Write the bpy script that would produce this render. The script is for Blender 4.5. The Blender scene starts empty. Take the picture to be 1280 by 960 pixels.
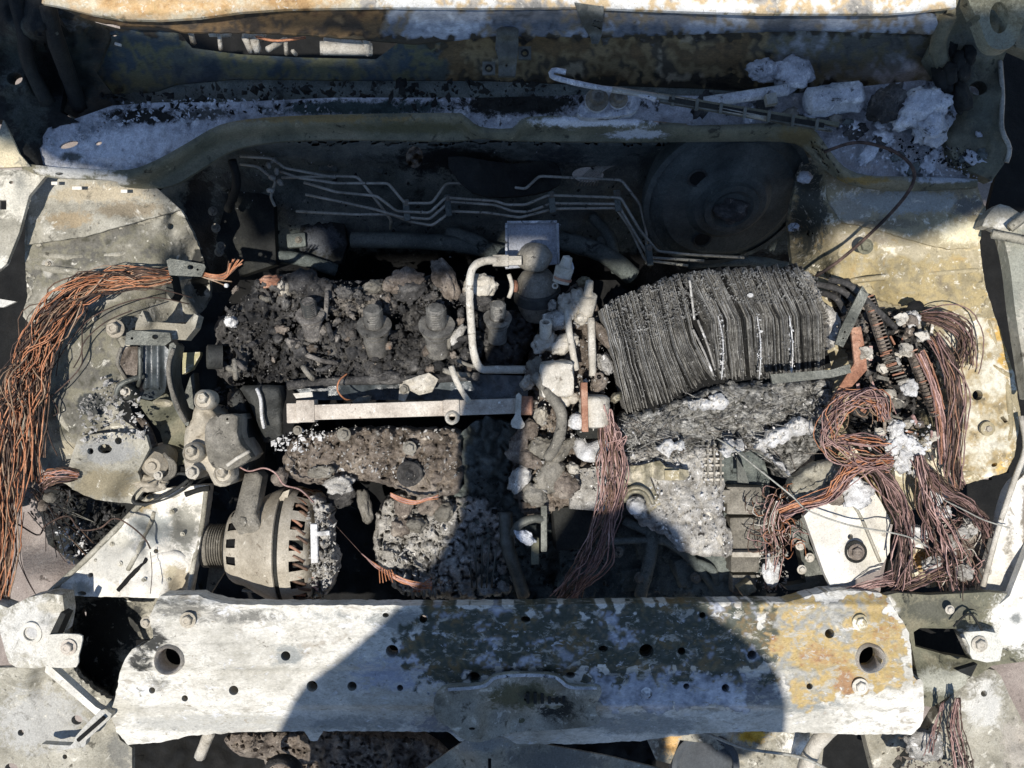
import bpy, math, random
import numpy as np
from mathutils import Vector, Matrix, noise, Quaternion
from mathutils.geometry import delaunay_2d_cdt

# ------------------------------------------------------------ camera, sky, sun
SC = bpy.context.scene
COL = SC.collection
H = 1.15                       # lens height above the top of the engine bay (metres)
cam_d = bpy.data.cameras.new('camera'); cam = bpy.data.objects.new('camera', cam_d); COL.objects.link(cam)
cam.location = (0, 0, H); cam_d.sensor_width = 36; cam_d.lens = 18 / (0.64 / H)
cam_d.clip_start = 0.01; cam_d.clip_end = 200
SC.camera = cam
SDX, SDY = 0.15, 0.22          # shadow shift per metre of height (+x, +y)
sd = Vector((SDX, SDY, -1)).normalized()
EL = math.asin(-sd.z); AZ = math.atan2(-sd.x, -sd.y)
w = bpy.data.worlds.new('World'); SC.world = w; w.use_nodes = True
nt = w.node_tree; nt.nodes.clear()
sky = nt.nodes.new('ShaderNodeTexSky'); sky.sky_type = 'NISHITA'; sky.sun_disc = False
sky.sun_elevation = EL; sky.sun_rotation = AZ; sky.air_density = 1.0; sky.ozone_density = 2.6; sky.dust_density = 0.3
bg = nt.nodes.new('ShaderNodeBackground'); bg.inputs[1].default_value = 0.112
wo = nt.nodes.new('ShaderNodeOutputWorld')
nt.links.new(sky.outputs[0], bg.inputs[0]); nt.links.new(bg.outputs[0], wo.inputs[0])
sl = bpy.data.lights.new('sun', 'SUN'); sl.energy = 4.8; sl.angle = math.radians(0.55); sl.color = (1, .955, .89)
so = bpy.data.objects.new('sun', sl); COL.objects.link(so); so.rotation_mode = 'QUATERNION'
so.rotation_quaternion = Vector((0, 0, -1)).rotation_difference(sd); so.location = (-1, -2, 5)
SC.view_settings.view_transform = 'Standard'; SC.view_settings.look = 'None'
SC.view_settings.exposure = 0.27; SC.view_settings.gamma = 1.0

# ------------------------------------------------------------ helpers
R = random.Random(7)
def P(px, py, z):
    s = (H - z) / H
    return Vector(((px - 640) / 1000 * s, (480 - py) / 1000 * s, z))
ROOT = {}
def root_of(o):
    while o is not None and o.parent is not None: o = o.parent
    return ROOT.get(o, Vector((0, 0, 0))) if o is not None else Vector((0, 0, 0))
def thing(name, label, cat, px, py, z, group=None):
    o = bpy.data.objects.new(name, None); COL.objects.link(o); o.empty_display_size = .02
    o.location = P(px, py, z); ROOT[o] = o.location.copy()
    o['label'] = label; o['category'] = cat
    if group: o['group'] = group
    return o
def tag(o, label=None, cat=None, group=None, kind=None):
    if label: o['label'] = label
    if cat: o['category'] = cat
    if group: o['group'] = group
    if kind: o['kind'] = kind
    return o
def mk(name, verts, faces, mat, parent=None, smooth=True, col=None, sharp_from=None):
    verts = np.array([tuple(v) for v in verts], dtype=float)
    if parent is not None: off = root_of(parent)
    else:
        off = Vector((verts[:, 0].mean(), verts[:, 1].mean(), verts[:, 2].min()))
    vv = verts - np.array(off)
    me = bpy.data.meshes.new(name); me.from_pydata(vv.tolist(), [], faces)
    if smooth:
        fl = np.ones(len(me.polygons), dtype=bool)
        if sharp_from is not None: fl[sharp_from:] = False
        me.polygons.foreach_set('use_smooth', fl)
    if col is None and mat.get('tinted'): col = [(0, 0, 0, 0)] * len(verts)
    if col is not None:
        a = me.color_attributes.new('Tint', 'FLOAT_COLOR', 'POINT')
        a.data.foreach_set('color', np.array(col, dtype=np.float32).ravel())
    me.materials.append(mat); me.update()
    o = bpy.data.objects.new(name, me); COL.objects.link(o)
    if parent is not None: o.parent = parent
    else: o.location = off; ROOT[o] = off.copy()
    return o
def circ(x, y, r, n=18, ry=None, rot=0):
    ry = ry or r
    c, s = math.cos(rot), math.sin(rot)
    return [(x + r * math.cos(t) * c - ry * math.sin(t) * s, y + r * math.cos(t) * s + ry * math.sin(t) * c) for t in [2 * math.pi * i / n for i in range(n)]]
def rect(x0, y0, x1, y1): return [(x0, y0), (x1, y0), (x1, y1), (x0, y1)]
def smoothpoly(pts, k=4, closed=True):
    out = []; n = len(pts)
    for i in range(n if closed else n - 1):
        p0, p1, p2, p3 = (pts[(i - 1) % n], pts[i], pts[(i + 1) % n], pts[(i + 2) % n]) if closed else (pts[max(i - 1, 0)], pts[i], pts[i + 1], pts[min(i + 2, n - 1)])
        for j in range(k):
            t = j / k
            out.append(tuple(.5 * ((2 * b) + (c - a) * t + (2 * a - 5 * b + 4 * c - d) * t * t + (3 * b - a - 3 * c + d) * t ** 3) for a, b, c, d in zip(p0, p1, p2, p3)))
    if not closed: out.append(tuple(pts[-1]))
    return out
def densify(poly, sp):
    out = []
    for a, b in zip(poly, poly[1:] + poly[:1]):
        n = max(1, int(math.hypot(b[0] - a[0], b[1] - a[1]) / sp + .5))
        for i in range(n): out.append((a[0] + (b[0] - a[0]) * i / n, a[1] + (b[1] - a[1]) * i / n))
    return out
def inside(X, Y, poly):
    r = np.zeros(len(X), dtype=bool); n = len(poly)
    for i in range(n):
        x1, y1 = poly[i]; x2, y2 = poly[i - 1]
        c = ((y1 > Y) != (y2 > Y)) & (X < (x2 - x1) * (Y - y1) / ((y2 - y1) or 1e-9) + x1)
        r ^= c
    return r
def polydist(X, Y, poly):
    d = np.full(len(X), 1e9)
    for a, b in zip(poly, poly[1:] + poly[:1]):
        vx, vy = b[0] - a[0], b[1] - a[1]; L = vx * vx + vy * vy or 1e-9
        t = np.clip(((X - a[0]) * vx + (Y - a[1]) * vy) / L, 0, 1)
        d = np.minimum(d, np.hypot(X - a[0] - t * vx, Y - a[1] - t * vy))
    return d
def idw(ctrl, p=2.5):
    if isinstance(ctrl, (int, float)): return lambda X, Y: np.full(len(X), float(ctrl))
    C = np.array(ctrl, dtype=float)
    def f(X, Y):
        d = (X[:, None] - C[:, 0]) ** 2 + (Y[:, None] - C[:, 1]) ** 2 + 4
        wt = d ** (-p / 2); return (wt * C[:, 2]).sum(1) / wt.sum(1)
    return f
def fr(x, y, s, seed=0, o=4): return noise.fractal(Vector((x / s + seed * 7.3, y / s - seed * 3.1, seed)), 1.0, 2.0, o)
def crustf(amp, cell, seed, crack=.5):
    """lumpy burnt relief, returned as f(X,Y)->dz (metres)"""
    def f(X, Y):
        out = np.zeros(len(X))
        for i, (x, y) in enumerate(zip(X, Y)):
            wx = x + 6 * noise.noise(Vector((x / 14, y / 14, seed))); wy = y + 6 * noise.noise(Vector((x / 14, y / 14, seed + 9)))
            d, _ = noise.voronoi(Vector((wx / cell, wy / cell, seed * 1.7)))
            d2, _ = noise.voronoi(Vector((wx / cell * 2.7, wy / cell * 2.7, seed * 2.3)))
            k = .5 + .5 * noise.noise(Vector((x / cell / 2.2, y / cell / 2.2, seed + 3)))
            h = .5 * k * (1 - min(1, d[0]) ** 2) + .24 * (1 - min(1, d2[0])) + .5 * fr(x, y, cell * .8, seed) - .16 * abs(noise.noise(Vector((x / cell * 3.1, y / cell * 3.1, seed + 6))))
            h += .22 * noise.noise(Vector((x / 3.1, y / 3.1, seed)))
            if d[1] - d[0] < .10: h -= crack * (1 - (d[1] - d[0]) / .10)
            out[i] = h * amp
        return out
    return f
def dentf(amp, s, seed):
    return lambda X, Y: np.array([amp * fr(x, y, s, seed, 3) for x, y in zip(X, Y)])
def sheet(name, outline, z, mat, parent=None, holes=(), sp=6, th=.002, extra=(), edge=0, ew=6, rag=0, tint=None, smooth=True, seed=1, jit=.3, dirv=(0, 0)):
    """sheet of metal or crust over a pixel outline; z = number, control points or function; th = depth of its edge"""
    outline = densify([tuple(p) for p in outline], sp)
    if rag: outline = [(x + rag * fr(x, y, 9, seed + 3), y + rag * fr(x, y, 9, seed + 5)) for x, y in outline]
    zf = z if callable(z) else idw(z)
    pts = [Vector(p) for p in outline]; faces = [list(range(len(pts)))]; edges = []
    for h in holes:
        k = len(pts); pts += [Vector(p) for p in h]; edges += [(k + i, k + (i + 1) % len(h)) for i in range(len(h))]
    xs = [p[0] for p in outline]; ys = [p[1] for p in outline]
    gx, gy = np.meshgrid(np.arange(min(xs) + sp / 2, max(xs), sp), np.arange(min(ys) + sp / 2, max(ys), sp * .87))
    gx[1::2] += sp / 2
    rs = np.random.RandomState(seed); gx = gx.ravel(); gy = gy.ravel()
    gx = gx + rs.uniform(-jit, jit, len(gx)) * sp; gy = gy + rs.uniform(-jit, jit, len(gy)) * sp
    m = inside(gx, gy, outline) & (polydist(gx, gy, outline) > sp * .4)
    for h in holes: m &= ~inside(gx, gy, h) & (polydist(gx, gy, h) > sp * .3)
    pts += [Vector((a, b)) for a, b in zip(gx[m], gy[m])]
    V, E, F, *_ = delaunay_2d_cdt(pts, edges, faces, 1, 1e-4)
    X = np.array([v.x for v in V]); Y = np.array([v.y for v in V])
    F = [list(f) for f in F]
    if holes:
        cx = np.array([sum(X[i] for i in f) / len(f) for f in F]); cy = np.array([sum(Y[i] for i in f) / len(f) for f in F])
        bad = np.zeros(len(F), bool)
        for h in holes: bad |= inside(cx, cy, h)
        F = [f for f, b in zip(F, bad) if not b]
    Z = zf(X, Y)
    for e in extra: Z = Z + e(X, Y)
    if edge:
        d = polydist(X, Y, outline); Z = Z - edge * (1 - np.clip(d / ew, 0, 1)) ** 2
    verts = [P(a, b, c) for a, b, c in zip(X, Y, Z)]
    # orientation: up-facing
    FF = []
    for f in F:
        a, b, c = (verts[i] for i in f[:3])
        FF.append(f if (b - a).cross(c - a).z > 0 else f[::-1])
    cnt = {}
    for f in FF:
        for a, b in zip(f, f[1:] + f[:1]): cnt[(a, b)] = 1
    bd = [(a, b) for (a, b) in cnt if (b, a) not in cnt]
    ntop = len(FF)
    col = None
    if tint: col = [tint(a, b) for a, b in zip(X, Y)]
    idx = {}
    def dup(i, low):
        k = (i, low)
        if k not in idx:
            idx[k] = len(verts); v = verts[i]
            verts.append(v.copy() if not low else Vector((v.x, v.y, v.z - th)))
            if col is not None: col.append(col[i])
        return idx[k]
    for a, b in bd: FF.append([dup(b, 0), dup(a, 0), dup(a, 1), dup(b, 1)])
    o = mk(name, verts, FF, mat, parent, smooth, col, ntop)
    return o
def brt(cs, k): return [tuple(min(.9, v * k) for v in (srgb(c) if isinstance(c, str) else c)) for c in cs]
def patches(lst, base=(0, 0, 0)):
    def f(x, y):
        best = (base[0], base[1], base[2], 0.0)
        for (cx, cy, rx, ry, c, a) in lst:
            k = a * math.exp(-(((x - cx) / rx) ** 2 + ((y - cy) / ry) ** 2))
            if k > best[3]: best = (c[0], c[1], c[2], k)
        return best
    return f
def mottle(regions, plist, base=None):
    """regions = [(polygon, palette, scale px, seed, soft px)] : speckled palette inside a region, patches elsewhere"""
    pf = patches(plist)
    def f(x, y):
        for poly, pal, sc, sd, soft in regions:
            X = np.array([x]); Y = np.array([y]); ins = inside(X, Y, poly)[0]; d = polydist(X, Y, poly)[0]; d = d if ins else -d
            d += soft * 1.3 * fr(x, y, 16, sd + 4)
            if d > -soft * .2:
                wx = x + sc * .7 * fr(x, y, sc * 1.5, sd + 1, 3); wy = y + sc * .5 * fr(x, y, sc * 1.5, sd + 2, 3)
                v = .5 + .48 * noise.fractal(Vector((wx / sc / 2.2 + sd * 7.3, wy * 1.5 / sc / 2.2, sd)), .45, 2.1, 7)
                i = int(max(0, min(len(pal) - 1, v * len(pal)))); c = pal[i]
                return (c[0], c[1], c[2], 1.5 if d > 0 else .6)
        return pf(x, y)
    return f
def spline(pts, n):
    if len(pts) < 3:
        return [pts[0].lerp(pts[-1], i / (n - 1)) for i in range(n)]
    q = smoothpoly([tuple(p) for p in pts], 6, False)
    L = [0]
    for a, b in zip(q, q[1:]): L.append(L[-1] + math.dist(a, b))
    out = []; j = 0
    for i in range(n):
        t = L[-1] * i / (n - 1)
        while j < len(L) - 2 and L[j + 1] < t: j += 1
        u = (t - L[j]) / max(1e-9, L[j + 1] - L[j]); out.append(Vector(q[j]).lerp(Vector(q[j + 1]), min(1, u)))
    return out
def tube_vf(path, r, sides=6, cap=True):
    V = []; F = []; n = len(path)
    up = Vector((0, 0, 1)); t0 = (path[1] - path[0]).normalized()
    if abs(t0.dot(up)) > .9: up = Vector((1, 0, 0))
    nrm = (up - t0 * up.dot(t0)).normalized()
    for i, p in enumerate(path):
        t = (path[min(i + 1, n - 1)] - path[max(i - 1, 0)]).normalized()
        nrm = (nrm - t * nrm.dot(t)).normalized(); b = t.cross(nrm)
        rr = r[i] if isinstance(r, (list, tuple)) else r
        if sides >= 6 and rr > .003: rr *= 1 + .10 * noise.noise(p * 90) + .06 * noise.noise(p * 260)
        for k in range(sides):
            a = 2 * math.pi * k / sides; V.append(p + (nrm * math.cos(a) + b * math.sin(a)) * rr)
    for i in range(n - 1):
        for k in range(sides):
            a = i * sides + k; b2 = i * sides + (k + 1) % sides; F.append([a, b2, b2 + sides, a + sides])
    if cap: F.append(list(range(sides))[::-1]); F.append([(n - 1) * sides + k for k in range(sides)])
    return V, F
def tube(name, pts, r, mat, parent=None, n=None, sides=8, straight=False):
    w_ = [P(*p) for p in pts]
    path = w_ if straight else spline(w_, n or 6 * len(pts))
    V, F = tube_vf(path, r, sides); return mk(name, V, F, mat, parent)
def lathe(name, prof, c, axis, mat, parent=None, n=32, mask=None, a0=0.0, ref=None, smooth=True, jit=0):
    """prof = [(along, radius)] round axis through world point c"""
    ax = Vector(axis).normalized(); u = Vector(ref) if ref else (Vector((0, 0, 1)) if abs(ax.z) < .9 else Vector((1, 0, 0)))
    u = (u - ax * u.dot(ax)).normalized(); v = ax.cross(u); V = []; F = []
    for (s, r) in prof:
        for k in range(n):
            a = a0 + 2 * math.pi * k / n; rr = r * (1 + jit * noise.noise(Vector((s * 60, math.cos(a) * 2, math.sin(a) * 2))))
            V.append(c + ax * s + (u * math.cos(a) + v * math.sin(a)) * rr)
    for i in range(len(prof) - 1):
        for k in range(n):
            if mask and mask(i, k): continue
            F.append([i * n + k, i * n + (k + 1) % n, (i + 1) * n + (k + 1) % n, (i + 1) * n + k])
    o = mk(name, V, F, mat, parent, smooth)
    return o
def splitsmooth(o, ang=35):
    me = o.data
    if hasattr(me, 'set_sharp_from_angle'): me.set_sharp_from_angle(angle=math.radians(ang))
    return o
def box(name, c, size, mat, parent=None, rot=(0, 0, 0), bev=.0015, taper=1.0, jag=0):
    import bmesh
    bm = bmesh.new(); bmesh.ops.create_cube(bm, size=1)
    M_ = Matrix.Rotation(rot[2], 3, 'Z') @ Matrix.Rotation(rot[1], 3, 'Y') @ Matrix.Rotation(rot[0], 3, 'X')
    for v in bm.verts:
        k = taper if v.co.z > 0 else 1
        v.co = Vector((v.co.x * size[0] * k, v.co.y * size[1] * k, v.co.z * size[2]))
    if bev: bmesh.ops.bevel(bm, geom=bm.edges[:], offset=min(bev, min(size) * .3), segments=2, affect='EDGES', profile=.6)
    if jag:
        bmesh.ops.subdivide_edges(bm, edges=[e for e in bm.edges if e.calc_length() > .006], cuts=3, use_grid_fill=True)
        for v in bm.verts: v.co += Vector((noise.noise(v.co * 160), noise.noise(v.co * 160 + Vector((5, 5, 5))), noise.noise(v.co * 160 + Vector((9, 1, 2))))) * jag
    V = [c + M_ @ v.co for v in bm.verts]; F = [[v.index for v in f.verts] for f in bm.faces]
    bm.verts.index_update(); V = [c + M_ @ v.co for v in bm.verts]; F = [[v.index for v in f.verts] for f in bm.faces]
    bm.free(); return splitsmooth(mk(name, V, F, mat, parent), 40)
def pbox(name, x0, y0, x1, y1, ztop, hgt, mat, parent=None, rot=0, bev=.0015, taper=1, tilt=(0, 0), jag=0):
    """box given by its pixel footprint"""
    s = (H - ztop) / H
    c = P((x0 + x1) / 2, (y0 + y1) / 2, ztop); c.z -= hgt / 2
    return box(name, c, (abs(x1 - x0) / 1000 * s, abs(y1 - y0) / 1000 * s, hgt), mat, parent, (tilt[0], tilt[1], rot), bev, taper, jag)
_ico = {}
def ico(sub):
    if sub not in _ico:
        import bmesh
        bm = bmesh.new(); bmesh.ops.create_icosphere(bm, subdivisions=sub, radius=1)
        bm.verts.index_update(); _ico[sub] = ([v.co.copy() for v in bm.verts], [[v.index for v in f.verts] for f in bm.faces]); bm.free()
    return _ico[sub]
def lump_vf(c, rad, amp=.25, seed=0, sub=3, rot=0, freq=1.6, cut=0):
    V0, F = ico(sub); V = []; cr, sr = math.cos(rot), math.sin(rot)
    for v in V0:
        q = v * freq + Vector((seed * 3.7, seed * 1.3, seed))
        k = 1 + amp * (noise.noise(q) + .5 * noise.noise(q * 2.3) + .3 * noise.noise(q * 5))
        if cut: k *= 1 - cut * max(0, noise.noise(q * 1.3 + Vector((4, 4, 4))))
        p = Vector((v.x * rad[0] * k, v.y * rad[1] * k, v.z * rad[2] * k))
        V.append(c + Vector((p.x * cr - p.y * sr, p.x * sr + p.y * cr, p.z)))
    return V, F
def lump(name, px, py, z, rx, ry, rz, mat, parent=None, amp=.25, seed=0, sub=3, rot=0, freq=1.6, smooth=True):
    V, F = lump_vf(P(px, py, z), (rx / 1000, ry / 1000, rz / 1000), amp, seed, sub, rot, freq); return mk(name, V, F, mat, parent, smooth)
def scatter(name, poly, n, zf, smin, smax, mat, parent=None, seed=1, flat=.5, sub=1, lift=0):
    """loose flakes and crumbs as one mesh"""
    rr = random.Random(seed); xs = [p[0] for p in poly]; ys = [p[1] for p in poly]
    pts = []
    while len(pts) < n:
        X = np.array([rr.uniform(min(xs), max(xs)) for _ in range(n)]); Y = np.array([rr.uniform(min(ys), max(ys)) for _ in range(n)])
        m = inside(X, Y, poly); pts += list(zip(X[m], Y[m]))
    pts = pts[:n]; X = np.array([p[0] for p in pts]); Y = np.array([p[1] for p in pts])
    Z = (zf if callable(zf) else idw(zf))(X, Y); V = []; F = []
    OF = [[0, 2, 4], [2, 1, 4], [1, 3, 4], [3, 0, 4], [2, 0, 5], [1, 2, 5], [3, 1, 5], [0, 3, 5]]
    for x, y, z in zip(X, Y, Z):
        s = (smin * .8 + (smax * .62 - smin * .8) * rr.random() ** 3) / 1000
        q = Quaternion((rr.gauss(0, 1), rr.gauss(0, .35), rr.gauss(0, .35), rr.gauss(0, 1))).normalized()
        d = (s * 1.15, s * rr.uniform(.45, 1), s * rr.uniform(.3, .3 + flat)); c = P(x, y, z + lift)
        k = len(V)
        for m_ in range(6):
            e = Vector((0, 0, 0)); e[m_ // 2] = (1 if m_ % 2 == 0 else -1) * rr.uniform(.6, 1.3)
            e += Vector((rr.uniform(-.4, .4), rr.uniform(-.4, .4), rr.uniform(-.3, .3)))
            V.append(c + q @ Vector((e.x * d[0], e.y * d[1], e.z * d[2])))
        F += [[t + k for t in f] for f in OF]
    o = mk(name, V, F, mat, parent, False); o['kind'] = 'stuff'; return o
_bolt = {}
def bolt(px, py, z, r, mat, parent, name='bolt', tilt=(0, 0), spin=None, tall=1.0):
    """hex bolt head on a flange, radius in px"""
    key = mat.name
    if key not in _bolt:
        V = []; F = []
        prof = [(0, 1.45, 24), (.22, 1.45, 24), (.34, 1.05, 24), (.36, .98, 6), (1.0, .98, 6), (1.15, .82, 6), (1.16, .45, 6), (1.05, .4, 6)]
        for (h, rad, m) in prof:
            for k in range(24):
                a = 2 * math.pi * k / 24; q = rad
                if m == 6:
                    aa = (a % (math.pi / 3)) - math.pi / 6; q = rad * math.cos(math.pi / 6) / math.cos(aa)
                V.append((q * math.cos(a), q * math.sin(a), h))
        for i in range(len(prof) - 1):
            for k in range(24): F.append([i * 24 + k, i * 24 + (k + 1) % 24, (i + 1) * 24 + (k + 1) % 24, (i + 1) * 24 + k])
        F.append([(len(prof) - 1) * 24 + k for k in range(24)])
        me = bpy.data.meshes.new('bolt'); me.from_pydata(V, [], F); me.materials.append(mat); _bolt[key] = me
        if mat.get('tinted'):
            at = me.color_attributes.new('Tint', 'FLOAT_COLOR', 'POINT'); at.data.foreach_set('color', np.zeros(len(V) * 4, dtype=np.float32))
    o = bpy.data.objects.new(name, _bolt[key]); COL.objects.link(o); o.parent = parent
    o.location = P(px, py, z) - root_of(parent); s = r / 1000 * (H - z) / H; o.scale = (s, s, s * tall)
    o.rotation_euler = (tilt[0], tilt[1], R.uniform(0, 1) if spin is None else spin); return o
def ring(name, px, py, z, ro, ri, h, mat, parent, axis=(0, 0, 1), jit=0):
    s = (H - z) / H / 1000
    ro *= s; ri *= s
    return splitsmooth(lathe(name, [(-h, ri), (-h, ro), (0, ro), (h * .25, (ro + ri) / 2), (0, ri), (-h, ri)], P(px, py, z), axis, mat, parent, 28, jit=jit), 50)
def wirebundle(parent, path, n, spread, r, mats, seed=1, name='wire', flat=.6, np_=16, fray=0, wob=.5):
    rr = random.Random(seed); base = [P(*p) for p in path]
    for k in range(n):
        a = rr.uniform(0, 6.283); q = math.sqrt(rr.random()); ox, oz = math.cos(a) * q, abs(math.sin(a)) * q
        pts = []; sd_ = rr.random() * 100; m = len(path)
        for i, b in enumerate(base):
            t = (base[min(i + 1, m - 1)] - base[max(i - 1, 0)]); t.z = 0; t.normalize(); side = Vector((-t.y, t.x, 0))
            wd = (spread[i] if isinstance(spread, (list, tuple)) else spread) / 1000 * (1.1 + .5 * (k % 9 == 0))
            o = ox + wob * noise.noise(Vector((i * .8, sd_, 0))) * 1.2; zz = oz + wob * noise.noise(Vector((i * .8, sd_, 5)))
            pts.append(b + side * o * wd + Vector((0, 0, max(-.1, zz) * wd * flat)) + t * rr.uniform(-.25, .25) * wd)
        if fray:
            d = (pts[-1] - pts[-2]).normalized()
            pts[-1] += d * rr.uniform(-.3, 1) * fray / 1000 + Vector((rr.uniform(-1, 1), rr.uniform(-1, 1), rr.uniform(0, 1))) * fray / 1400
        sp_ = spline(pts, int(np_ * 1.5))
        for i_, p_ in enumerate(sp_):
            q_ = Vector((i_ * .9, sd_ * 3, 0)); p_ += Vector((noise.noise(q_), noise.noise(q_ + Vector((0, 9, 0))), noise.noise(q_ + Vector((0, 0, 9))))) * .0016
        if rr.random() < .2: sp_ = sp_[:int(len(sp_) * rr.uniform(.5, .95))]
        V, F = tube_vf(sp_, r * rr.uniform(.6, 1.15) / 1000, 4, False); mk(name, V, F, rr.choice(mats), parent)
def tube_on(name, pts, r, zf, mat, parent, sink=.4, n=None):
    X = np.array([p[0] for p in pts], float); Y = np.array([p[1] for p in pts], float); Z = zf(X, Y)
    return tube(name, [(x, y, z - r * sink) for x, y, z in zip(X, Y, Z)], r, mat, parent, n or 6 * len(pts), 8)
def strand(parent, path, r, mat, name='wire', n=None, sides=5): return tube(name, path, r / 1000, mat, parent, n or 7 * len(path), sides)

# ------------------------------------------------------------ materials
def srgb(h):
    h = h.lstrip('#'); v = [int(h[i:i + 2], 16) / 255 for i in (0, 2, 4)]
    return tuple((c / 12.92 if c <= .04045 else ((c + .055) / 1.055) ** 2.4) for c in v)
MATS = {}
def M(name, cols, s=25, lo=.35, hi=.65, spots=(), rough=.85, metal=0.0, bump=.5, bs=160, tint=False, grain=.35, spec=.3, dist=.004, stretch=None, rvar=.1, over=(), pit=.5, warp=.4):
    grain = min(.6, grain * 1.35); bump = min(1, bump * 1.5)
    m = bpy.data.materials.new(name); m.use_nodes = True; t = m.node_tree; N = t.nodes; L = t.links; N.clear()
    out = N.new('ShaderNodeOutputMaterial'); bs_ = N.new('ShaderNodeBsdfPrincipled'); L.new(bs_.outputs[0], out.inputs[0])
    geo = N.new('ShaderNodeNewGeometry'); pos = geo.outputs['Position']
    if stretch:
        mp = N.new('ShaderNodeMapping'); mp.inputs['Scale'].default_value = stretch; L.new(pos, mp.inputs[0]); pos = mp.outputs[0]
    sd_ = len(MATS) * 1.37
    def nz(scale, det=6, ro=.62, off=0, d=.0):
        n = N.new('ShaderNodeTexNoise'); n.noise_dimensions = '4D'; n.inputs['Scale'].default_value = scale; n.inputs['Detail'].default_value = det
        n.inputs['Roughness'].default_value = ro; n.inputs['W'].default_value = sd_ + off; n.inputs['Distortion'].default_value = d; L.new(pos, n.inputs['Vector']); return n.outputs[0]
    def mr(inp, a, b, c=0., d=1.):
        n = N.new('ShaderNodeMapRange'); n.inputs[1].default_value = a; n.inputs[2].default_value = b; n.inputs[3].default_value = c; n.inputs[4].default_value = d; L.new(inp, n.inputs[0]); return n.outputs[0]
    def mix(f, a, b):
        n = N.new('ShaderNodeMix'); n.data_type = 'RGBA'; L.new(f, n.inputs[0])
        for k, v in ((6, a), (7, b)):
            if isinstance(v, tuple): n.inputs[k].default_value = v[:3] + (1,)
            else: L.new(v, n.inputs[k])
        return n.outputs[2]
    cr = N.new('ShaderNodeValToRGB'); el = cr.color_ramp.elements
    cs = [srgb(c) if isinstance(c, str) else c for c in cols]
    if len(cs) == 1: cs = cs * 2
    while len(el) < len(cs): el.new(.5)
    for i, c in enumerate(cs): el[i].position = lo + (hi - lo) * i / (len(cs) - 1); el[i].color = c + (1,)
    L.new(nz(s, 8, .70, 0, warp), cr.inputs[0]); c_ = cr.outputs[0]
    for i, (c, thr, sc, soft) in enumerate(spots):
        c_ = mix(mr(nz(sc, 7, .66, 11 + i * 3.1, .5), thr, thr + soft), c_, srgb(c) if isinstance(c, str) else c)
    if tint:
        at = N.new('ShaderNodeAttribute'); at.attribute_name = 'Tint'
        ad = N.new('ShaderNodeMath'); ad.operation = 'ADD'; L.new(at.outputs['Alpha'], ad.inputs[0]); L.new(mr(nz(70, 10, .78, 31, .6), .3, .7, -.42, .42), ad.inputs[1])
        c_ = mix(mr(ad.outputs[0], .34, .62), c_, at.outputs['Color'])
    for i, (c, thr, sc, soft) in enumerate(over):
        c_ = mix(mr(nz(sc, 8, .7, 131 + i * 3.1, .7), thr, thr + soft, 0, .85), c_, srgb(c) if isinstance(c, str) else c)
    gr0 = mr(nz(520, 4, .7, 51), .3, .7, 1 - grain, 1 + grain * .45)
    g1 = mr(nz(210, 6, .75, 57, .4), .56, .70, 1.0, 1 - pit)
    gm = N.new('ShaderNodeMath'); gm.operation = 'MULTIPLY'; L.new(gr0, gm.inputs[0]); L.new(g1, gm.inputs[1]); gr = gm.outputs[0]
    g2 = mr(nz(260, 5, .7, 63, .6), .58, .72, 1.0, 1 + pit * .7)
    gm = N.new('ShaderNodeMath'); gm.operation = 'MULTIPLY'; L.new(gr, gm.inputs[0]); L.new(g2, gm.inputs[1]); gr = gm.outputs[0]
    mu = N.new('ShaderNodeMix'); mu.data_type = 'RGBA'; mu.blend_type = 'MULTIPLY'; mu.inputs[0].default_value = 1
    L.new(c_, mu.inputs[6]); L.new(gr, mu.inputs[7]); L.new(mu.outputs[2], bs_.inputs['Base Color'])
    L.new(mr(nz(s * 2, 4, .6, 71), .3, .7, rough - rvar, min(1, rough + rvar)), bs_.inputs['Roughness'])
    bs_.inputs['Metallic'].default_value = metal; bs_.inputs['Specular IOR Level'].default_value = spec
    if bump:
        b = N.new('ShaderNodeBump'); b.inputs['Strength'].default_value = bump; b.inputs['Distance'].default_value = dist
        L.new(nz(bs, 8, .7, 91), b.inputs['Height']); L.new(b.outputs[0], bs_.inputs['Normal'])
    MATS[name] = m
    if tint: m['tinted'] = 1
    return m
SOOT = '#1b1b1a'
m_white = M('scorched_white_steel', ['#b9b4a7', '#d6d1c5', '#e6e2d8'], 18, spots=[('#a49d90', .60, 45, .05), ('#6d665c', .66, 120, .03), ('#b9b5ab', .58, 260, .05)], tint=True, bump=.25, rough=.6, grain=.16, dist=.002)
m_xm = M('scorched_crossmember_paint', ['#9d998d', '#c4c0b5', '#dad7ce'], 16, spots=[('#a49d90', .58, 45, .06), ('#6d665c', .65, 120, .03)], tint=True, bump=.35, rough=.6, grain=.22, dist=.002, stretch=(.55, 1, 1), over=[('#c6c7c8', .60, 75, .04), ('#5a564a', .63, 80, .05), ('#8a8170', .60, 150, .05), ('#a8a498', .54, 90, .06), ('#8f8c82', .60, 40, .08), ('#2c2a26', .67, 240, .02)])
m_mott = M('burnt_panel_steel', ['#6f6b5e', '#979283', '#b8b3a4'], 14, spots=[('#cfcabc', .58, 38, .08), ('#575348', .58, 70, .07), ('#3a3731', .63, 150, .05)], tint=True, over=[('#d6d1c2', .61, 55, .05), ('#4d493e', .59, 34, .10), ('#2f2c27', .66, 190, .03)], bump=.35, rough=.75, grain=.25, dist=.003)
m_olive = M('sooty_olive_steel', ['#4d4e42', '#6d6b59', '#8a826c'], 12, spots=[('#a39a80', .63, 40, .05), ('#33332b', .58, 60, .06)], tint=True, bump=.3, rough=.7, grain=.25)
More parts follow.
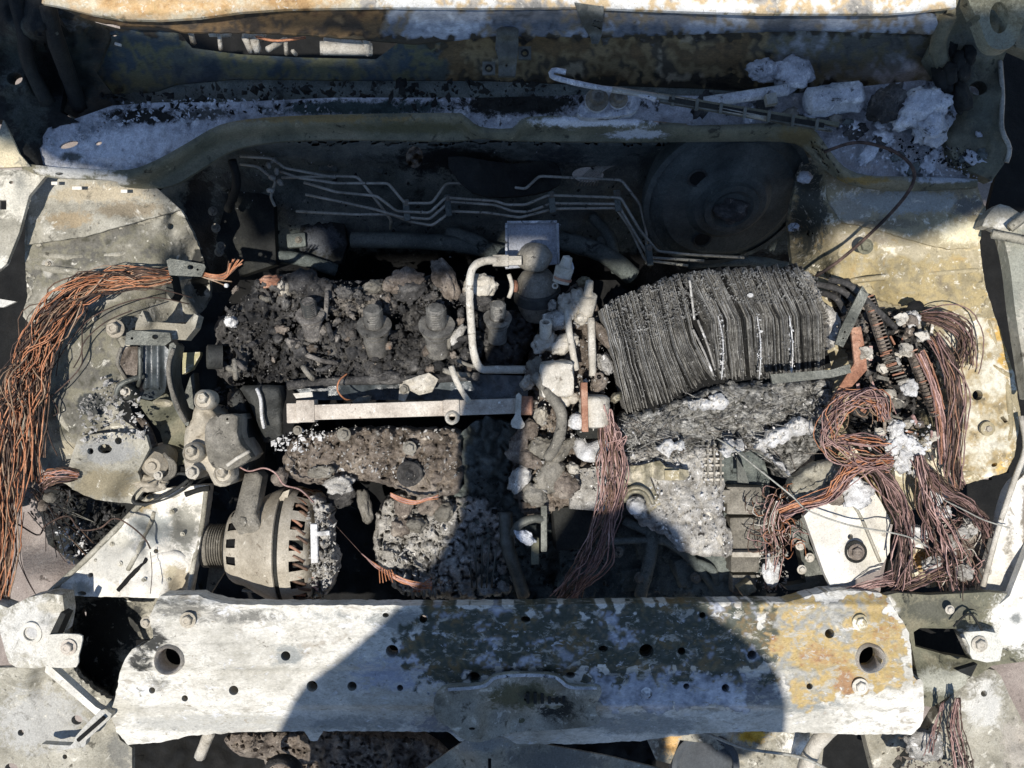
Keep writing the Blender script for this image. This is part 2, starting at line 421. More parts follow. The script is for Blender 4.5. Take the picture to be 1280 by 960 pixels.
m_ochre = M('ochre_rust_steel', ['#857a5f', '#a09476', '#b3a88c'], 10, spots=[('#e6dfca', .56, 26, .05), ('#84734f', .60, 50, .07)], tint=True, over=[('#dcd5c3', .58, 110, .06), ('#e2dccb', .61, 45, .05), ('#a79063', .58, 40, .08), ('#6b5c42', .66, 130, .04)], bump=.3, rough=.75, grain=.2)
m_rust = M('brown_rust_steel', ['#2f2c27', '#443e32', '#5a4d38'], 9, spots=[('#6c6f70', .60, 22, .08), ('#1d1b1a', .56, 30, .08), ('#8b8f90', .68, 90, .05)], tint=True, bump=.3, rough=.75, grain=.25, stretch=(.45, 1, 1))
m_ashblue = M('ash_coated_steel', ['#8f9296', '#b8bbc0', '#dcdee2'], 16, spots=[('#4a4a48', .59, 50, .05), ('#2b2b2a', .63, 110, .04), ('#e8e9ea', .57, 30, .06)], tint=True, bump=.6, rough=.85, grain=.3)
m_dark = M('soot_black_steel', ['#161716', '#232422', '#35352f'], 14, spots=[('#5c5b52', .66, 60, .04)], tint=True, bump=.4, rough=.8, grain=.4)
m_bulk = M('sooty_bulkhead_steel', ['#444a48', '#626864', '#7e827a'], 16, spots=[('#8d9089', .64, 60, .06), ('#2a2d2b', .58, 40, .08)], tint=True, bump=.5, rough=.7, grain=.35)
m_boost = M('sooty_booster_steel', ['#2c3231', '#434947', '#585d59'], 16, spots=[('#6d7069', .66, 60, .06)], bump=.4, rough=.65, grain=.3)
m_black = M('soot_and_shade_black', ['#0b0b0b', '#141413', '#1e1d1b'], 20, bump=.4, rough=.9, grain=.4)  # black for real soot and for sheets standing in for shade
m_char = M('charred_crust', ['#262524', '#494745', '#7b7873'], 34, .38, .66, spots=[('#9a9388', .62, 120, .06), ('#151413', .58, 60, .07), ('#c2bbb0', .68, 220, .04)], bump=.9, bs=260, rough=.8, grain=.45, spec=.4, dist=.004)
m_inj = M('sooty_injector_steel', ['#4a4843', '#706d67', '#979389'], 40, spots=[('#2c2a27', .60, 110, .05)], bump=.3, bs=300, rough=.5, metal=.25, grain=.3)
m_charg = M('grey_charred_crust', ['#45413c', '#75706a', '#a39c92'], 34, .38, .66, spots=[('#1b1918', .58, 60, .07), ('#c2bbb0', .66, 220, .04)], bump=.9, bs=260, rough=.8, grain=.45, spec=.4, dist=.004)
m_charb = M('brown_grey_crust', ['#4f463c', '#80756a', '#a59a8c'], 30, .38, .64, spots=[('#c9bfb0', .62, 70, .05), ('#2a2522', .59, 90, .05), ('#94694a', .68, 50, .04)], bump=.9, bs=240, rough=.9, grain=.4)
m_ashcr = M('pale_ash_crust', ['#827e77', '#b0aca4', '#d9d5cd'], 32, .38, .62, spots=[('#efece6', .60, 80, .04), ('#35322e', .59, 100, .05)], bump=.9, bs=260, rough=.95, grain=.35)
m_ash = M('white_ash', ['#a8a6a1', '#d5d3cf', '#f4f3f0'], 36, .36, .62, spots=[('#6b6963', .63, 120, .05)], bump=.8, bs=300, rough=1, grain=.2)
m_mica = M('burnt_fibre_mat', ['#3b3a37', '#8b8983', '#d0cec7'], 30, .36, .64, spots=[('#e9e7e2', .61, 46, .06), ('#191817', .60, 70, .05)], bump=1, bs=300, rough=.7, grain=.5, stretch=(.7, 1.5, 1), warp=3.0)
m_leaf = M('charred_leaf', ['#4a4946', '#85837e', '#b5b3ac'], 60, .36, .66, spots=[('#cfcdc6', .62, 160, .06), ('#1e1d1c', .59, 90, .07)], bump=.9, bs=350, rough=.65, grain=.5, spec=.4)
m_leafd = M('black_leaf', ['#1d1c1b', '#3a3936', '#5c5a56'], 60, .36, .66, bump=.9, bs=350, rough=.6, grain=.5)
m_leafw = M('ash_white_leaf', ['#6b6964', '#a3a19b', '#cbc9c3'], 60, .36, .66, spots=[('#3b3a37', .6, 120, .06)], bump=.8, bs=350, rough=.9, grain=.4)
m_alu = M('heat_dulled_alloy', ['#8d8474', '#a89f8e', '#bdb5a5'], 22, spots=[('#d6cfbf', .62, 70, .06), ('#6d6252', .61, 60, .06), ('#a0714c', .70, 34, .05)], bump=.35, bs=320, rough=.6, metal=.1, grain=.22, dist=.002)
m_alud = M('grey_cast_alloy', ['#5c5850', '#7d786d', '#9c968a'], 24, spots=[('#bdb7a9', .64, 90, .05), ('#34312c', .61, 80, .05)], bump=.5, bs=280, rough=.65, metal=.1, grain=.3)
m_alul = M('bleached_alloy', ['#968f81', '#b9b2a4', '#d5cfc2'], 26, spots=[('#7d7568', .60, 90, .06), ('#e6e1d6', .62, 60, .05), ('#4b463d', .66, 150, .04)], bump=.4, bs=280, rough=.65, grain=.2)
m_steelg = M('grey_green_steel', ['#43443e', '#5c5d56', '#767770'], 20, spots=[('#8d9088', .66, 80, .05), ('#262826', .62, 60, .05), ('#8a5f3e', .72, 40, .03)], bump=.25, bs=260, rough=.42, metal=.35, grain=.2)
m_iron = M('dark_grey_iron', ['#2d2e2d', '#3d3e3c', '#50504c'], 24, spots=[('#6d6c66', .66, 110, .05)], bump=.4, bs=300, rough=.6, metal=.2, grain=.25)
m_pipe = M('dull_pipe_steel', ['#77766e', '#99978d', '#b3b1a7'], 30, spots=[('#45433e', .60, 120, .05)], bump=.3, bs=300, rough=.5, metal=.1, grain=.25)
m_rod = M('flaked_rail_steel', ['#9a8f82', '#bdb3a5', '#cfc7ba'], 26, spots=[('#e4dfd5', .62, 110, .05), ('#7b6656', .63, 70, .04)], bump=.3, bs=300, rough=.6, metal=.1, grain=.22)
m_orange = M('orange_oxide', ['#7a5340', '#9c715a', '#b9937c'], 40, bump=.4, rough=.8, grain=.3)
m_brass = M('tarnished_brass', ['#615b45', '#8b8470', '#aaa290'], 40, bump=.3, rough=.5, metal=.4, grain=.25)
m_cu1 = M('bright_copper_wire', ['#86553c', '#b57a57', '#cc9a78'], 50, bump=.2, rough=.5, metal=.2, grain=.3)
m_cu2 = M('brown_copper_wire', ['#473a30', '#6b5546', '#8b705d'], 50, bump=.2, rough=.55, metal=.25, grain=.3)
m_cu3 = M('sooty_wire', ['#241c19', '#43352e', '#6b5549'], 50, bump=.2, rough=.7, grain=.3)
m_cu4 = M('pink_copper_wire', ['#86665e', '#ad8c83', '#c9aba2'], 50, bump=.2, rough=.6, metal=.15, grain=.3)
m_cu5 = M('purple_brown_wire', ['#584442', '#80655f', '#a0857d'], 50, bump=.2, rough=.6, metal=.15, grain=.3)
m_cu6 = M('tan_wire', ['#75604c', '#9a8068', '#b59e88'], 50, bump=.2, rough=.6, metal=.15, grain=.3)
m_ground = M('dry_ground', ['#7b7067', '#8f837a', '#a3988e'], 9, spots=[('#5d544d', .62, 40, .06), ('#b3aaa0', .64, 90, .05)], bump=.6, bs=90, rough=.95, grain=.3)
m_cloth = M('dark_work_cloth', ['#20242b', '#2b3038'], 30, bump=.3, rough=.95)
m_skin = M('skin', ['#a9765c', '#b88468'], 30, bump=.1, rough=.6)
m_glossbl = M('glazed_blue_black', ['#202425', '#34393b', '#5a6062'], 20, bump=.2, rough=.3, spec=.6, grain=.2)
m_tyre = M('grey_rubber_hose', ['#3c3f42', '#4f5356'], 30, bump=.2, rough=.7, grain=.2)
OCH = srgb('#b4925a'); ORG = srgb('#a1734c'); WHT = srgb('#eeeade'); GRY = srgb('#8d8e89'); DRK = srgb('#2a2a26'); OLV = srgb('#5c5a44'); BRN = srgb('#6b4c30'); PUR = srgb('#76707e'); SGR = srgb('#4a4d42'); TAN = srgb('#b8a988'); MGR = srgb('#6f6d66'); LGR = srgb('#c4c1b8')

def stripz(rows):
    ys = [r[0] for r in rows]; zs = [r[1] for r in rows]
    return lambda X, Y: np.interp(Y, ys, zs)

# ------------------------------------------------------------ ground and floor of the bay
V = []; F = []
gN = 60
for j in range(gN + 1):
    for i in range(gN + 1):
        x = math.copysign(abs(i / gN * 2 - 1) ** 3 * 60, i - gN / 2); y = math.copysign(abs(j / gN * 2 - 1) ** 3 * 60, j - gN / 2)
        V.append((x, y, -.86 + .008 * noise.noise(Vector((x * 6, y * 6, 0)))))
for j in range(gN):
    for i in range(gN): F.append([j * (gN + 1) + i, j * (gN + 1) + i + 1, (j + 1) * (gN + 1) + i + 1, (j + 1) * (gN + 1) + i])
tag(mk('ground', V, F, m_ground), kind='structure')

# ------------------------------------------------------------ car body
body = thing('car_body', 'burnt out steel front body shell around the engine bay', 'car body', 640, 840, -.02)
# front crossmember
xm_out = smoothpoly([(150, 838), (165, 812), (192, 798), (186, 772), (200, 745)], 2, False) + [(248, 744), (262, 750), (290, 756), (560, 757), (800, 754), (960, 752)] + \
    smoothpoly([(985, 753), (1010, 745), (1040, 739), (1080, 739), (1107, 744), (1118, 762), (1136, 792), (1142, 846), (1153, 852), (1154, 900), (1140, 918)], 3, False) + \
    [(1080, 918), (1000, 916), (940, 914), (860, 918), (800, 926), (730, 930), (640, 930), (575, 926), (560, 915), (470, 914), (404, 914), (397, 926), (388, 926), (380, 914), (300, 915), (236, 920), (200, 928), (160, 931), (146, 915), (138, 893), (145, 868)]
hol = [circ(211, 825, 15, 24), circ(1088, 823, 15, 24), circ(357, 820, 6), circ(292, 863, 6), circ(231, 873, 4), circ(190, 863, 4), circ(390, 858, 7), circ(440, 858, 6), circ(490, 814, 8), circ(500, 860, 4), circ(529, 774, 5),
       circ(754, 811, 6, 16, 4), circ(808, 814, 9), circ(852, 814, 5), circ(858, 858, 4), circ(878, 769, 4), circ(940, 819, 6), circ(1012, 858, 4), circ(1037, 792, 6), circ(592, 846, 8, 16, 6), circ(713, 844, 6, 16, 4), circ(657, 774, 6, 16, 4), circ(658, 772, 4), circ(907, 860, 5), circ(482, 769, 4, 16, 3)]
hol = [h for i, h in enumerate(hol) if i != 22]
xz0 = stripz([(735, -.012), (750, -.003), (756, .004), (760, .003), (764, 0), (832, 0), (835, -.003), (839, -.010), (843, -.009), (882, -.013), (887, -.022), (916, -.034), (935, -.045)])
def xz(X, Y):
    Z = xz0(X, Y)
    for cx, cy, rx, ry, h in [(211, 825, 34, 30, .003), (1088, 823, 34, 30, .003), (235, 775, 24, 12, .005), (1078, 780, 40, 20, .006), (490, 814, 30, 24, -.003), (357, 820, 26, 18, -.003), (808, 814, 26, 20, -.003), (760, 858, 50, 14, .003), (1075, 858, 26, 16, .004)]:
        Z = Z + h * np.clip(1.6 - np.hypot((X - cx) / rx, (Y - cy) / ry) * 1.6, 0, 1)
    Z = Z - .004 * np.clip((X - 300) / -60, 0, 1) * (Y > 850)
    return Z
xt = patches([(300, 770, 90, 14, MGR, .62), (360, 820, 22, 16, GRY, .95), (220, 760, 50, 18, MGR, .75), (200, 850, 40, 20, MGR, .5), (300, 904, 160, 13, srgb('#a9a79f'), 1.0), (560, 905, 60, 14, srgb('#7d7d80'), 1.0), (150, 880, 30, 24, srgb('#b9b4a6'), .7), (420, 905, 160, 12, GRY, .75), (185, 800, 24, 18, DRK, 1.1), (176, 828, 18, 14, DRK, 1.0),
              (575, 800, 90, 60, SGR, 1.0), (700, 800, 120, 60, SGR, 1.0), (640, 762, 80, 10, srgb('#7a5c40'), 1.1), (600, 818, 22, 10, ORG, 1.0), (500, 775, 60, 20, GRY, .8), (430, 770, 60, 10, GRY, .6), (560, 860, 30, 28, DRK, 1.0), (500, 850, 60, 30, srgb('#9296a0'), .75), (830, 800, 110, 50, srgb('#6d624c'), 1.05),
              (790, 766, 100, 14, OLV, 1.3), (880, 766, 80, 12, BRN, 1.15), (900, 815, 50, 22, srgb('#746a60'), 1.0), (830, 866, 60, 20, srgb('#7f7f88'), 1.0), (920, 866, 50, 16, srgb('#77787a'), 1.1), (730, 870, 30, 40, OLV, 1.0), (800, 905, 60, 14, GRY, .9),
              (980, 775, 26, 26, OCH, 1.15), (985, 835, 60, 8, OCH, .9), (1030, 775, 22, 16, PUR, 1.1), (1070, 752, 60, 14, ORG, 1.0), (1110, 785, 30, 40, OCH, 1.0), (1085, 800, 50, 8, ORG, 1.0), (1050, 805, 40, 34, GRY, .95), (1000, 865, 60, 24, GRY, 1.0), (1070, 870, 40, 20, GRY, .7), (1130, 830, 14, 30, OLV, .6), (1080, 770, 40, 30, srgb('#a89876'), .9)])
PALC = [srgb(c) for c in ('#8b8d92', '#5a5a50', '#6b5c40', '#5a5642', '#44483e', '#3f4338', '#4c5048', '#6a6250', '#8f929a', '#b4b7be')]
PALR = [srgb(c) for c in ('#8d8d86', '#a8a69b', '#c2bda9', '#9b968a', '#e9e4d6', '#b59a66', '#d9d2bd', '#8b8a86')]
xt = mottle([([(545, 757), (955, 752), (960, 838), (700, 840), (640, 838), (600, 850), (570, 862), (520, 835), (500, 800)], PALC, 26, 3, 26),
             ([(948, 754), (1100, 742), (1125, 790), (1135, 850), (1000, 880), (965, 838)], [srgb(c) for c in ('#94714f', '#a3865a', '#a39068', '#a9925f', '#b0996a', '#968f7c', '#8f8e88', '#a3a199', '#cfc7b1')], 30, 9, 14),
             ([(740, 842), (930, 842), (930, 884), (740, 886)], [srgb(c) for c in ('#6c6f74', '#8a8f98', '#a4a8b0', '#b8bbc2', '#c8cace')], 14, 5, 10)],
            [(300, 770, 90, 14, MGR, .62), (360, 820, 22, 16, GRY, .95), (220, 760, 50, 18, MGR, .75), (200, 850, 40, 20, MGR, .5), (300, 904, 160, 13, srgb('#a9a79f'), 1.0), (560, 905, 60, 14, srgb('#7d7d80'), 1.0), (150, 880, 30, 24, srgb('#b9b4a6'), .7), (420, 905, 160, 12, GRY, .75), (185, 800, 24, 18, DRK, 1.1), (176, 828, 18, 14, DRK, 1.0),  # dark patches at the left end paint a jagged cast shadow
             (500, 775, 60, 20, GRY, .8), (430, 770, 60, 10, GRY, .6), (490, 840, 60, 30, srgb('#9ea2ac'), .75), (1000, 880, 60, 16, GRY, .8), (940, 865, 40, 20, srgb('#77787a'), 1.1), (800, 905, 80, 14, GRY, 1.0), (640, 895, 120, 20, OLV, .9)])
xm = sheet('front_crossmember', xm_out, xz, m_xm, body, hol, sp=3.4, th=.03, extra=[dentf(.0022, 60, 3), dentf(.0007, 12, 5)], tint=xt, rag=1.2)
sheet('inner_channel', [(170, 800), (1130, 800), (1130, 905), (170, 905)], -.055, m_black, body, sp=30, th=.004)
for x in (211, 1088):
    ring('flange_ring', x, 825 if x < 500 else 823, .003, 19, 14.5, .022, m_rod, xm, jit=.05)
bolt(235, 775, .006, 7, m_alu, xm); bolt(1075, 778, .007, 7, m_ochre, xm); bolt(1075, 858, -.004, 7, m_white, xm); bolt(183, 778, -.002, 5, m_alu, xm)
bolt(808, 866, -.010, 5, m_ashblue, xm)
# latch bracket in the middle
latch = sheet('latch_bracket', smoothpoly([(543, 872), (560, 858), (602, 856), (618, 845), (660, 842), (696, 845), (714, 858), (746, 858), (752, 866), (744, 885), (748, 905), (700, 912), (640, 916), (600, 928), (575, 922), (560, 908), (545, 898)], 3),
              [(545, 880, -.005), (560, 862, .004), (610, 860, .005), (640, 848, .010), (690, 852, .010), (660, 870, -.006), (620, 895, -.020), (690, 895, -.022), (735, 864, .004), (745, 890, -.006), (590, 900, .0), (650, 905, -.028)], m_mott, xm, [circ(590, 911, 4, 12, 2), rect(655, 868, 662, 876)], sp=4, th=.012, extra=[dentf(.0025, 18, 8)], tint=patches([(650, 870, 50, 18, OLV, .9), (700, 885, 40, 20, DRK, .7)]))
for pts_ in ([(560, 862, .004), (604, 858, .006), (620, 847, .010), (660, 844, .011), (694, 847, .010), (712, 859, .005), (746, 860, .004)],):
    tube('pressed_rim', pts_, .0022, m_ashblue, latch, 30, 8)
for i in range(6): pbox('rib', 658 + i * 9, 866, 662 + i * 9, 880, -.002, .012, m_dark, latch, bev=.0005)
sheet('slam_panel', [(530, 962), (560, 940), (590, 920), (640, 922), (700, 934), (760, 945), (830, 962)], [(600, 925, -.03), (700, 940, -.05), (560, 960, -.07), (800, 960, -.08)], m_mott, body, [rect(610, 948, 614, 962)], sp=6, th=.004, extra=[dentf(.003, 30, 2)], tint=patches([(600, 930, 50, 12, GRY, .9), (700, 950, 80, 20, MGR, .9)]))

# left inner wing with suspension tower
LW = [(33, 240), (60, 218), (100, 216), (150, 224), (196, 236), (226, 262), (245, 300), (262, 345), (262, 372), (240, 402), (205, 405), (165, 410), (158, 460), (148, 520), (182, 545), (186, 560), (170, 596), (166, 628), (120, 624), (70, 600), (30, 570), (14, 500), (22, 440), (40, 410), (28, 395), (34, 370), (30, 300)]
def lwz(X, Y):
    f = idw([(60, 230, -.035), (150, 235, -.03), (220, 275, -.05), (250, 320, -.10), (260, 365, -.16), (60, 300, -.02), (150, 290, -.02), (200, 270, -.03), (50, 350, -.02), (120, 340, -.012), (190, 330, -.02), (90, 430, -.004), (130, 480, 0), (100, 530, -.008), (60, 500, -.01), (30, 470, -.05), (25, 550, -.07), (150, 430, -.012), (230, 390, -.08), (140, 590, -.05), (100, 600, -.06), (160, 620, -.075), (60, 590, -.06), (160, 560, -.02)])
    return f(X, Y)
lwt = patches([(120, 240, 70, 14, srgb('#c9bda6'), .9), (75, 275, 40, 20, srgb('#b5a68b'), .8), (130, 260, 40, 16, srgb('#bdb099'), .8), (60, 335, 22, 40, srgb('#a5a196'), .75), (150, 330, 60, 24, MGR, .6), (100, 360, 60, 20, OLV, .7), (110, 450, 60, 50, MGR, .6), (115, 505, 34, 26, srgb('#3f403d'), .95), (80, 560, 44, 22, srgb('#a89f89'), .8), (40, 260, 20, 30, LGR, .7), (85, 590, 50, 18, TAN, .7), (130, 610, 60, 20, OLV, .7), (180, 290, 30, 10, srgb('#a8a498'), .7), (250, 340, 20, 50, DRK, 1.0), (70, 400, 40, 20, MGR, .7)])
lwt0 = lwt
lwm = mottle([([(40, 300), (225, 270), (240, 330), (160, 400), (140, 540), (60, 590), (30, 480)], [srgb(c) for c in ('#4d4b40', '#66635a', '#777363', '#7d796c', '#8f8b7e', '#a5a092')], 44, 3, 16)], [])
def lwt(x, y):
    c = lwt0(x, y)
    return c[:3] + (c[3],) if c[3] > .68 else lwm(x, y)
lw = sheet('inner_wing', LW, lwz, m_mott, body, [circ(213, 283, 4), circ(133, 569, 8.5, 18, 6), circ(148, 560, 4), circ(113, 565, 4)], sp=3.4, th=.01, extra=[dentf(.004, 40, 11), dentf(.0012, 9, 12)], tint=lwt, rag=1.5)
sheet('hole_shade_sheet', [(90, 540), (180, 540), (160, 600), (90, 600)], -.12, m_black, lw, sp=20, th=.004)  # black sheet stands in for shade inside the wing holes
lw['label'] = 'left inner wing of olive grey scorched steel'
# overlapping upper seam panel
sheet('seam_panel', [(34, 306), (60, 302), (105, 296), (150, 283), (205, 268), (226, 262), (196, 235), (150, 224), (100, 216), (56, 218), (36, 250)], lambda X, Y: lwz(X, Y) + .004 + .004 * np.clip((Y - 250) / 40, 0, 1), m_mott, lw, sp=5, th=.004, extra=[dentf(.004, 40, 11)], tint=patches([(120, 242, 80, 14, srgb('#ab9f87'), .9), (85, 275, 40, 14, srgb('#99896e'), .85), (160, 262, 50, 12, srgb('#877c68'), .9), (60, 235, 30, 12, srgb('#a9a598'), .9)]), rag=.8)
bolt(145, 411, .002, 8, m_alu, lw, 'tower_nut', tall=1.4)
lwzd = lambda X, Y: lwz(X, Y) + dentf(.004, 40, 11)(X, Y) + dentf(.0012, 9, 12)(X, Y)
for pts_ in ([(50, 318), (90, 322), (140, 320), (205, 308)], [(46, 334), (100, 340), (160, 338), (205, 330)], [(52, 440), (60, 480), (82, 530), (110, 545)]):
    tube_on('pressed_fold', pts_, .005, lwzd, m_mott, lw, .75, 24)
for x, y in ((104, 392), (118, 398), (148, 358), (60, 330)): bolt(x, y, lwz(np.array([x]), np.array([y]))[0] + .001, 2.5, m_alu, lw, 'rivet')
# wing gusset below, deep rounded bracket
sheet('tower_gusset', [(98, 545), (140, 540), (182, 544), (187, 560), (172, 590), (180, 612), (166, 630), (120, 625), (90, 612), (85, 585)], [(100, 560, .002), (180, 550, .004), (110, 600, -.03), (165, 620, -.05), (140, 580, -.004)], m_mott, lw, [circ(131, 561, 9, 20, 6), circ(148, 551, 4.5), circ(113, 564, 4)], sp=4, th=.008, extra=[dentf(.002, 15, 4)], tint=patches([(135, 565, 40, 18, srgb('#8c8b86'), 1), (130, 605, 50, 22, srgb('#857c66'), .95)]), rag=.8)
scatter('ash_crumbs', [(96, 505), (130, 470), (170, 490), (190, 545), (150, 552), (104, 555)], 260, [(130, 520, .006)], 1.5, 8, m_ashcr, lw, 9, .6)

# left outer wing edge and spike
we = sheet('wing_edge', [(-10, 212), (34, 212), (60, 216), (36, 245), (24, 290), (8, 330), (-10, 345)], [(0, 230, .02), (50, 220, .0), (10, 320, .015)], m_mott, body, [rect(-2, 250, 8, 262), circ(14, 228, 3, 10, 2)], sp=5, th=.006, extra=[dentf(.003, 20, 4)], tint=patches([(20, 240, 40, 40, srgb('#cdc7b6'), .8)]))
sheet('wing_spike', [(4, 150), (9, 160), (24, 192), (38, 208), (-10, 210), (-10, 190)], [(5, 160, .03), (20, 200, .01)], m_mott, body, sp=4, th=.004, tint=patches([(10, 190, 30, 30, srgb('#cdc0a0'), .9)]))
sheet('wing_edge', [(-10, 372), (20, 377), (4, 384), (-10, 384)], .0, m_mott, body, sp=4, th=.004, tint=patches([(0, 378, 30, 30, LGR, 1)]))
sheet('arch_liner', [(-20, 240), (44, 240), (44, 620), (-20, 640)], [(0, 300, -.30), (30, 600, -.28)], m_black, body, sp=20, th=.01)

# scuttle, cowl lip, bulkhead
lipA = smoothpoly([(24, 203), (60, 208), (110, 211), (160, 212), (195, 200), (235, 178), (275, 156), (330, 147), (420, 143), (560, 141), (580, 144), (600, 158), (640, 160), (660, 146), (760, 146), (880, 156), (985, 153), (1015, 160), (1035, 185), (1055, 208), (1085, 219), (1150, 221), (1222, 224)], 3, False)
lipB = smoothpoly([(1222, 234), (1150, 238), (1095, 236), (1055, 226), (1030, 208), (1008, 186), (980, 176), (880, 176), (760, 177), (640, 175), (600, 172), (560, 176), (420, 174), (340, 178), (290, 188), (250, 212), (215, 232), (180, 235), (150, 232), (146, 227), (125, 224), (70, 222), (30, 216)], 3, False)
def lipz(X, Y):
    ax = np.array([p[0] for p in lipA]); ay = np.array([p[1] for p in lipA])
    top = np.interp(X, ax, ay); d = Y - top
    return np.interp(d, [0, 3, 7, 12, 24, 32], [.006, .010, .006, .002, -.022, -.028])
lip = sheet('scuttle_lip', lipA + lipB, lipz, m_olive, body, [circ(74, 217, 5, 12, 1.8), rect(180, 214, 190, 216), (590, 152), ][:2] + [circ(618, 153, 24, 20, 3, .12), circ(885, 154, 28, 20, 2.2, -.05)], sp=4, th=.006, extra=[dentf(.002, 40, 3), dentf(.0008, 8, 4)],
            tint=patches([(90, 214, 50, 10, LGR, 1), (140, 226, 30, 8, LGR, .9), (400, 148, 140, 7, srgb('#7d6b46'), .8), (520, 160, 100, 10, OLV, .8), (740, 152, 90, 8, srgb('#c6c9cd'), .95), (800, 168, 50, 7, srgb('#b8bbc0'), .8), (840, 150, 60, 7, ORG, .5), (1000, 170, 40, 20, srgb('#6e6244'), .8), (1080, 225, 50, 6, srgb('#8a7444'), .8), (1180, 224, 50, 6, srgb('#a0a4a8'), .9)]))
sheet('lip_shade_sheet', [(155, 226), (150, 222), (60, 222), (55, 232), (58, 242), (140, 244), (152, 252), (185, 246), (210, 232)], -.06, m_black, body, sp=12, th=.002)  # black sheet stands in for the shade below the lip
for x, y, a in ((68, 229, 4), (96, 235, 6), (155, 239, 4)): pbox('white_fleck', x - a, y - 2, x + a, y + 2, -.015, .002, m_white, lip, bev=.0003)  # white flecks paint the small sunlit holes in that dark strip
def scz(X, Y): return np.interp(X, [0, 60, 260, 330, 600, 980, 1040, 1240], [-.03, -.018, -.02, -.03, -.035, -.03, -.02, -.015])
sc_out = [(50, 208), (45, 185), (60, 160), (95, 148), (140, 132), (200, 128), (280, 128), (420, 122), (600, 122), (760, 118), (880, 120), (960, 120), (1060, 110), (1150, 100), (1240, 110), (1250, 200), (1240, 228), (1150, 226), (1085, 224), (1050, 213), (1030, 190), (1010, 164), (980, 158), (880, 160), (760, 152), (640, 164), (590, 160), (560, 146), (420, 148), (330, 152), (280, 160), (235, 184), (195, 206), (160, 216), (110, 216)]
sct = patches([(150, 185, 100, 24, srgb('#dfe1e4'), .95), (220, 175, 40, 14, srgb('#d0d2d5'), .8), (90, 195, 20, 10, srgb('#6c6f6b'), .9), (180, 145, 60, 12, DRK, .9), (250, 142, 60, 10, srgb('#5a5b58'), .8), (450, 135, 150, 12, srgb('#3d4a48'), .9), (650, 130, 90, 18, DRK, 1), (800, 145, 50, 12, srgb('#ced0d3'), .8), (1080, 185, 70, 26, srgb('#d5d7da'), .85), (1160, 200, 60, 14, srgb('#dfe1e4'), .9), (1000, 130, 60, 12, srgb('#a9acae'), .6), (950, 130, 30, 20, srgb('#4c4c48'), .7)])
sheet('scuttle_panel', sc_out, scz, m_ashblue, body, [circ(123, 179, 4.5, 12, 2.5, -.2), circ(86, 181, 12, 16, 4, -.25)], sp=4.5, th=.004, extra=[crustf(.007, 16, 5, .5), dentf(.006, 50, 3)], tint=sct)
# centre stretch of the windscreen rail: sunlit top, front face, trough
railtop = [(55, -15), (52, 4), (80, 9), (115, 18), (150, 24), (200, 25), (250, 22), (300, 15), (360, 11), (480, 9), (600, 10), (720, 9), (800, 12), (850, 14), (950, 17), (1050, 17), (1110, 17), (1150, 14), (1195, 9), (1195, -15)]
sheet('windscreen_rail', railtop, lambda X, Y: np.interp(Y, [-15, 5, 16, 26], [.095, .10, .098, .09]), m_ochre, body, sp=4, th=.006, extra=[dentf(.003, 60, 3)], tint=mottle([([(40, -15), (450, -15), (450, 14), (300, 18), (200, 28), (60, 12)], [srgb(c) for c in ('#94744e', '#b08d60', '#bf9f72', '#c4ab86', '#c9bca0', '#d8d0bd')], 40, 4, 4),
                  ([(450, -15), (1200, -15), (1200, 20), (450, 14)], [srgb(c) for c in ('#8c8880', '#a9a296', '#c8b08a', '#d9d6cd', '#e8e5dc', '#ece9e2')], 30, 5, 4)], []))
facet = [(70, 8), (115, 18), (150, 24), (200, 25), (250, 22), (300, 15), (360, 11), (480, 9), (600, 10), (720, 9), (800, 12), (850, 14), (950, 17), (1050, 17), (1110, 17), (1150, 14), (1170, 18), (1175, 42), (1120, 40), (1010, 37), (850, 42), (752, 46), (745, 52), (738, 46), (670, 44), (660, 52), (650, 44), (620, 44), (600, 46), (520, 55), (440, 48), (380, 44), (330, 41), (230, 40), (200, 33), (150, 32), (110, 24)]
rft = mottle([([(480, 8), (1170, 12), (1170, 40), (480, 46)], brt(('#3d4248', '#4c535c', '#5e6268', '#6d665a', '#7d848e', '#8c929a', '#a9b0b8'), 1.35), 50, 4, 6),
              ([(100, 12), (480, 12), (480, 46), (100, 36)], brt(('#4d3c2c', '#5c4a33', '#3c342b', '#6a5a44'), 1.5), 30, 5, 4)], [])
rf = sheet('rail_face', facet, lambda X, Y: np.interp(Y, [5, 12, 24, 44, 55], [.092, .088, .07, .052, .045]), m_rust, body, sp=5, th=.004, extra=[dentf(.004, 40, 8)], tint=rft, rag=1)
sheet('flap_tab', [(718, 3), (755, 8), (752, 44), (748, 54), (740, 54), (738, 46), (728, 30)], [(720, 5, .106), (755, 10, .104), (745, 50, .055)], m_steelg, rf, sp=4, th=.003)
# wall under the rail (behind it the open gap)
wall_o = [(70, 22), (112, 26), (150, 36), (200, 38), (225, 42), (240, 60), (300, 68), (380, 72), (470, 74), (500, 52), (600, 44), (850, 42), (1010, 36), (1120, 38), (1180, 40), (1180, 110), (1060, 118), (960, 116), (880, 110), (700, 104), (600, 100), (420, 100), (300, 98), (220, 105), (150, 130), (100, 140), (80, 100), (60, 50)]
wt = patches([(140, 60, 60, 30, SGR, .8), (220, 80, 90, 20, srgb('#4b4a3c'), .7), (350, 85, 120, 10, srgb('#33404a'), .7), (600, 75, 60, 20, srgb('#5d4026'), .95), (760, 70, 120, 20, srgb('#594227'), .9), (920, 60, 90, 14, srgb('#55462c'), .9), (1000, 85, 60, 14, srgb('#b6babf'), .7), (1140, 75, 26, 22, srgb('#c3c6ca'), .9), (1050, 80, 50, 24, srgb('#6a6d6c'), .7), (480, 75, 70, 20, srgb('#2b3238'), .9), (700, 85, 60, 8, srgb('#8a8a84'), .7)])
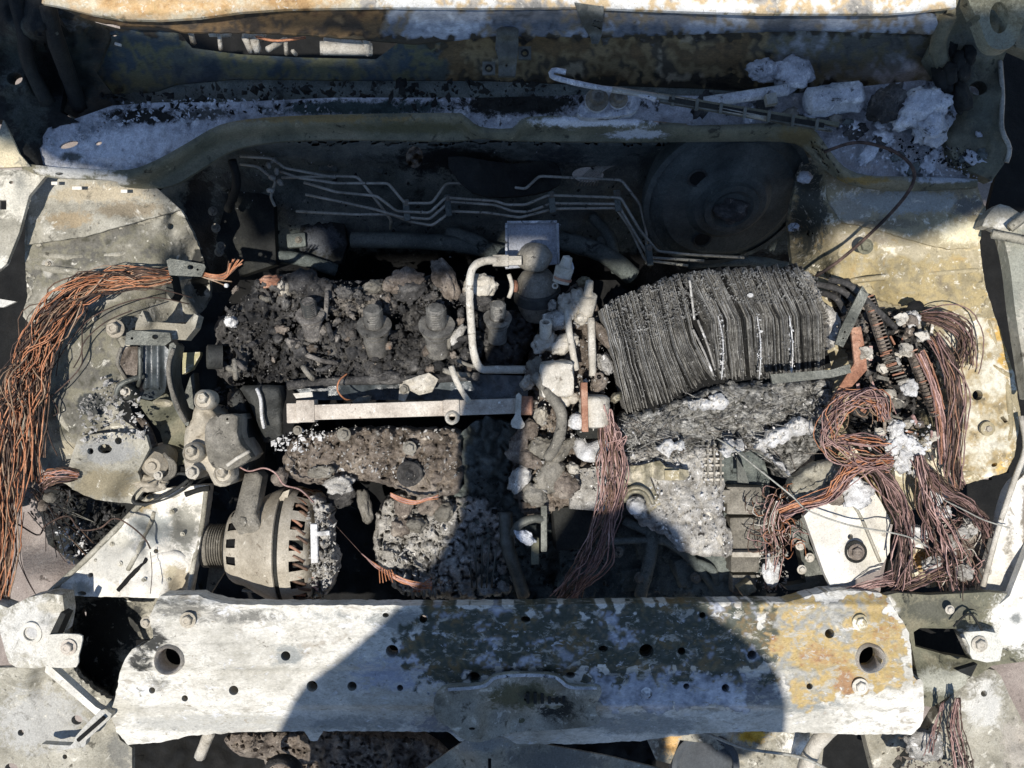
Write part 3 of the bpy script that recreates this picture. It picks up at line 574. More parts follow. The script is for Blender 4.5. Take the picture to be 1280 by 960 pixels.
wt = mottle([([(560, 50), (960, 48), (960, 96), (560, 98)], brt(('#3f3526', '#54452f', '#4a3e2b', '#63573f', '#3a352b', '#726a58'), 1.9), 40, 4, 16),
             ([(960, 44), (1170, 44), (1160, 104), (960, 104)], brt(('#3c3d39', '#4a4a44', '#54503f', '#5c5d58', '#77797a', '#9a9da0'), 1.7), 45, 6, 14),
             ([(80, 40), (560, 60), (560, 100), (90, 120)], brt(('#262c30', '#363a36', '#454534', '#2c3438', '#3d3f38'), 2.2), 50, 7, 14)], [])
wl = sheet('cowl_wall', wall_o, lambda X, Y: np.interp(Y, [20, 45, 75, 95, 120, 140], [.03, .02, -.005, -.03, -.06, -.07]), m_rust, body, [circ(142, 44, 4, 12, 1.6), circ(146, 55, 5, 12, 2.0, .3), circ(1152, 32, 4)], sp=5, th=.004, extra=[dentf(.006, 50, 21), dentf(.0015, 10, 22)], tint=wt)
for x, y in ((137, 44), (147, 55)): pbox('white_fleck', x - 4, y - 1.5, x + 4, y + 1.5, .02, .003, m_white, wl, rot=-.3, bev=.0003)
sheet('cowl_trough', [(60, 60), (120, 98), (300, 90), (600, 94), (900, 104), (1180, 100), (1220, 150), (1100, 160), (700, 150), (300, 150), (120, 165), (60, 130)], [(100, 130, -.055), (600, 120, -.06), (1150, 130, -.055)], m_bulk, body, sp=6, th=.004, extra=[crustf(.006, 20, 33, .2)], tint=patches([(300, 100, 90, 6, srgb('#4b4f4c'), .5)]))
scatter('charred_debris', [(120, 118), (300, 104), (660, 100), (760, 120), (700, 140), (430, 136), (250, 146), (140, 140)], 420, [(400, 120, -.034), (150, 130, -.02)], 2, 13, m_dark, body, 12, .5)
scatter('ash_crumbs', [(150, 128), (240, 122), (420, 126), (420, 140), (250, 150), (180, 152), (70, 190), (60, 175)], 240, [(200, 140, -.012), (420, 130, -.02)], 1.5, 8, m_ashblue, body, 13, .5)
# centre bracket on the rail
cb = sheet('rail_bracket', [(621, 34), (648, 34), (648, 60), (644, 95), (623, 95), (623, 72), (619, 60)], [(635, 36, .062), (635, 60, .05), (635, 92, .035)], m_steelg, body, [circ(633, 82, 1.6, 8)], sp=3, th=.006, tint=patches([(635, 60, 20, 50, srgb('#9a9d9c'), .8)]))
for (x0, y0) in ((648, 58), (603, 77)):
    sheet('bracket_ear', rect(x0, y0, x0 + 16, y0 + 16), .048 if x0 > 620 else .038, m_steelg, cb, [circ(x0 + 8, y0 + 8, 3.2, 12)], sp=3, th=.004)
    ring('ear_ring', x0 + 8, y0 + 8, .049 if x0 > 620 else .039, 5, 3.2, .003, m_dark, cb)
# bulkhead
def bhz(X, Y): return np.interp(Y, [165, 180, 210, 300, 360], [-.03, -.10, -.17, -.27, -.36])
bt = patches([(640, 352, 700, 34, srgb('#0c0c0c'), 1.9), (250, 280, 24, 90, srgb('#1c1c1c'), 1.0), (300, 260, 50, 60, srgb('#343736'), .9), (700, 200, 60, 30, srgb('#30363a'), .6), (560, 200, 90, 20, srgb('#181c1d'), .9), (620, 215, 40, 10, srgb('#4c5256'), .6), (800, 290, 60, 20, srgb('#59605f'), .45)])  # black band along the foot paints shade over sunlit metal
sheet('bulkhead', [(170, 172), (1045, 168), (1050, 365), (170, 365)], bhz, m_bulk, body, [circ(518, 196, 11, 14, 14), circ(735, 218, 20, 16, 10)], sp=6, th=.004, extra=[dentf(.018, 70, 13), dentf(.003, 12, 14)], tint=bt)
sheet('bulkhead_rib', [(300, 190), (340, 200), (345, 330), (300, 345), (270, 300)], -.2, m_dark, body, sp=8, th=.02, extra=[dentf(.01, 30, 3)])
sheet('sound_panel', smoothpoly([(560, 196), (640, 205), (690, 200), (700, 230), (650, 245), (590, 240)], 3), [(560, 200, -.10), (690, 240, -.15)], m_dark, body, sp=6, th=.01, extra=[dentf(.006, 20, 9)])
for i in range(7): tube('braid_strand', [(722 + i * 4, 232, -.17), (735 + i * 3, 214, -.15), (752 + i * 3, 206, -.16)], .0012, m_pipe, body, 8, 5)
scatter('bulkhead_debris', [(260, 200), (1000, 200), (1000, 350), (260, 350)], 300, lambda X, Y: bhz(X, Y) + .02, 1.5, 7, m_dark, body, 31, .6)
scatter('fallen_chips', [(270, 190), (1000, 190), (780, 350), (270, 340)], 60, lambda X, Y: bhz(X, Y) + .025, 1, 3, m_ashblue, body, 32, .4)
sheet('lit_gap_plate', circ(518, 200, 14, 12, 18), -.36, m_charb, body, sp=4, th=.003, extra=[crustf(.02, 10, 3)])
for i, (x0, y0, x1, y1, r_) in enumerate([(440, 300, 640, 318, .012), (560, 290, 625, 330, .010), (700, 300, 790, 345, .014), (740, 270, 770, 340, .008), (300, 320, 420, 338, .010), (860, 330, 985, 334, .008), (450, 190, 455, 240, .005), (600, 185, 640, 200, .006)]):
    tube('bulkhead_hose', [(x0, y0, -.23), ((x0 + x1) / 2 + 8, (y0 + y1) / 2 - 6, -.22), (x1, y1, -.24)], r_, m_bulk, body, 16, 10)
for i, (x, y) in enumerate([(470, 205), (410, 205), (590, 215), (840, 200), (370, 300), (760, 300), (560, 300), (690, 215)]):
    pbox('bulkhead_bracket', x - 12, y - 9, x + 12, y + 9, -.17 if y < 250 else -.23, .012, m_bulk, body, R.uniform(-.5, .5), .003)
    bolt(x + 3, y, -.168 if y < 250 else -.228, 3, m_alud, body)
# bay floor and longitudinal rails
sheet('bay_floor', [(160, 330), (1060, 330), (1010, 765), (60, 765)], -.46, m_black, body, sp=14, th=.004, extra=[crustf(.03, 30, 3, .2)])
scatter('floor_debris', [(240, 560), (960, 560), (960, 750), (240, 750)], 350, [(600, 650, -.44)], 3, 14, m_black, body, 3, .8)

# A-post feet
lp = sheet('pillar_foot', [(-15, -15), (62, -15), (60, 6), (75, 30), (68, 60), (82, 100), (75, 140), (95, 150), (60, 162), (44, 188), (50, 210), (24, 200), (5, 150), (-15, 150)], [(0, 0, .06), (50, 20, .08), (70, 100, -.02), (10, 100, .02), (30, 180, .0), (60, 160, -.02)], m_dark, body, [circ(18, 98, 10, 18, 8)], sp=5, th=.02, extra=[dentf(.012, 30, 7), dentf(.002, 8, 8)], tint=patches([(20, 60, 30, 50, srgb('#3b413b'), .7), (35, 140, 30, 50, srgb('#4a4e48'), .8), (15, 100, 25, 25, srgb('#50544e'), .7)]))
tube('pillar_fold', [(20, 0, .07), (30, 40, .06), (36, 80, .03), (60, 130, -.0)], .009, m_dark, lp, 14, 8)
tube('pillar_fold', [(60, 8, .085), (70, 50, .06), (84, 90, .02), (100, 135, -.03)], .010, m_dark, lp, 14, 8)
sheet('side_gusset', [(60, 5), (110, 22), (140, 40), (120, 90), (150, 130), (100, 150), (80, 140), (84, 100), (68, 60)], [(80, 20, .05), (130, 50, .02), (100, 130, -.03)], m_rust, body, sp=5, th=.006, extra=[dentf(.012, 24, 17)], tint=patches([(100, 80, 40, 60, srgb('#2d312d'), .8)]))
rp = sheet('pillar_foot', [(1160, -15), (1295, -15), (1295, 70), (1262, 55), (1252, 80), (1252, 160), (1262, 185), (1255, 205), (1240, 226), (1195, 205), (1180, 170), (1170, 150), (1190, 120), (1160, 70), (1175, 40)], [(1170, 0, .08), (1250, 20, .06), (1230, 100, .01), (1200, 60, .03), (1220, 180, 0), (1180, 140, -.02), (1250, 190, .01)], m_olive, body, [circ(1223, 110, 11, 18, 9)], sp=5, th=.02, extra=[dentf(.008, 30, 17), dentf(.002, 8, 18)], tint=patches([(1225, 140, 26, 40, srgb('#54574c'), .8), (1200, 90, 30, 40, srgb('#43443c'), .8), (1225, 50, 40, 40, srgb('#6a6b60'), .6)]))
hg = sheet('bonnet_hinge', smoothpoly([(1212, -12), (1225, 30), (1235, 55), (1250, 62), (1268, 55), (1282, 20), (1290, -12)], 3), [(1215, 0, .10), (1250, 50, .09), (1280, 0, .12)], m_olive, rp, [circ(1249, 22, 12, 18, 20), circ(1222, 22, 4)], sp=4, th=.02, tint=patches([(1250, 40, 60, 50, srgb('#8a8a78'), .7)]))
tube('flange_edge', [(1250, 75, .02), (1253, 120, .01), (1252, 160, .015), (1262, 185, .012), (1258, 203, .01)], .003, m_pipe, rp, 16, 6)
tube('pillar_fold', [(1185, 20, .07), (1172, 60, .04), (1185, 100, .0), (1178, 135, -.02)], .010, m_olive, rp, 14, 8)
for i, (x, y) in enumerate([(1198, 78), (1204, 90), (1210, 70), (1188, 92)]): lump('clinker', x, y, .03, 9, 14, 9, m_dark, rp, .3, i + 3)
scatter('ash_crumbs', [(1050, 150), (1120, 175), (1200, 185), (1236, 200), (1230, 222), (1150, 218), (1080, 212), (1045, 190)], 420, [(1100, 190, .0)], 1, 5.5, m_ashblue, body, 14, .5)
scatter('soot_crumbs', [(1090, 170), (1200, 180), (1236, 195), (1230, 212), (1120, 200)], 140, [(1100, 190, .003)], 1.5, 6, m_black, body, 15, .5)

# right inner wing
RW = [(1000, 200), (1012, 186), (1030, 206), (1055, 224), (1095, 234), (1150, 237), (1222, 233), (1232, 262), (1224, 300), (1232, 360), (1252, 420), (1268, 470), (1276, 520), (1268, 570), (1258, 590), (1205, 606), (1150, 612), (1130, 660), (1060, 640), (1035, 560), (1035, 430), (1020, 345), (990, 330), (985, 280)]
def rwz(X, Y):
    return idw([(1005, 210, -.10), (990, 300, -.16), (1020, 340, -.09), (1050, 240, -.05), (1150, 245, -.03), (1215, 240, -.02), (1060, 290, -.05), (1130, 290, -.02), (1210, 290, -.01), (1050, 340, -.04), (1130, 350, -.012), (1220, 370, -.008), (1060, 430, -.09), (1110, 430, -.08), (1120, 500, -.09), (1200, 440, -.014), (1190, 520, -.016), (1250, 470, -.008), (1225, 510, -.01), (1245, 570, -.012), (1180, 590, -.03), (1120, 600, -.09), (1070, 560, -.10)])(X, Y)
rwt = patches([(1010, 260, 26, 70, srgb('#4b4c44'), 1), (1020, 330, 30, 20, srgb('#55503f'), .8), (1130, 255, 80, 16, srgb('#b3b4ac'), .95), (1200, 255, 40, 20, srgb('#8f918b'), .8), (1080, 300, 60, 12, srgb('#9d927c'), .8), (1130, 320, 60, 14, srgb('#ddd3ba'), .85), (1190, 300, 40, 12, srgb('#c9b993'), .8), (1205, 440, 24, 30, WHT, .9), (1200, 500, 30, 60, srgb('#efe9d8'), .95), (1200, 570, 50, 30, srgb('#eee3c8'), .95), (1175, 560, 14, 24, srgb('#a98379'), .8), (1120, 480, 60, 90, DRK, 1), (1080, 600, 60, 50, srgb('#7d6a4c'), .8), (1250, 560, 14, 40, srgb('#c9a968'), .8), (1250, 440, 16, 40, srgb('#c4a057'), .9), (1160, 390, 60, 10, srgb('#4b4740'), .9)])
rwt0 = rwt
rwt = mottle([([(1178, 410), (1240, 400), (1262, 480), (1270, 560), (1240, 590), (1190, 600), (1172, 560)], [srgb(c) for c in ('#5f5746', '#85785c', '#a3916d', '#b3a88e', '#c7c0ab', '#d3cdbb', '#bbb4a1')], 22, 3, 10),
              ([(1055, 310), (1222, 312), (1228, 390), (1170, 396), (1100, 372), (1040, 340)], [srgb(c) for c in ('#827761', '#94886a', '#a5956e', '#a2977b', '#aea388', '#bcb39b')], 50, 5, 10)], [])
rwt_a = rwt; rwt = lambda x, y: rwt_a(x, y) if rwt_a(x, y)[3] > 0 else rwt0(x, y)
rw = sheet('inner_wing', RW, rwz, m_ochre, body, [circ(1222, 494, 6.5, 18), (lambda c: [(1250, 522), (1254, 520), (1260, 527), (1256, 529)])(0), circ(1243, 581, 4, 12, 2.5, -.4)], sp=3.4, th=.012, extra=[dentf(.004, 40, 31), dentf(.0012, 9, 32)], tint=rwt, rag=1.2)
sheet('hole_shade_sheet', [(1190, 440), (1262, 440), (1268, 590), (1200, 600)], -.10, m_black, rw, sp=20, th=.004)  # black backing paints the darkness seen through the holes
rw['label'] = 'right inner wing with ochre rust and flaked white paint'
sheet('seam_panel', [(1052, 278), (1085, 284), (1120, 294), (1160, 306), (1190, 312), (1222, 308), (1226, 298), (1230, 262), (1220, 236), (1150, 239), (1095, 236), (1052, 226), (1030, 215), (1035, 250)], lambda X, Y: rwz(X, Y) + .005, m_ochre, rw, sp=5, th=.005, extra=[dentf(.004, 40, 31)], tint=patches([(1130, 252, 90, 16, srgb('#a5a7a0'), 1), (1060, 262, 40, 20, srgb('#a29e90'), .9), (1200, 290, 40, 20, srgb('#d3c9a8'), .8), (1110, 280, 60, 8, srgb('#837a66'), .9), (1210, 255, 30, 20, srgb('#6e6c66'), .8)]), rag=1)
rwzd = lambda X, Y: rwz(X, Y) + dentf(.004, 40, 31)(X, Y) + dentf(.0012, 9, 32)(X, Y)
for pts_ in ([(1060, 352), (1110, 346), (1170, 342), (1222, 338)], [(1222, 430), (1232, 450), (1248, 462), (1262, 470)], [(1188, 600), (1215, 590), (1240, 592)], [(1226, 370), (1240, 420), (1258, 480), (1262, 540), (1250, 582)]):
    tube_on('pressed_fold', pts_, .004, rwzd, m_ochre, rw, .75, 24)
lump('weld_nub', 1205, 512, .0, .1, .1, .1, m_ochre, rw, .1, 1, 1)
ring('drain_ring', 1235, 536, -.004, 9, 4, .004, m_ochre, rw); bolt(1235, 536, -.006, 4, m_alu, rw)
bolt(1081, 308, -.02, 7, m_olive, rw); lump('clip', 1006, 222, -.05, 10, 8, 8, m_ashblue, rw, .3, 3); lump('clip', 992, 284, -.06, 7, 6, 8, m_ashblue, rw, .3, 5)
# outer wing rail to the right
sheet('wing_rail', smoothpoly([(1228, 282), (1250, 288), (1262, 330), (1268, 380), (1277, 440), (1290, 500), (1295, 300), (1285, 275), (1250, 255)], 3), [(1240, 285, .02), (1280, 400, .035), (1285, 300, .03)], m_mott, body, sp=5, th=.02, extra=[dentf(.004, 30, 3)], tint=patches([(1270, 340, 26, 80, srgb('#8f8f82'), .8), (1260, 280, 30, 10, LGR, .7)]))
for (a, b, c, d) in ((1262, 285, 1292, 262), (1240, 292, 1290, 302)): tube('fold_strip', [(a, b, .035), (c, d, .04)], .006, m_mott, body, 4, 4)
sheet('arch_liner', [(1215, 60), (1300, 60), (1300, 760), (1100, 760), (1130, 600), (1240, 600), (1225, 300), (1250, 200)], [(1270, 150, -.2), (1270, 500, -.25), (1200, 700, -.25)], m_black, body, sp=20, th=.01)
sheet('wing_rail', smoothpoly([(1295, 560), (1283, 590), (1262, 615), (1245, 680), (1228, 735), (1240, 742), (1262, 738), (1280, 690), (1295, 640)], 3), [(1280, 580, .0), (1235, 730, -.03), (1290, 640, -.01)], m_white, body, sp=5, th=.02, extra=[dentf(.004, 30, 3)], tint=patches([(1283, 650, 8, 60, srgb('#7d7568'), .9), (1262, 680, 8, 60, srgb('#8a8478'), .6)]))
sheet('wing_rail', [(1250, 755), (1262, 745), (1295, 660), (1295, 760), (1270, 772)], .0, m_white, body, sp=5, th=.012, extra=[dentf(.004, 30, 3)])
tube('edge_bead', [(1276, 520, .0), (1282, 560, .002), (1268, 600, .0), (1248, 660, -.01), (1228, 735, -.02)], .0035, m_alul, body, 18, 6)
bolt(1234, 714, -.02, 4, m_alul, body)

# left headlamp panel and end plate
hz = [(10, 780, .0), (60, 770, -.002), (84, 760, -.03), (110, 770, -.17), (150, 780, -.18), (190, 770, -.17), (120, 830, -.18), (100, 800, -.17), (150, 850, -.15), (60, 860, -.045), (130, 880, -.09), (20, 900, -.04), (100, 920, -.05), (150, 950, -.07), (30, 830, -.01)]
def lhz(X, Y):
    poly = [(84, 740), (210, 740), (200, 800), (166, 822), (150, 850), (142, 872), (120, 860), (96, 838), (86, 800)]
    d = polydist(X, Y, poly); d = np.where(inside(X, Y, poly), d, -d); k = np.clip(d / 7 + .3, 0, 1)
    return idw([(10, 780, .0), (60, 770, -.002), (60, 860, -.045), (130, 890, -.06), (20, 900, -.04), (100, 920, -.05), (150, 950, -.07), (30, 830, -.01)])(X, Y) * (1 - k) + (-.17 - .02 * np.clip((Y - 800) / 60, -1, 1)) * k
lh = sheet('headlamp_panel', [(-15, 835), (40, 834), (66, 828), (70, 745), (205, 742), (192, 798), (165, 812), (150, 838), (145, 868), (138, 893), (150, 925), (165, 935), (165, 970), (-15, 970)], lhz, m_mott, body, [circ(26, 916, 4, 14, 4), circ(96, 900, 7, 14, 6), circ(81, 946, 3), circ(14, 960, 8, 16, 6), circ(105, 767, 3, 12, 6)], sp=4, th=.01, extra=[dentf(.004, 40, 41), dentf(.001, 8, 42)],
           tint=patches([(135, 780, 50, 45, srgb('#33332f'), 1.1), (120, 830, 34, 34, srgb('#383833'), 1.0), (50, 900, 70, 50, srgb('#a8a69f'), .85), (150, 940, 20, 30, srgb('#77756d'), .8)]))  # dark patches in the recess paint the shadow falling there
sheet('end_plate', smoothpoly([(-12, 752), (10, 760), (35, 747), (78, 744), (76, 790), (60, 805), (66, 832), (20, 834), (8, 820), (0, 790), (-12, 780)], 2), [(10, 770, -.002), (45, 790, .014), (70, 750, .004), (30, 825, .002)], m_mott, lh, sp=4, th=.03, extra=[dentf(.003, 18, 43)], tint=patches([(40, 790, 60, 60, srgb('#c9c6bd'), .75), (40, 790, 20, 16, srgb('#b5b3ae'), .9), (60, 760, 24, 12, srgb('#b9b3a3'), .8)]))
ring('pressed_boss', 38, 792, .015, 14, 9, .003, m_white, lh)
tb = sheet('bolt_tab', smoothpoly([(60, 798), (66, 793), (98, 793), (103, 800), (98, 820), (95, 834), (62, 834), (58, 828)], 2), .024, m_mott, lh, sp=4, th=.003, tint=patches([(80, 812, 60, 60, srgb('#c2beb2'), .9)])); bolt(86, 809, .025, 7, m_rod, lh)
sheet('tab_fold', [(58, 828), (64, 834), (120, 884), (128, 888), (122, 896), (56, 840)], [(60, 832, .012), (125, 890, -.02)], m_white, lh, sp=4, th=.014)
sheet('lamp_channel', smoothpoly([(88, 932), (95, 920), (125, 888), (136, 890), (138, 898), (108, 925), (104, 934), (60, 938), (52, 930)], 2), [(60, 934, -.02), (130, 892, -.01)], m_mott, lh, sp=4, th=.012, extra=[dentf(.003, 10, 4)], tint=patches([(100, 910, 60, 40, srgb('#b1afa8'), .9)]))
tube('channel_groove', [(98, 925, -.013), (130, 897, -.004)], .003, m_black, lh, 4, 6)
sheet('side_fin', [(76, 765), (82, 768), (68, 800), (60, 798)], .02, m_dark, lh, sp=4, th=.02)
# right headlamp panel
rz_ = [(1120, 760, -.008), (1180, 765, -.01), (1230, 750, 0), (1265, 790, .008), (1150, 820, -.05), (1190, 810, -.06), (1160, 860, -.03), (1210, 850, -.03), (1240, 840, -.02), (1140, 880, -.03)]
rh = sheet('headlamp_panel', [(1100, 746), (1122, 741), (1160, 744), (1235, 740), (1295, 745), (1295, 825), (1240, 832), (1190, 868), (1165, 884), (1152, 882), (1148, 850), (1138, 800)], rz_, m_olive, body, [[(1142, 790), (1150, 785), (1196, 786), (1206, 806), (1214, 824), (1180, 818), (1144, 808)]], sp=5, th=.014, extra=[dentf(.003, 30, 51), dentf(.001, 8, 52)],
           tint=patches([(1175, 762, 60, 18, srgb('#57564a'), .9), (1265, 780, 34, 40, srgb('#e6e3da'), .95), (1270, 775, 12, 12, GRY, 1.2), (1180, 850, 40, 20, srgb('#a5a496'), .9), (1140, 870, 14, 30, LGR, .9), (1220, 800, 26, 20, LGR, .9), (1112, 760, 14, 20, LGR, .7)]))
sheet('bucket_shade', rect(1136, 780, 1222, 828), -.11, m_black, rh, sp=12, th=.004)  # black sheet stands in for the bolt tab's shadow in the opening
sheet('bolt_tab', smoothpoly([(1205, 792), (1212, 790), (1248, 792), (1250, 826), (1216, 824), (1212, 808)], 2), .014, m_mott, rh, sp=4, th=.003, tint=patches([(1230, 810, 40, 40, srgb('#c9c7bc'), 1)])); bolt(1224, 805, .015, 7, m_alul, rh)
tube('lamp_spring', [(1192, 783, .006), (1212, 767, .014), (1228, 789, .012)], .0015, m_dark, rh, 12, 5)
bolt(1187, 762, .0, 4, m_alul, rh); bolt(1215, 771, -.003, 6, m_olive, rh)
sheet('tab_shadow', [(1196, 838), (1222, 830), (1214, 846), (1204, 842)], .0, m_dark, rh, sp=4, th=.01)  # dark triangle painted as the bolt tab's cast shadow
# fender foot bottom right and ground glimpses
sheet('lower_wing', smoothpoly([(1180, 880), (1215, 845), (1245, 838), (1262, 870), (1280, 905), (1295, 940), (1295, 975), (1130, 975), (1150, 930)], 3), [(1220, 860, -.03), (1260, 900, -.06), (1160, 950, -.08), (1280, 960, -.05)], m_mott, body, [circ(1230, 867, 4)], sp=5, th=.02, extra=[dentf(.006, 26, 61), dentf(.0015, 8, 62)], tint=patches([(1230, 880, 30, 40, LGR, .8), (1270, 930, 24, 40, srgb('#a39c90'), .8)]))
# white diagonal chassis panel, left, deep in the bay
dpz = idw([(70, 740, -.05), (150, 680, -.07), (190, 640, -.09), (200, 700, -.06), (240, 640, -.10), (235, 730, -.08), (180, 740, -.05), (165, 690, -.045)])
dp = sheet('chassis_panel', [(56, 744), (72, 732), (100, 706), (140, 665), (172, 632), (186, 618), (210, 610), (262, 606), (256, 650), (245, 700), (236, 745), (205, 748)], [(70, 740, -.05), (150, 680, -.07), (190, 640, -.09), (200, 700, -.06), (240, 640, -.10), (235, 730, -.08), (180, 740, -.05), (165, 690, -.045)], m_white, body, [circ(113, 719, 4, 12, 3, -.5), circ(195, 689, 3), circ(102, 742, 6, 12, 3)], sp=5, th=.02, extra=[dentf(.006, 30, 71), dentf(.0015, 7, 72)],
           tint=patches([(140, 700, 50, 30, srgb('#b9b6ac'), .95), (225, 725, 20, 26, srgb('#a79c86'), .9), (100, 735, 20, 10, srgb('#a8a498'), .8), (190, 660, 40, 26, srgb('#9fa19c'), .9), (170, 625, 30, 20, srgb('#9a8b6c'), .9), (230, 660, 26, 40, srgb('#8f8d83'), .85), (150, 680, 30, 20, srgb('#b4b1a5'), .7), (220, 720, 24, 20, srgb('#b5ab92'), .8)]), rag=1)
tube_on('flange_edge', [(60, 742), (100, 706), (140, 666), (172, 634), (190, 619)], .0035, lambda X, Y: dpz(X, Y) + .003, m_mott, dp, .2, 30)
tube_on('flange_edge', [(258, 612), (252, 660), (242, 705), (236, 742)], .0035, lambda X, Y: dpz(X, Y) + .003, m_mott, dp, .2, 30)
for x_, y_ in ((120, 700), (140, 680), (215, 640), (228, 668), (180, 725), (210, 725), (150, 705)): bolt(x_, y_, dpz(np.array([x_]), np.array([y_]))[0] + .001, 2.2, m_mott, dp, 'spot_weld')
tube_on('panel_crease', [(193, 640), (188, 655), (180, 672), (172, 690), (160, 712)], .003, dpz, m_mott, dp, .5)
tube_on('panel_slot', [(148, 738), (160, 724), (172, 711), (184, 698)], .0032, dpz, m_black, dp, .5)
tube_on('pressed_ridge', [(190, 700), (202, 695), (215, 693), (226, 697), (234, 706), (232, 714)], .007, dpz, m_white, dp, .6)
# dark shelf between wing and diagonal panel
sheet('wheel_arch', [(58, 600), (100, 622), (150, 628), (175, 612), (184, 630), (140, 672), (95, 706), (60, 680), (45, 620)], -.2, m_dark, body, sp=6, th=.05, extra=[crustf(.02, 14, 9)])
scatter('arch_debris', [(20, 612), (60, 604), (150, 640), (120, 690), (90, 704), (50, 660)], 260, [(80, 650, -.17)], 2, 12, m_char, body, 16, .6)
scatter('ash_crumbs', [(70, 660), (100, 650), (112, 690), (90, 708), (74, 690)], 80, [(80, 650, -.15)], 2, 7, m_ash, body, 17, .6)
sheet('arch_skirt', [(20, 650), (34, 640), (60, 670), (96, 705), (60, 742), (36, 748)], [(40, 660, -.5), (60, 740, -.4)], m_ground, body, sp=8, th=.004)

# ------------------------------------------------------------ parts seen below the crossmember
low = thing('radiator_mount', 'blackened radiator remains with ash crust below the front crossmember, left of centre', 'radiator', 330, 950, -.25)
sheet('radiator_tank', [(150, 905), (820, 905), (820, 975), (150, 975)], -.25, m_black, low, sp=8, th=.02, extra=[crustf(.02, 22, 4)])
sheet('torn_insulation', smoothpoly([(280, 925), (300, 915), (350, 916), (400, 912), (470, 920), (530, 925), (560, 960), (470, 975), (345, 975), (330, 950), (300, 945)], 3), [(300, 930, -.14), (450, 930, -.12), (340, 960, -.20), (530, 950, -.16)], m_charb, low, sp=3, th=.03, extra=[crustf(.022, 18, 44)], edge=.01)
tube('strut', [(262, 915, -.09), (250, 945, -.12)], .008, m_alul, low, 4, 8)
ring('hose_stub', 350, 975, -.10, 26, 20, .02, m_char, low)
pul = thing('cooling_fan_motor', 'round grey ribbed fan motor housing below the crossmember, right of centre', 'fan motor', 882, 955, -.12)
for i, (ro, h) in enumerate([(42, 0), (40, -.008), (43, -.016), (40, -.024)]): ring('housing_rib', 882, 958, -.10 + h, ro, ro - 7, .007, m_tyre, pul)
splitsmooth(lathe('housing', [(-.03, .047), (0, .047), (.004, .03), (.004, 0.0001)], P(882, 958, -.112), (0, 0, 1), m_tyre, pul, 40), 40)
lb = thing('lower_front_beam', 'rusty torn lower beam with pale flaking below the right of the crossmember', 'beam', 980, 945, -.1)
sheet('beam_skin', [(800, 905), (850, 900), (930, 905), (1150, 905), (1160, 975), (915, 975), (890, 930), (850, 925), (838, 955), (820, 950)], [(850, 910, -.09), (950, 950, -.12), (1100, 950, -.16)], m_mott, lb, [[(1030, 930), (1050, 915), (1080, 915), (1095, 975), (1025, 975)]], sp=4, th=.02, extra=[crustf(.012, 20, 45, .2)], tint=patches([(940, 920, 24, 10, srgb('#c9a23c'), .9), (840, 920, 12, 26, srgb('#c9a46c'), .9), (900, 940, 20, 20, DRK, .6), (1000, 930, 30, 20, WHT, .7)]))
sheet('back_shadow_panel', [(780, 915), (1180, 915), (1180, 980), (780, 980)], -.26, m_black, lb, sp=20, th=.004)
tube('brace_bar', [(1050, 900, -.05), (1020, 930, -.06), (1004, 968, -.08)], .011, m_alul, lb, 10, 8)
tube('cable', [(880, 915, -.045), (930, 935, -.05), (1000, 946, -.05), (1040, 965, -.05)], .002, m_pipe, lb, 16, 6)
rl = thing('corner_loom', 'dark burnt wires hanging over rubble at the bottom right corner', 'wires', 1195, 930, -.03)
wirebundle(rl, [(1198, 872, .0), (1195, 905, -.02), (1204, 940, -.03), (1208, 975, -.03)], 14, [4, 10, 14, 16], .9, [m_cu3, m_cu5, m_cu4], 3)
wirebundle(rl, [(1178, 878, .0), (1168, 905, -.02), (1160, 940, -.03)], 6, [4, 10, 12], .9, [m_cu3, m_cu5], 4)
scatter('rubble', [(1120, 905), (1280, 905), (1285, 965), (1120, 965)], 300, [(1200, 930, -.062)], 2, 9, m_charb, rl, 18, .6)
lump('clinker', 1155, 930, -.05, 24, 20, 16, m_ashcr, rl, .35, 6, 4)

# ------------------------------------------------------------ brake booster and pipes
bo = thing('brake_booster', 'round black brake booster with two holes on the bulkhead, in shade', 'brake booster', 905, 245, -.2)
bax = Vector((.10, -.72, .68)).normalized(); bc = P(908, 246, -.13)
splitsmooth(lathe('shell', [(-.09, .085), (-.02, .115), (0, .112), (.004, .098), (.010, .092), (.012, .06), (.022, .05), (.026, .0001)], bc, bax, m_boost, bo, 56, jit=.01), 35)
splitsmooth(lathe('crimped_rim', [(-.006, .110), (-.006, .117), (.003, .117), (.004, .109)], bc, bax, m_boost, bo, 60), 35)
splitsmooth(lathe('hub_seat', [(.02, .040), (.030, .038), (.030, .030), (.024, .022), (.024, .0001)], bc, bax, m_boost, bo, 30), 35)
bu = bax.cross(Vector((1, 0, 0))).normalized(); bv = bu.cross(bax).normalized()
for du, dv in ((-.062, -.028), (.042, -.05)):
    lathe('stud_hole', [(.012, .0105), (.0145, .0125), (.0115, .014)], bc + bv * dv * 1.0 + bu * du, bax, m_iron, bo, 20)
    lathe('hole_floor', [(.0130, .0108), (.0131, .0001)], bc + bv * dv + bu * du, bax, m_black, bo, 20)
V, F = lump_vf(bc + bax * .03, (.022, .020, .012), .5, 4, 3); mk('melted_plug', V, F, m_char, bo, False)
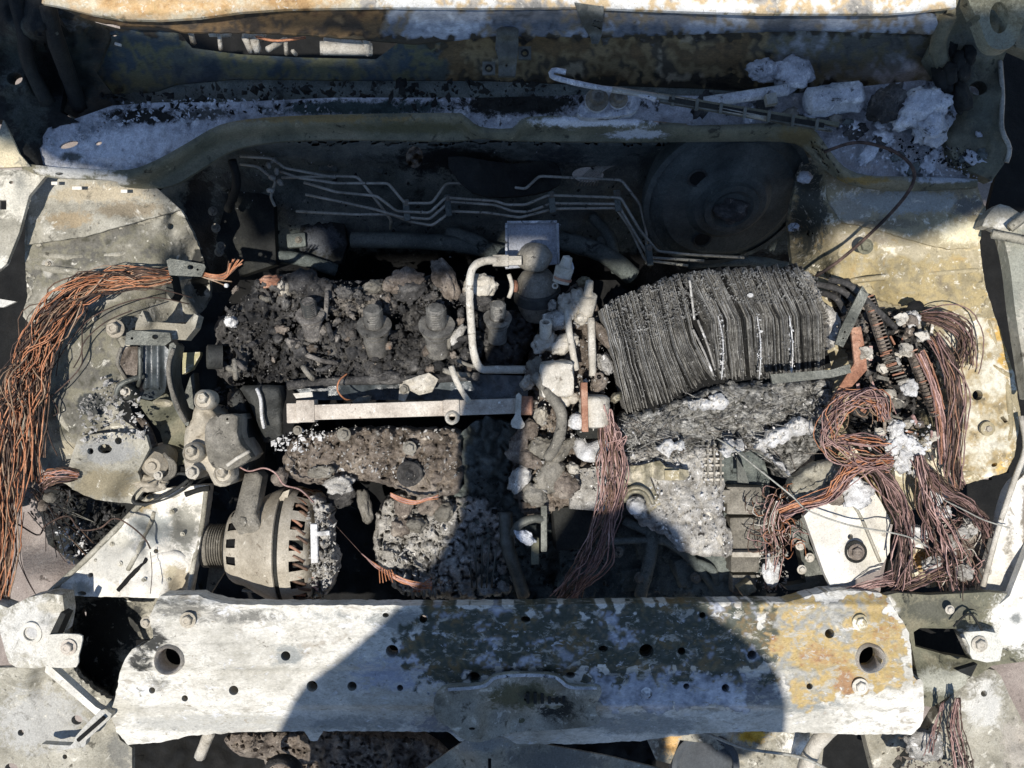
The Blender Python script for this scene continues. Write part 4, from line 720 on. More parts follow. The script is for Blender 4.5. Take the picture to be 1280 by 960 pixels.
PIPES = [
    ([(352, 222, -.14), (420, 220, -.14), (447, 221, -.14), (470, 250, -.15), (489, 275, -.17), (488, 286, -.19)], 'short steel brake pipe bending down at the left of the bulkhead'),
    ([(345, 212, -.14), (372, 222, -.14), (420, 229, -.14), (485, 229, -.14), (506, 254, -.14), (540, 254, -.14), (558, 229, -.14), (600, 229, -.14), (657, 236, -.14), (674, 220, -.14), (777, 225, -.14), (800, 255, -.15), (808, 290, -.16), (808, 330, -.17)], 'uppermost long brake pipe across the bulkhead'),
    ([(380, 228, -.14), (420, 240, -.14), (471, 245, -.14), (496, 264, -.14), (537, 266, -.14), (557, 247, -.14), (619, 251, -.14), (633, 256, -.14), (657, 256, -.14), (685, 244, -.14), (776, 247, -.14), (800, 288, -.15), (822, 314, -.16), (860, 318, -.16), (930, 322, -.16)], 'second long brake pipe from the top, running round under the booster'),
    ([(382, 243, -.145), (425, 252, -.145), (470, 262, -.145), (500, 271, -.145), (537, 274, -.145), (562, 252, -.145), (619, 256, -.145), (640, 264, -.145), (660, 265, -.145), (690, 254, -.145), (772, 255, -.145), (794, 292, -.155), (812, 322, -.16), (880, 326, -.16)], 'third long brake pipe from the top, close against the second'),
    ([(370, 264, -.15), (440, 268, -.15), (490, 268, -.15), (512, 277, -.15), (540, 282, -.15), (565, 264, -.15), (610, 266, -.15), (650, 272, -.15), (692, 261, -.15), (770, 260, -.15), (788, 286, -.16), (806, 325, -.165), (860, 332, -.165)], 'lowest long brake pipe across the bulkhead'),
    ([(300, 205, -.13), (322, 208, -.13), (345, 226, -.14), (338, 246, -.15), (344, 258, -.15)], 'small bent pipe beside the pipe junction at the left end of the bulkhead'),
    ([(300, 195, -.12), (340, 198, -.12), (356, 210, -.13), (420, 222, -.14)], 'thin looping pipe at the top left of the bulkhead'),
]
def bent(pts, c=5):
    W_ = [P(*p) for p in pts]; out = [W_[0]]
    for p, q, r in zip(W_, W_[1:], W_[2:]):
        d1 = (p - q); d2 = (r - q); k1 = min(c / 1000, d1.length * .4); k2 = min(c / 1000, d2.length * .4); A = q + d1.normalized() * k1; B = q + d2.normalized() * k2
        for t in (0, .25, .5, .75, 1): out.append(A.lerp(q, t).lerp(q.lerp(B, t), t))
    out.append(W_[-1]); return out
for pts, lab in PIPES:
    V, F = tube_vf(bent(pts), .0021, 7)
    tag(mk('brake_pipe', V, F, m_pipe), lab, 'pipe', 'brake pipes along the bulkhead')
for cx, cy in ((508, 262), (560, 256), (690, 252), (772, 250), (812, 318)):
    pc = thing('pipe_clip', {508: 'small clip holding the brake pipes at their left dip', 560: 'small pipe clip behind the engine, left of the middle', 690: 'small pipe clip above the domed valve', 772: 'small pipe clip left of the booster', 812: 'small pipe clip low beside the booster'}[cx], 'pipe clip', cx, cy, -.15, 'clips on the brake pipes')
    pbox('clip_body', cx - 4, cy - 13, cx + 4, cy + 14, -.142, .006, m_bulk, pc, .1); bolt(cx, cy - 8, -.14, 2.5, m_alud, pc)
jb = thing('pipe_junction', 'clump of small pipe unions at the left ends of the brake pipes', 'pipe union', 345, 215, -.14)
for i, (x, y) in enumerate([(336, 206), (346, 214), (340, 222), (350, 228), (342, 200), (338, 238)]): lump('union_nut', x, y, -.135, 6, 4, 4, m_pipe, jb, .3, i, 2, R.uniform(0, 3))
sb = thing('steering_joint', 'dark sooty bracket and hose stubs low on the left side of the bay', 'bracket', 300, 290, -.25)
sheet('plate', smoothpoly([(376, 282), (430, 280), (426, 330), (380, 326)], 2), -.24, m_dark, sb, sp=5, th=.02, extra=[dentf(.006, 14, 3)], tint=patches([(400, 300, 30, 20, srgb('#55585c'), .9)]))
for i, (x, y) in enumerate([(266, 264), (270, 285), (276, 308), (274, 315)]): bolt(x, y, -.17, 4, m_alud, sb)
tube('stub', [(290, 200, -.1), (296, 230, -.12), (285, 262, -.16)], .006, m_dark, sb, 10, 8)

# ------------------------------------------------------------ wiper linkage and debris in the scuttle
wm = thing('wiper_linkage', 'ash dusted wiper spindle plate with two nuts on the scuttle lip', 'wiper linkage', 760, 130, -.02)
sheet('spindle_plate', smoothpoly([(722, 138), (728, 128), (740, 120), (770, 112), (790, 115), (798, 130), (790, 142), (750, 147), (726, 146)], 2), .022, m_ashblue, wm, sp=3, th=.02, extra=[dentf(.004, 8, 4)])
for (x, y, r_) in ((746, 125, 10), (773, 124, 8)):
    bolt(x, y, .028, r_, m_alud, wm, 'nut', tall=1.6); ring('washer', x, y, .028, r_ * 1.5, r_, .004, m_ashblue, wm)
arm = thing('windscreen_wiper', 'bent wiper with hooked left end and long narrow burnt blade lying over the scuttle', 'wiper', 740, 108, .04)
tube('hook_rod', [(707, 90, .045), (692, 88, .047), (689, 94, .047), (700, 99, .047), (740, 108, .045), (765, 112, .045), (800, 118, .045), (820, 124, .045)], .0035, m_ashblue, arm, 40, 8)
tube('arm_rod', [(765, 112, .045), (830, 122, .045), (880, 132, .043), (960, 148, .04)], .004, m_pipe, arm, 20, 6)
bl = arm
def bar(name, a, b, wd, h, mat, parent, z2=None):
    A = P(*a); B = P(*b); d = B - A; c = (A + B) / 2
    return box(name, c, (d.length, wd, h), mat, parent, (0, -math.asin(d.z / d.length), math.atan2(d.y, d.x)), .0008)
bar('blade_frame', (820, 119, .045), (1048, 156, .035), .005, .006, m_olive, bl)
bar('blade_frame', (824, 126, .045), (1040, 163, .035), .004, .006, m_steelg, bl)
bar('blade_spine', (836, 124, .048), (1030, 157, .038), .006, .003, m_dark, bl)
for t in range(7): bar('claw', (842 + t * 30, 118 + t * 5, .05), (840 + t * 30, 133 + t * 5, .045), .004, .003, m_steelg, bl)
mo = thing('wiper_motor', 'ash covered wiper motor lying in the right end of the scuttle', 'wiper motor', 1045, 125, .0)
V, F = tube_vf([P(880, 128, .01), P(920, 122, .012), P(985, 112, .014)], .007, 10); mk('crank_rod', V, F, m_ashblue, mo)
splitsmooth(lathe('motor_can', [(-.034, .0001), (-.034, .012), (-.030, .017), (-.01, .019), (.0, .0175), (.004, .020), (.03, .019), (.036, .014), (.038, .0001)], P(1040, 124, .004), (1, .12, 0), m_ashblue, mo, 32, jit=.35), 40)
pbox('terminal', 958, 116, 972, 130, .03, .012, m_pipe, mo, .2)
wa = [('ash_lump', 1150, 135, .02, 38, 22, 16, .4, 'cracked grey ash lump at the right end of the scuttle, beside the pillar'), ('ash_lump', 1108, 130, .02, 26, 18, 16, .9, 'dark folded ash lump left of the cracked grey one in the scuttle'), ('ash_lump', 1162, 158, .018, 20, 24, 16, .2, 'pale rounded ash lump nearest the right pillar foot'), ('ash_lump', 990, 92, .0, 26, 20, 12, 0, 'pale ash block stuck on the cowl wall above the wiper motor'), ('ash_lump', 955, 88, .0, 20, 14, 10, 0, 'ring shaped ash lump left of the pale block on the cowl wall')]
for i, (nm, x, y, z, a, b, c, ro, lab) in enumerate(wa):
    tag(lump(nm, x, y, z, a, b, c, m_ashblue if i != 1 else m_char, None, .32, i + 2.3, 4, ro, 2.2), lab, 'ash lump', 'ash lumps in the scuttle')
for i, (x, y) in enumerate([(1185, 60), (1200, 120), (1178, 100)]): lump('fold', x, y, .02, 10, 22, 12, m_dark, rp, .4, i + 9, 3, .3)
rq = random.Random(4)
for i in range(34):
    x = rq.uniform(1060, 1235) if i < 24 else rq.uniform(860, 1050); y = rq.uniform(150, 212) if i < 24 else rq.uniform(126, 150); s_ = rq.uniform(3, 10)
    lump('residue_clump', x, y, .0, s_ * rq.uniform(1, 2.2), s_, s_ * .6, rq.choice([m_ashblue, m_char, m_bulk, m_ashblue, m_alud]), body, .6, i + 300, 3, rq.uniform(0, 3), 2.4)
tag(tube('ground_cable', [(1030, 190, .004), (1070, 178, .01), (1110, 186, .02), (1135, 202, .025), (1143, 222, .022), (1128, 250, .02), (1090, 290, .02), (1050, 325, .02), (1020, 345, .0)], .0022, m_cu3, None, 50, 6), 'long dark cable looping down from the scuttle over the right inner wing', 'cable')

# things behind the gap under the windscreen rail
gp = thing('dashboard_frame', 'sunlit bare dashboard metal seen through the gap under the windscreen rail', 'dashboard frame', 350, 55, -.15)
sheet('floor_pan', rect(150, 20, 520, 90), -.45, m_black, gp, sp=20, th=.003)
for i, (a, b, c, d, rr_) in enumerate([(238, 40, 242, 54, 4), (262, 41, 288, 43, 5), (274, 42, 276, 62, 3), (305, 42, 330, 46, 7), (306, 46, 314, 64, 5), (318, 50, 322, 64, 6), (334, 62, 356, 50, 4), (357, 48, 358, 68, 3), (366, 64, 370, 68, 3), (400, 60, 465, 62, 9), (405, 52, 462, 52, 6), (458, 50, 460, 68, 5)]):
    tube('frame_tube', [(a, b, .012), (c, d, -.005)], rr_ / 1100, m_alul, gp, 4, 6)
tube('copper_strand', [(320, 46, .016), (345, 51, .016), (382, 47, .016)], .0018, m_cu1, gp, 10, 5)

# ------------------------------------------------------------ engine
eng = thing('engine', 'charred engine block and cylinder head filling the middle of the bay', 'engine', 430, 520, -.35)
sheet('engine_block', [(272, 400), (300, 350), (600, 350), (770, 350), (960, 560), (955, 745), (560, 750), (470, 620), (400, 560), (270, 540)], -.19, m_black, eng, sp=8, th=.2, extra=[crustf(.02, 24, 2, .3)])
# upper charred cover: several separate crusts with dark clefts between
CR = [
    ([(273, 400), (300, 378), (335, 372), (356, 395), (352, 440), (330, 462), (300, 480), (272, 470), (268, 430)], [(300, 400, -.055), (340, 420, -.05), (290, 460, -.07)], 3),
    ([(303, 385), (318, 352), (345, 345), (378, 340), (398, 360), (396, 392), (372, 405), (352, 425), (330, 420), (310, 405)], [(340, 370, -.035), (385, 360, -.045), (350, 410, -.05)], 4),
    ([(352, 432), (376, 404), (400, 400), (440, 398), (470, 412), (500, 410), (520, 420), (600, 412), (606, 440), (600, 468), (540, 470), (480, 476), (430, 480), (360, 486), (322, 484), (330, 462), (350, 450)], [(380, 440, -.045), (450, 430, -.04), (520, 440, -.045), (590, 440, -.055), (400, 478, -.07), (560, 465, -.065)], 5),
    ([(400, 352), (430, 358), (460, 356), (490, 362), (500, 384), (470, 400), (430, 396), (404, 392)], [(430, 372, -.05), (480, 380, -.055)], 6),
    ([(496, 352), (540, 345), (556, 368), (560, 400), (520, 420), (500, 396)], [(530, 380, -.06)], 7),
    ([(590, 390), (640, 388), (668, 400), (660, 440), (640, 465), (610, 470), (600, 440)], [(630, 430, -.07)], 8),
]
ec = None
for i, (o_, c_, s_) in enumerate(CR):
    k = sheet('burnt_cover', smoothpoly(o_, 2), c_, [m_char, m_char, m_char, m_charg, m_char, m_char][i], eng, sp=2.5, th=.03, extra=[crustf(.020, 15, s_, .8), dentf(.016, 42, s_ + 3), dentf(.005, 7, s_)], edge=.03, ew=8, rag=5, seed=s_)
    if i == 2: ec = k
scatter('charred_crumbs', [(280, 380), (340, 350), (560, 350), (600, 400), (600, 470), (300, 480)], 1500, [(400, 420, -.035), (300, 420, -.045), (560, 440, -.045)], 1.2, 6, m_char, eng, 21, .8)
scatter('pale_crumbs', [(280, 380), (400, 350), (600, 380), (600, 470), (300, 480)], 110, [(400, 420, -.03)], .7, 2.4, m_ashcr, eng, 22, .6)
for i, (x, y, rx, ry, ro, mt) in enumerate([(380, 352, 22, 16, .3, m_char), (398, 368, 16, 22, -.5, m_char), (512, 362, 22, 14, .2, m_char), (490, 356, 14, 10, 0, m_charb), (432, 366, 12, 8, 0, m_char), (556, 350, 14, 30, .45, m_charb), (468, 358, 14, 8, 0, m_alud), (600, 358, 22, 16, .1, m_alul), (596, 376, 20, 12, -.3, m_char), (505, 352, 26, 16, .1, m_charb), (340, 352, 16, 8, 0, m_orange), (356, 360, 8, 12, 0, m_alul), (290, 402, 8, 8, 0, m_ash), (486, 470, 18, 8, 0, m_char)]):
    lump('slag_lump', x, y, -.045, rx, ry, 14, mt, eng, .35, i + 1, 4, ro, 2)
lump('leaf_slag', 572, 418, -.03, 16, 6, 5, m_ashcr, eng, .35, 31, 3, .95, 2)
rr = random.Random(77)
for i in range(85):
    x = rr.uniform(285, 590); y = rr.uniform(358, 472); s_ = rr.uniform(2.2, 6.5)
    if any(math.hypot(x - q[0], y - q[1] + 6) < 26 for q in ((388, 388), (468, 402), (546, 402), (622, 392))): continue
    lump('slag_lump', x, y, -.034 - .0002 * abs(y - 420), s_ * rr.uniform(.8, 2), s_, s_ * .8, rr.choice([m_char, m_char, m_charg, m_charb, m_char]), ec, .6, i + 200, 3, rr.uniform(0, 3), 2.2)
for i in range(16):
    x = rr.uniform(290, 590); y = rr.uniform(365, 475); a_ = rr.uniform(0, 3.1); l_ = rr.uniform(6, 20)
    tube('burnt_stub', [(x - l_ * math.cos(a_), y - l_ * math.sin(a_), -.032), (x, y + 2, -.026), (x + l_ * math.cos(a_), y + l_ * math.sin(a_), -.034)], rr.uniform(.0018, .0045), rr.choice([m_charg, m_alud, m_char]), ec, 8, 7)
# injector towers
for i, (x, y, tilt, r_) in enumerate([(388, 388, 0, .018), (468, 402, 0, .022), (546, 402, 0, .023), (622, 392, 0, .018)]):
    ax = Vector((.02, .72, .69)).normalized(); b = P(x, y + 8, -.022); q_ = r_ / .022
    body_ = lathe('injector_tower', [(c * q_, d * q_) for c, d in [(-.04, .015), (-.012, .0155), (-.011, .013), (-.008, .013), (-.007, .019), (-.003, .0195), (-.002, .016), (.001, .016), (.002, .0222), (.005, .0225), (.006, .017), (.0055, .0125), (.004, .0115), (.030, .0108), (.032, .009), (.0325, .0001)]], b, ax, m_inj if i else m_charg, eng, 30, jit=.05)
    splitsmooth(body_, 30)
    for q in range(7): lathe('knurl_ring', [(0, .0108 * q_), (.0008, .0122 * q_), (.002, .0122 * q_), (.0028, .0108 * q_)], b + ax * (.006 + q * .0036) * q_, ax, m_iron if i == 0 else m_inj, body_, 22, jit=.2)
# dark timing cover and pulley hub at the left end
splitsmooth(lathe('camshaft_plug', [(-.012, .0001), (-.012, .016), (.006, .016), (.008, .013), (.002, .0125), (.002, .0001)], P(266, 446, -.045), (-1, 0, .35), m_iron, eng, 28), 35)
tc = sheet('timing_cover', smoothpoly([(300, 486), (304, 482), (334, 481), (352, 482), (356, 500), (354, 540), (356, 552), (330, 553), (322, 530), (312, 505)], 1), [(310, 500, -.035), (340, 490, -.02), (362, 520, -.04), (340, 560, -.06)], m_iron, eng, sp=3, th=.09, extra=[dentf(.002, 10, 5)], tint=patches([]), edge=.012, ew=7)
tube('white_drip', [(321, 486, -.018), (326, 500, -.014), (327, 520, -.022), (330, 535, -.03)], .0022, m_ash, tc, 12, 6)
sheet('cover_shoulder', [(352, 486), (364, 486), (372, 494), (368, 530), (358, 556), (354, 540)], -.045, m_black, eng, sp=4, th=.05)
sheet('timing_cover_flank', smoothpoly([(284, 492), (300, 486), (308, 500), (314, 540), (300, 552), (288, 530)], 2), [(295, 500, -.05), (300, 540, -.07)], m_iron, eng, sp=3, th=.06, edge=.012, ew=6)
sheet('gasket_edge', [(303, 540), (309, 520), (312, 560), (310, 590), (304, 588)], -.05, m_iron, eng, sp=3, th=.08)
scatter('charred_crumbs', [(270, 478), (310, 478), (310, 500), (285, 520), (268, 500)], 80, [(290, 490, -.05)], 2, 6, m_char, eng, 24, .8)
# lower cover strip behind the rail (dark, glazed)
sheet('cover_strip', [(356, 476), (430, 470), (600, 468), (660, 470), (660, 500), (560, 500), (430, 500), (360, 500)], [(400, 480, -.055), (600, 480, -.06), (500, 498, -.09)], m_glossbl, eng, sp=4, th=.05, extra=[crustf(.006, 18, 6, .2)])
tube('bead', [(360, 482, -.045), (430, 476, -.042), (520, 474, -.045), (600, 470, -.05)], .006, m_char, eng, 24, 8)
ft = sheet('torn_bracket', smoothpoly([(500, 478), (522, 470), (536, 466), (548, 474), (540, 490), (524, 494), (512, 488), (506, 502), (498, 500)], 1), [(520, 480, -.03), (505, 500, -.06)], m_alul, eng, sp=3, th=.008, extra=[dentf(.008, 10, 9)])
bolt(505, 487, -.034, 4, m_alud, ft)
lump('clip', 453, 500, -.045, 12, 5, 5, m_alud, eng, .4, 5, 3, .2)
# brown crust of the manifold in front of the rail
mf = sheet('manifold_crust', smoothpoly([(356, 562), (372, 545), (400, 540), (440, 536), (480, 534), (520, 536), (556, 536), (574, 540), (578, 580), (576, 612), (560, 620), (520, 622), (500, 612), (460, 602), (430, 600), (400, 604), (372, 602), (354, 588)], 2), [(370, 570, -.06), (400, 560, -.045), (470, 570, -.045), (540, 560, -.035), (560, 600, -.05), (430, 598, -.07), (520, 600, -.05)], m_charb, eng, sp=2.6, th=.05, extra=[crustf(.016, 15, 15, .8), dentf(.003, 5, 5)], edge=.02, ew=6, rag=3)
for x, y, r_ in ((430, 543, 6), (512, 560, 6), (372, 538, 4)): bolt(x, y, -.022, r_, m_alud, mf)
cc = P(512, 592, -.030)
lathe('coil_spring_end', [(0, .017), (.004, .0165), (.001, .0135), (.001, .012), (.005, .011), (.001, .008), (.001, .006), (.005, .005), (.004, .0001)], cc, (0, -.2, 1), m_char, mf, 26, jit=.1)
lump('glossy_slag', 402, 590, -.045, 17, 8, 8, m_alud, mf, .3, 9, 4, .1)
lump('slag_lump', 350, 598, -.05, 10, 12, 10, m_charb, mf, .4, 4, 3); lump('slag_lump', 424, 606, -.05, 18, 12, 10, m_ashcr, mf, .5, 5, 4)
lump('hanging_drip', 456, 632, -.08, 9, 24, 10, m_alud, mf, .3, 6, 4, .2)
lump('hanging_drip', 425, 620, -.09, 20, 14, 12, m_char, mf, .4, 7, 4, .2)
scatter('pale_crumbs', [(350, 545), (400, 530), (574, 536), (570, 600), (430, 596), (360, 590)], 330, [(400, 560, -.035), (540, 570, -.03)], 1, 5, m_ashcr, mf, 23, .6)
scatter('ash_crumbs', [(340, 548), (400, 528), (420, 545), (380, 565), (345, 566)], 90, [(380, 545, -.035)], 1.5, 7, m_ash, mf, 25, .6)
lc = sheet('lower_crust', smoothpoly([(476, 628), (500, 616), (540, 612), (580, 618), (640, 640), (640, 745), (540, 748), (500, 742), (484, 720), (468, 695), (470, 655)], 2), [(490, 640, -.12), (540, 640, -.09), (500, 700, -.12), (560, 700, -.08), (630, 700, -.12)], m_ashcr, eng, sp=2.8, th=.06, extra=[crustf(.028, 17, 16, .8)], edge=.03, ew=7, rag=4)
for i, (x, y, a, b) in enumerate([(504, 632, 12, 16), (536, 628, 18, 14), (500, 660, 12, 12), (520, 655, 14, 10), (556, 640, 14, 12)]): lump('slag_lump', x, y, -.07, a, b, 12, m_charb if i < 3 else m_alud, lc, .35, i + 40, 4, i)
scatter('pale_crumbs', [(476, 640), (560, 620), (575, 740), (500, 740)], 260, [(520, 690, -.075)], 1.5, 6, m_ashcr, lc, 26, .7)
for i in range(5): lump('stub_tooth', 516 + i * 7, 742 - (i % 2) * 2, -.07, 2.5, 8, 5, m_alud, lc, .2, i, 2, .1)
# shaded part of the block
sh = sheet('block_side', smoothpoly([(575, 540), (640, 530), (660, 560), (700, 620), (760, 640), (760, 745), (575, 748)], 2), [(600, 560, -.07), (640, 620, -.12), (700, 700, -.16), (600, 720, -.12)], m_bulk, eng, sp=3.4, th=.06, extra=[crustf(.03, 22, 17, .5)], rag=3)
scatter('soot_crumbs', [(575, 545), (650, 560), (760, 640), (760, 740), (580, 740)], 330, [(640, 600, -.09), (660, 700, -.12)], 2, 9, m_dark, sh, 27, .7)
tube('coolant_pipe', [(632, 640, -.08), (634, 680, -.08), (645, 715, -.09), (655, 745, -.10)], .009, m_steelg, sh, 20, 8)
tube('elbow_pipe', [(642, 668, -.06), (650, 655, -.05), (668, 648, -.05), (682, 650, -.06)], .006, m_steelg, sh, 16, 8)
lump('fluff', 656, 672, -.05, 14, 8, 5, m_ashblue, sh, .4, 4, 4, -.6)
pbox('strap', 676, 632, 684, 690, -.05, .01, m_steelg, sh); pbox('strap', 664, 672, 674, 706, -.06, .01, m_olive, sh); pbox('housing', 690, 630, 745, 690, -.08, .05, m_dark, sh, .1, .004, .9)
for i in range(5): tube('thin_rod', [(585 + i * 9, 660 + i * 5, -.08), (590 + i * 6, 735, -.08)], .0012, m_steelg, sh, 4, 5)
# casting to the right of the engine
gb = thing('gearbox', 'ash covered gearbox casting below the fibre mat, right of centre', 'gearbox', 870, 660, -.2)
sheet('casting', [(776, 560), (800, 570), (950, 556), (962, 600), (958, 745), (700, 750), (700, 640), (740, 600)], [(800, 600, -.12), (920, 600, -.09), (940, 700, -.09), (800, 720, -.14)], m_bulk, gb, sp=5, th=.1, extra=[crustf(.015, 22, 18, .3)])
gs = sheet('ash_skin', smoothpoly([(780, 575), (810, 560), (850, 566), (890, 560), (905, 600), (902, 640), (912, 660), (915, 694), (880, 694), (850, 688), (834, 670), (800, 655), (784, 620)], 2), [(800, 600, -.05), (860, 640, -.045), (900, 690, -.05)], m_ashcr, gb, sp=2.8, th=.02, extra=[crustf(.010, 20, 19, .9), dentf(.004, 16, 6)], edge=.01, rag=4, tint=patches([(870, 620, 14, 26, srgb('#f0eee9'), .8), (840, 675, 40, 12, srgb('#dad8d2'), .7), (876, 660, 24, 18, srgb('#77736d'), .9), (800, 590, 30, 10, srgb('#d5d2cb'), .7)]))
for (x0, y0, x1, y1, z, h) in ((908, 608, 956, 644, -.06, .05), (912, 646, 952, 690, -.068, .05), (913, 692, 950, 716, -.062, .05), (915, 718, 946, 742, -.07, .05), (890, 612, 914, 630, -.055, .03)):
    pbox('casting_rib', x0, y0, x1, y1, z, h, m_alud, gb, R.uniform(-.03, .03), .003, .97)
pbox('casting_boss', 915, 690, 952, 697, -.055, .02, m_alul, gb, 0, .003)
pbox('corner_stub', 925, 729, 944, 744, -.05, .04, m_brass, gb, .6)
tube('cast_edge', [(896, 560, -.06), (890, 600, -.055), (886, 645, -.05), (910, 690, -.05)], .004, m_alul, gb, 14, 6)
for i, y in enumerate((572, 580, 590, 598)): pbox('grid_rib', 880, y, 905, y + 3, -.04, .01, m_alul, gb)
for i, x in enumerate((884, 892, 900)): pbox('grid_rib', x, 556, x + 2.5, 608, -.038, .01, m_alud, gb)
sheet('slate_flake', [(921, 572), (932, 590), (936, 604), (922, 603)], -.03, m_steelg, gb, sp=4, th=.004)
scatter('ash_crumbs', [(780, 570), (900, 560), (912, 690), (840, 680)], 300, [(850, 620, -.035)], .8, 4, m_ash, gb, 28, .5)
for i, (x0, y0, x1, y1, z, h) in enumerate([(790, 660, 830, 700, -.12, .04), (840, 690, 880, 735, -.11, .05), (720, 640, 760, 665, -.12, .03), (770, 705, 825, 740, -.13, .04), (700, 700, 715, 742, -.11, .03), (850, 650, 876, 680, -.1, .04)]):
    pbox('casting_block', x0, y0, x1, y1, z, h, m_bulk, gb, R.uniform(-.4, .4), .006, .85, (.1, .1), .002)
for i, (x0, y0, x1, y1, r_) in enumerate([(780, 650, 900, 742, .007), (730, 680, 880, 690, .005), (810, 640, 800, 745, .009), (860, 700, 900, 744, .006)]):
    tube('casting_hose', [(x0, y0, -.1), ((x0 + x1) / 2 + 10, (y0 + y1) / 2 - 10, -.09), (x1, y1, -.11)], r_, m_bulk, gb, 18, 9)
for x, y in ((835, 672), (800, 722), (870, 722), (756, 652), (772, 690)): bolt(x, y, -.098, 5, m_alud, gb)
scatter('soot_crumbs', [(700, 650), (890, 650), (895, 742), (700, 742)], 260, -.11, 2, 8, m_bulk, gb, 61, .8)
br = thing('yellow_green_bracket', 'tarnished curved brass coloured bracket with ochre tab beside the pink wire bundle', 'bracket', 800, 600, -.05)
sheet('bracket_plate', smoothpoly([(774, 585), (800, 582), (825, 576), (832, 584), (860, 588), (856, 600), (822, 600), (812, 596), (820, 616), (828, 640), (814, 650), (806, 620), (796, 612), (778, 620), (772, 610)], 2), [(780, 600, -.03), (850, 594, -.02), (820, 640, -.05)], m_brass, br, sp=3, th=.006, extra=[dentf(.004, 12, 5)])
sheet('ochre_tab', rect(831, 588, 849, 600), -.014, m_ochre, br, sp=4, th=.003)
for i, (rr_, z) in enumerate([(26, -.03), (20, -.028)]): tube('arch_band', [(796 - rr_ * .8, 628 - i, z), (796 - rr_ * .5, 614 + i * 3, z + .006), (796, 609 + i * 5, z + .01), (796 + rr_ * .5, 615 + i * 3, z + .006), (796 + rr_ * .8, 630, z)], .003, m_brass, br, 16, 6)
lump('plug', 795, 632, -.035, 12, 12, 12, m_ash, br, .2, 8, 4)

# ------------------------------------------------------------ square rail tube, clips
rail = thing('square_rail', 'pale flaked square tube with end blocks lying across the engine', 'rail', 500, 515, -.02)
V_ = P(360, 517, -.012); W_ = P(655, 505, -.012)
bar('rail_tube', (372, 516, -.014), (655, 507, -.014), .019, .019, m_rod, rail)
pbox('end_block', 358, 504, 374, 529, -.006, .02, m_rod, rail, .02); pbox('end_block', 370, 500, 393, 528, -.003, .024, m_rod, rail, .02)
sheet('clip_strip', [(366, 492), (390, 490), (391, 496), (370, 498)], .0, m_alul, rail, sp=3, th=.003)
cl = pbox('clamp_block', 553, 499, 575, 521, .0, .03, m_rod, rail, .03, .004); cl['label'] = 'clamp block'
ring('clamp_eye', 565, 522, .001, 9, 4, .012, m_alul, rail)
tube('clamp_tongue', [(564, 458, .012), (570, 475, .014), (578, 490, .010), (586, 502, .004)], [.002, .0035, .005, .006] * 1 + [.006] * 14, m_alul, rail, 12, 6) if False else tube('clamp_tongue', [(564, 458, .012), (570, 475, .014), (578, 490, .010), (586, 502, .004)], .004, m_alul, rail, 12, 6)
splitsmooth(lathe('orange_cap', [(-.009, .0001), (-.009, .012), (.008, .012), (.009, .010), (.009, .0001)], P(657, 507, -.01), (1, .0, .1), m_orange, rail, 24), 35)
sheet('yoke', smoothpoly([(645, 494), (652, 494), (651, 520), (656, 530), (652, 536), (640, 534), (639, 526), (644, 518)], 2), .004, m_alul, rail, sp=3, th=.012)
tube('red_wire', [(434, 467, -.02), (424, 476, -.012), (422, 488, -.014), (430, 498, -.02), (438, 500, -.03)], .0011, m_cu1, rail, 20, 5)

# ------------------------------------------------------------ throttle / sensor unit
th_ = thing('dome_valve', 'dark domed valve on a blue grey plate with a bent pipe on its left', 'valve', 668, 340, -.05)
sheet('mounting_plate', smoothpoly([(633, 280), (638, 277), (690, 276), (697, 281), (698, 330), (632, 336)], 1), [(665, 280, -.085), (665, 330, -.095)], m_ashblue, th_, sp=4, th=.006, extra=[dentf(.002, 15, 5)], tint=patches([(665, 300, 60, 60, srgb('#a0a3aa'), 1)]))
for a in ((633, 279, 633, 335), (697, 279, 698, 330), (634, 278, 696, 277)): tube('plate_rim', [(a[0], a[1], -.08), (a[2], a[3], -.082)], .002, m_ashblue, th_, 4, 6)
dp_ = [(-.045, .020), (-.03, .026), (-.01, .0275), (.008, .026), (.018, .020), (.023, .011), (.024, .0001)]
splitsmooth(lathe('dome', dp_, P(671, 358, -.055), (-.05, .75, .55), m_alud, th_, 40, jit=.03), 60)
splitsmooth(lathe('dome_band', [(-.02, .0275), (-.018, .031), (-.004, .031), (-.002, .0275)], P(671, 358, -.055), (-.05, .75, .55), m_iron, th_, 40), 35)
V, F = lump_vf(P(668, 322, -.035), (.023, .019, .02), .1, 3, 4); mk('cap', V, F, m_alud, th_)
tube('bent_pipe', [(650, 327, -.02), (625, 325, -.012), (600, 328, -.01), (589, 340, -.01), (587, 370, -.01), (589, 405, -.014), (592, 440, -.02), (600, 460, -.03), (615, 462, -.035), (660, 462, -.04)], .0052, m_alul, th_, 60, 10)
for (x0, x1, r_) in ((616, 636, .008), (636, 652, .0065)): splitsmooth(lathe('union_nut', [(0, r_ * .8), (0, r_), ((x1 - x0) / 1000, r_), ((x1 - x0) / 1000, r_ * .8)], P(x0, 326, -.014), (1, 0, 0), m_alul, th_, 6), 20)
splitsmooth(lathe('sensor_plug', [(-.012, .0001), (-.012, .011), (.008, .012), (.010, .008), (.022, .006), (.024, .0001)], P(704, 342, -.02), (.25, .95, .3), m_alul, th_, 18, jit=.1), 35)
splitsmooth(lathe('red_seal', [(0, .0115), (.003, .0118), (.003, .009)], P(703, 350, -.02), (.25, .95, .3), m_orange, th_, 18), 35)
tube('sensor_lug', [(710, 320, -.02), (716, 335, -.018), (712, 345, -.02)], .002, m_ashblue, th_, 6, 6)
ring('small_eye', 694, 357, -.02, 4, 2, .003, m_alul, th_)
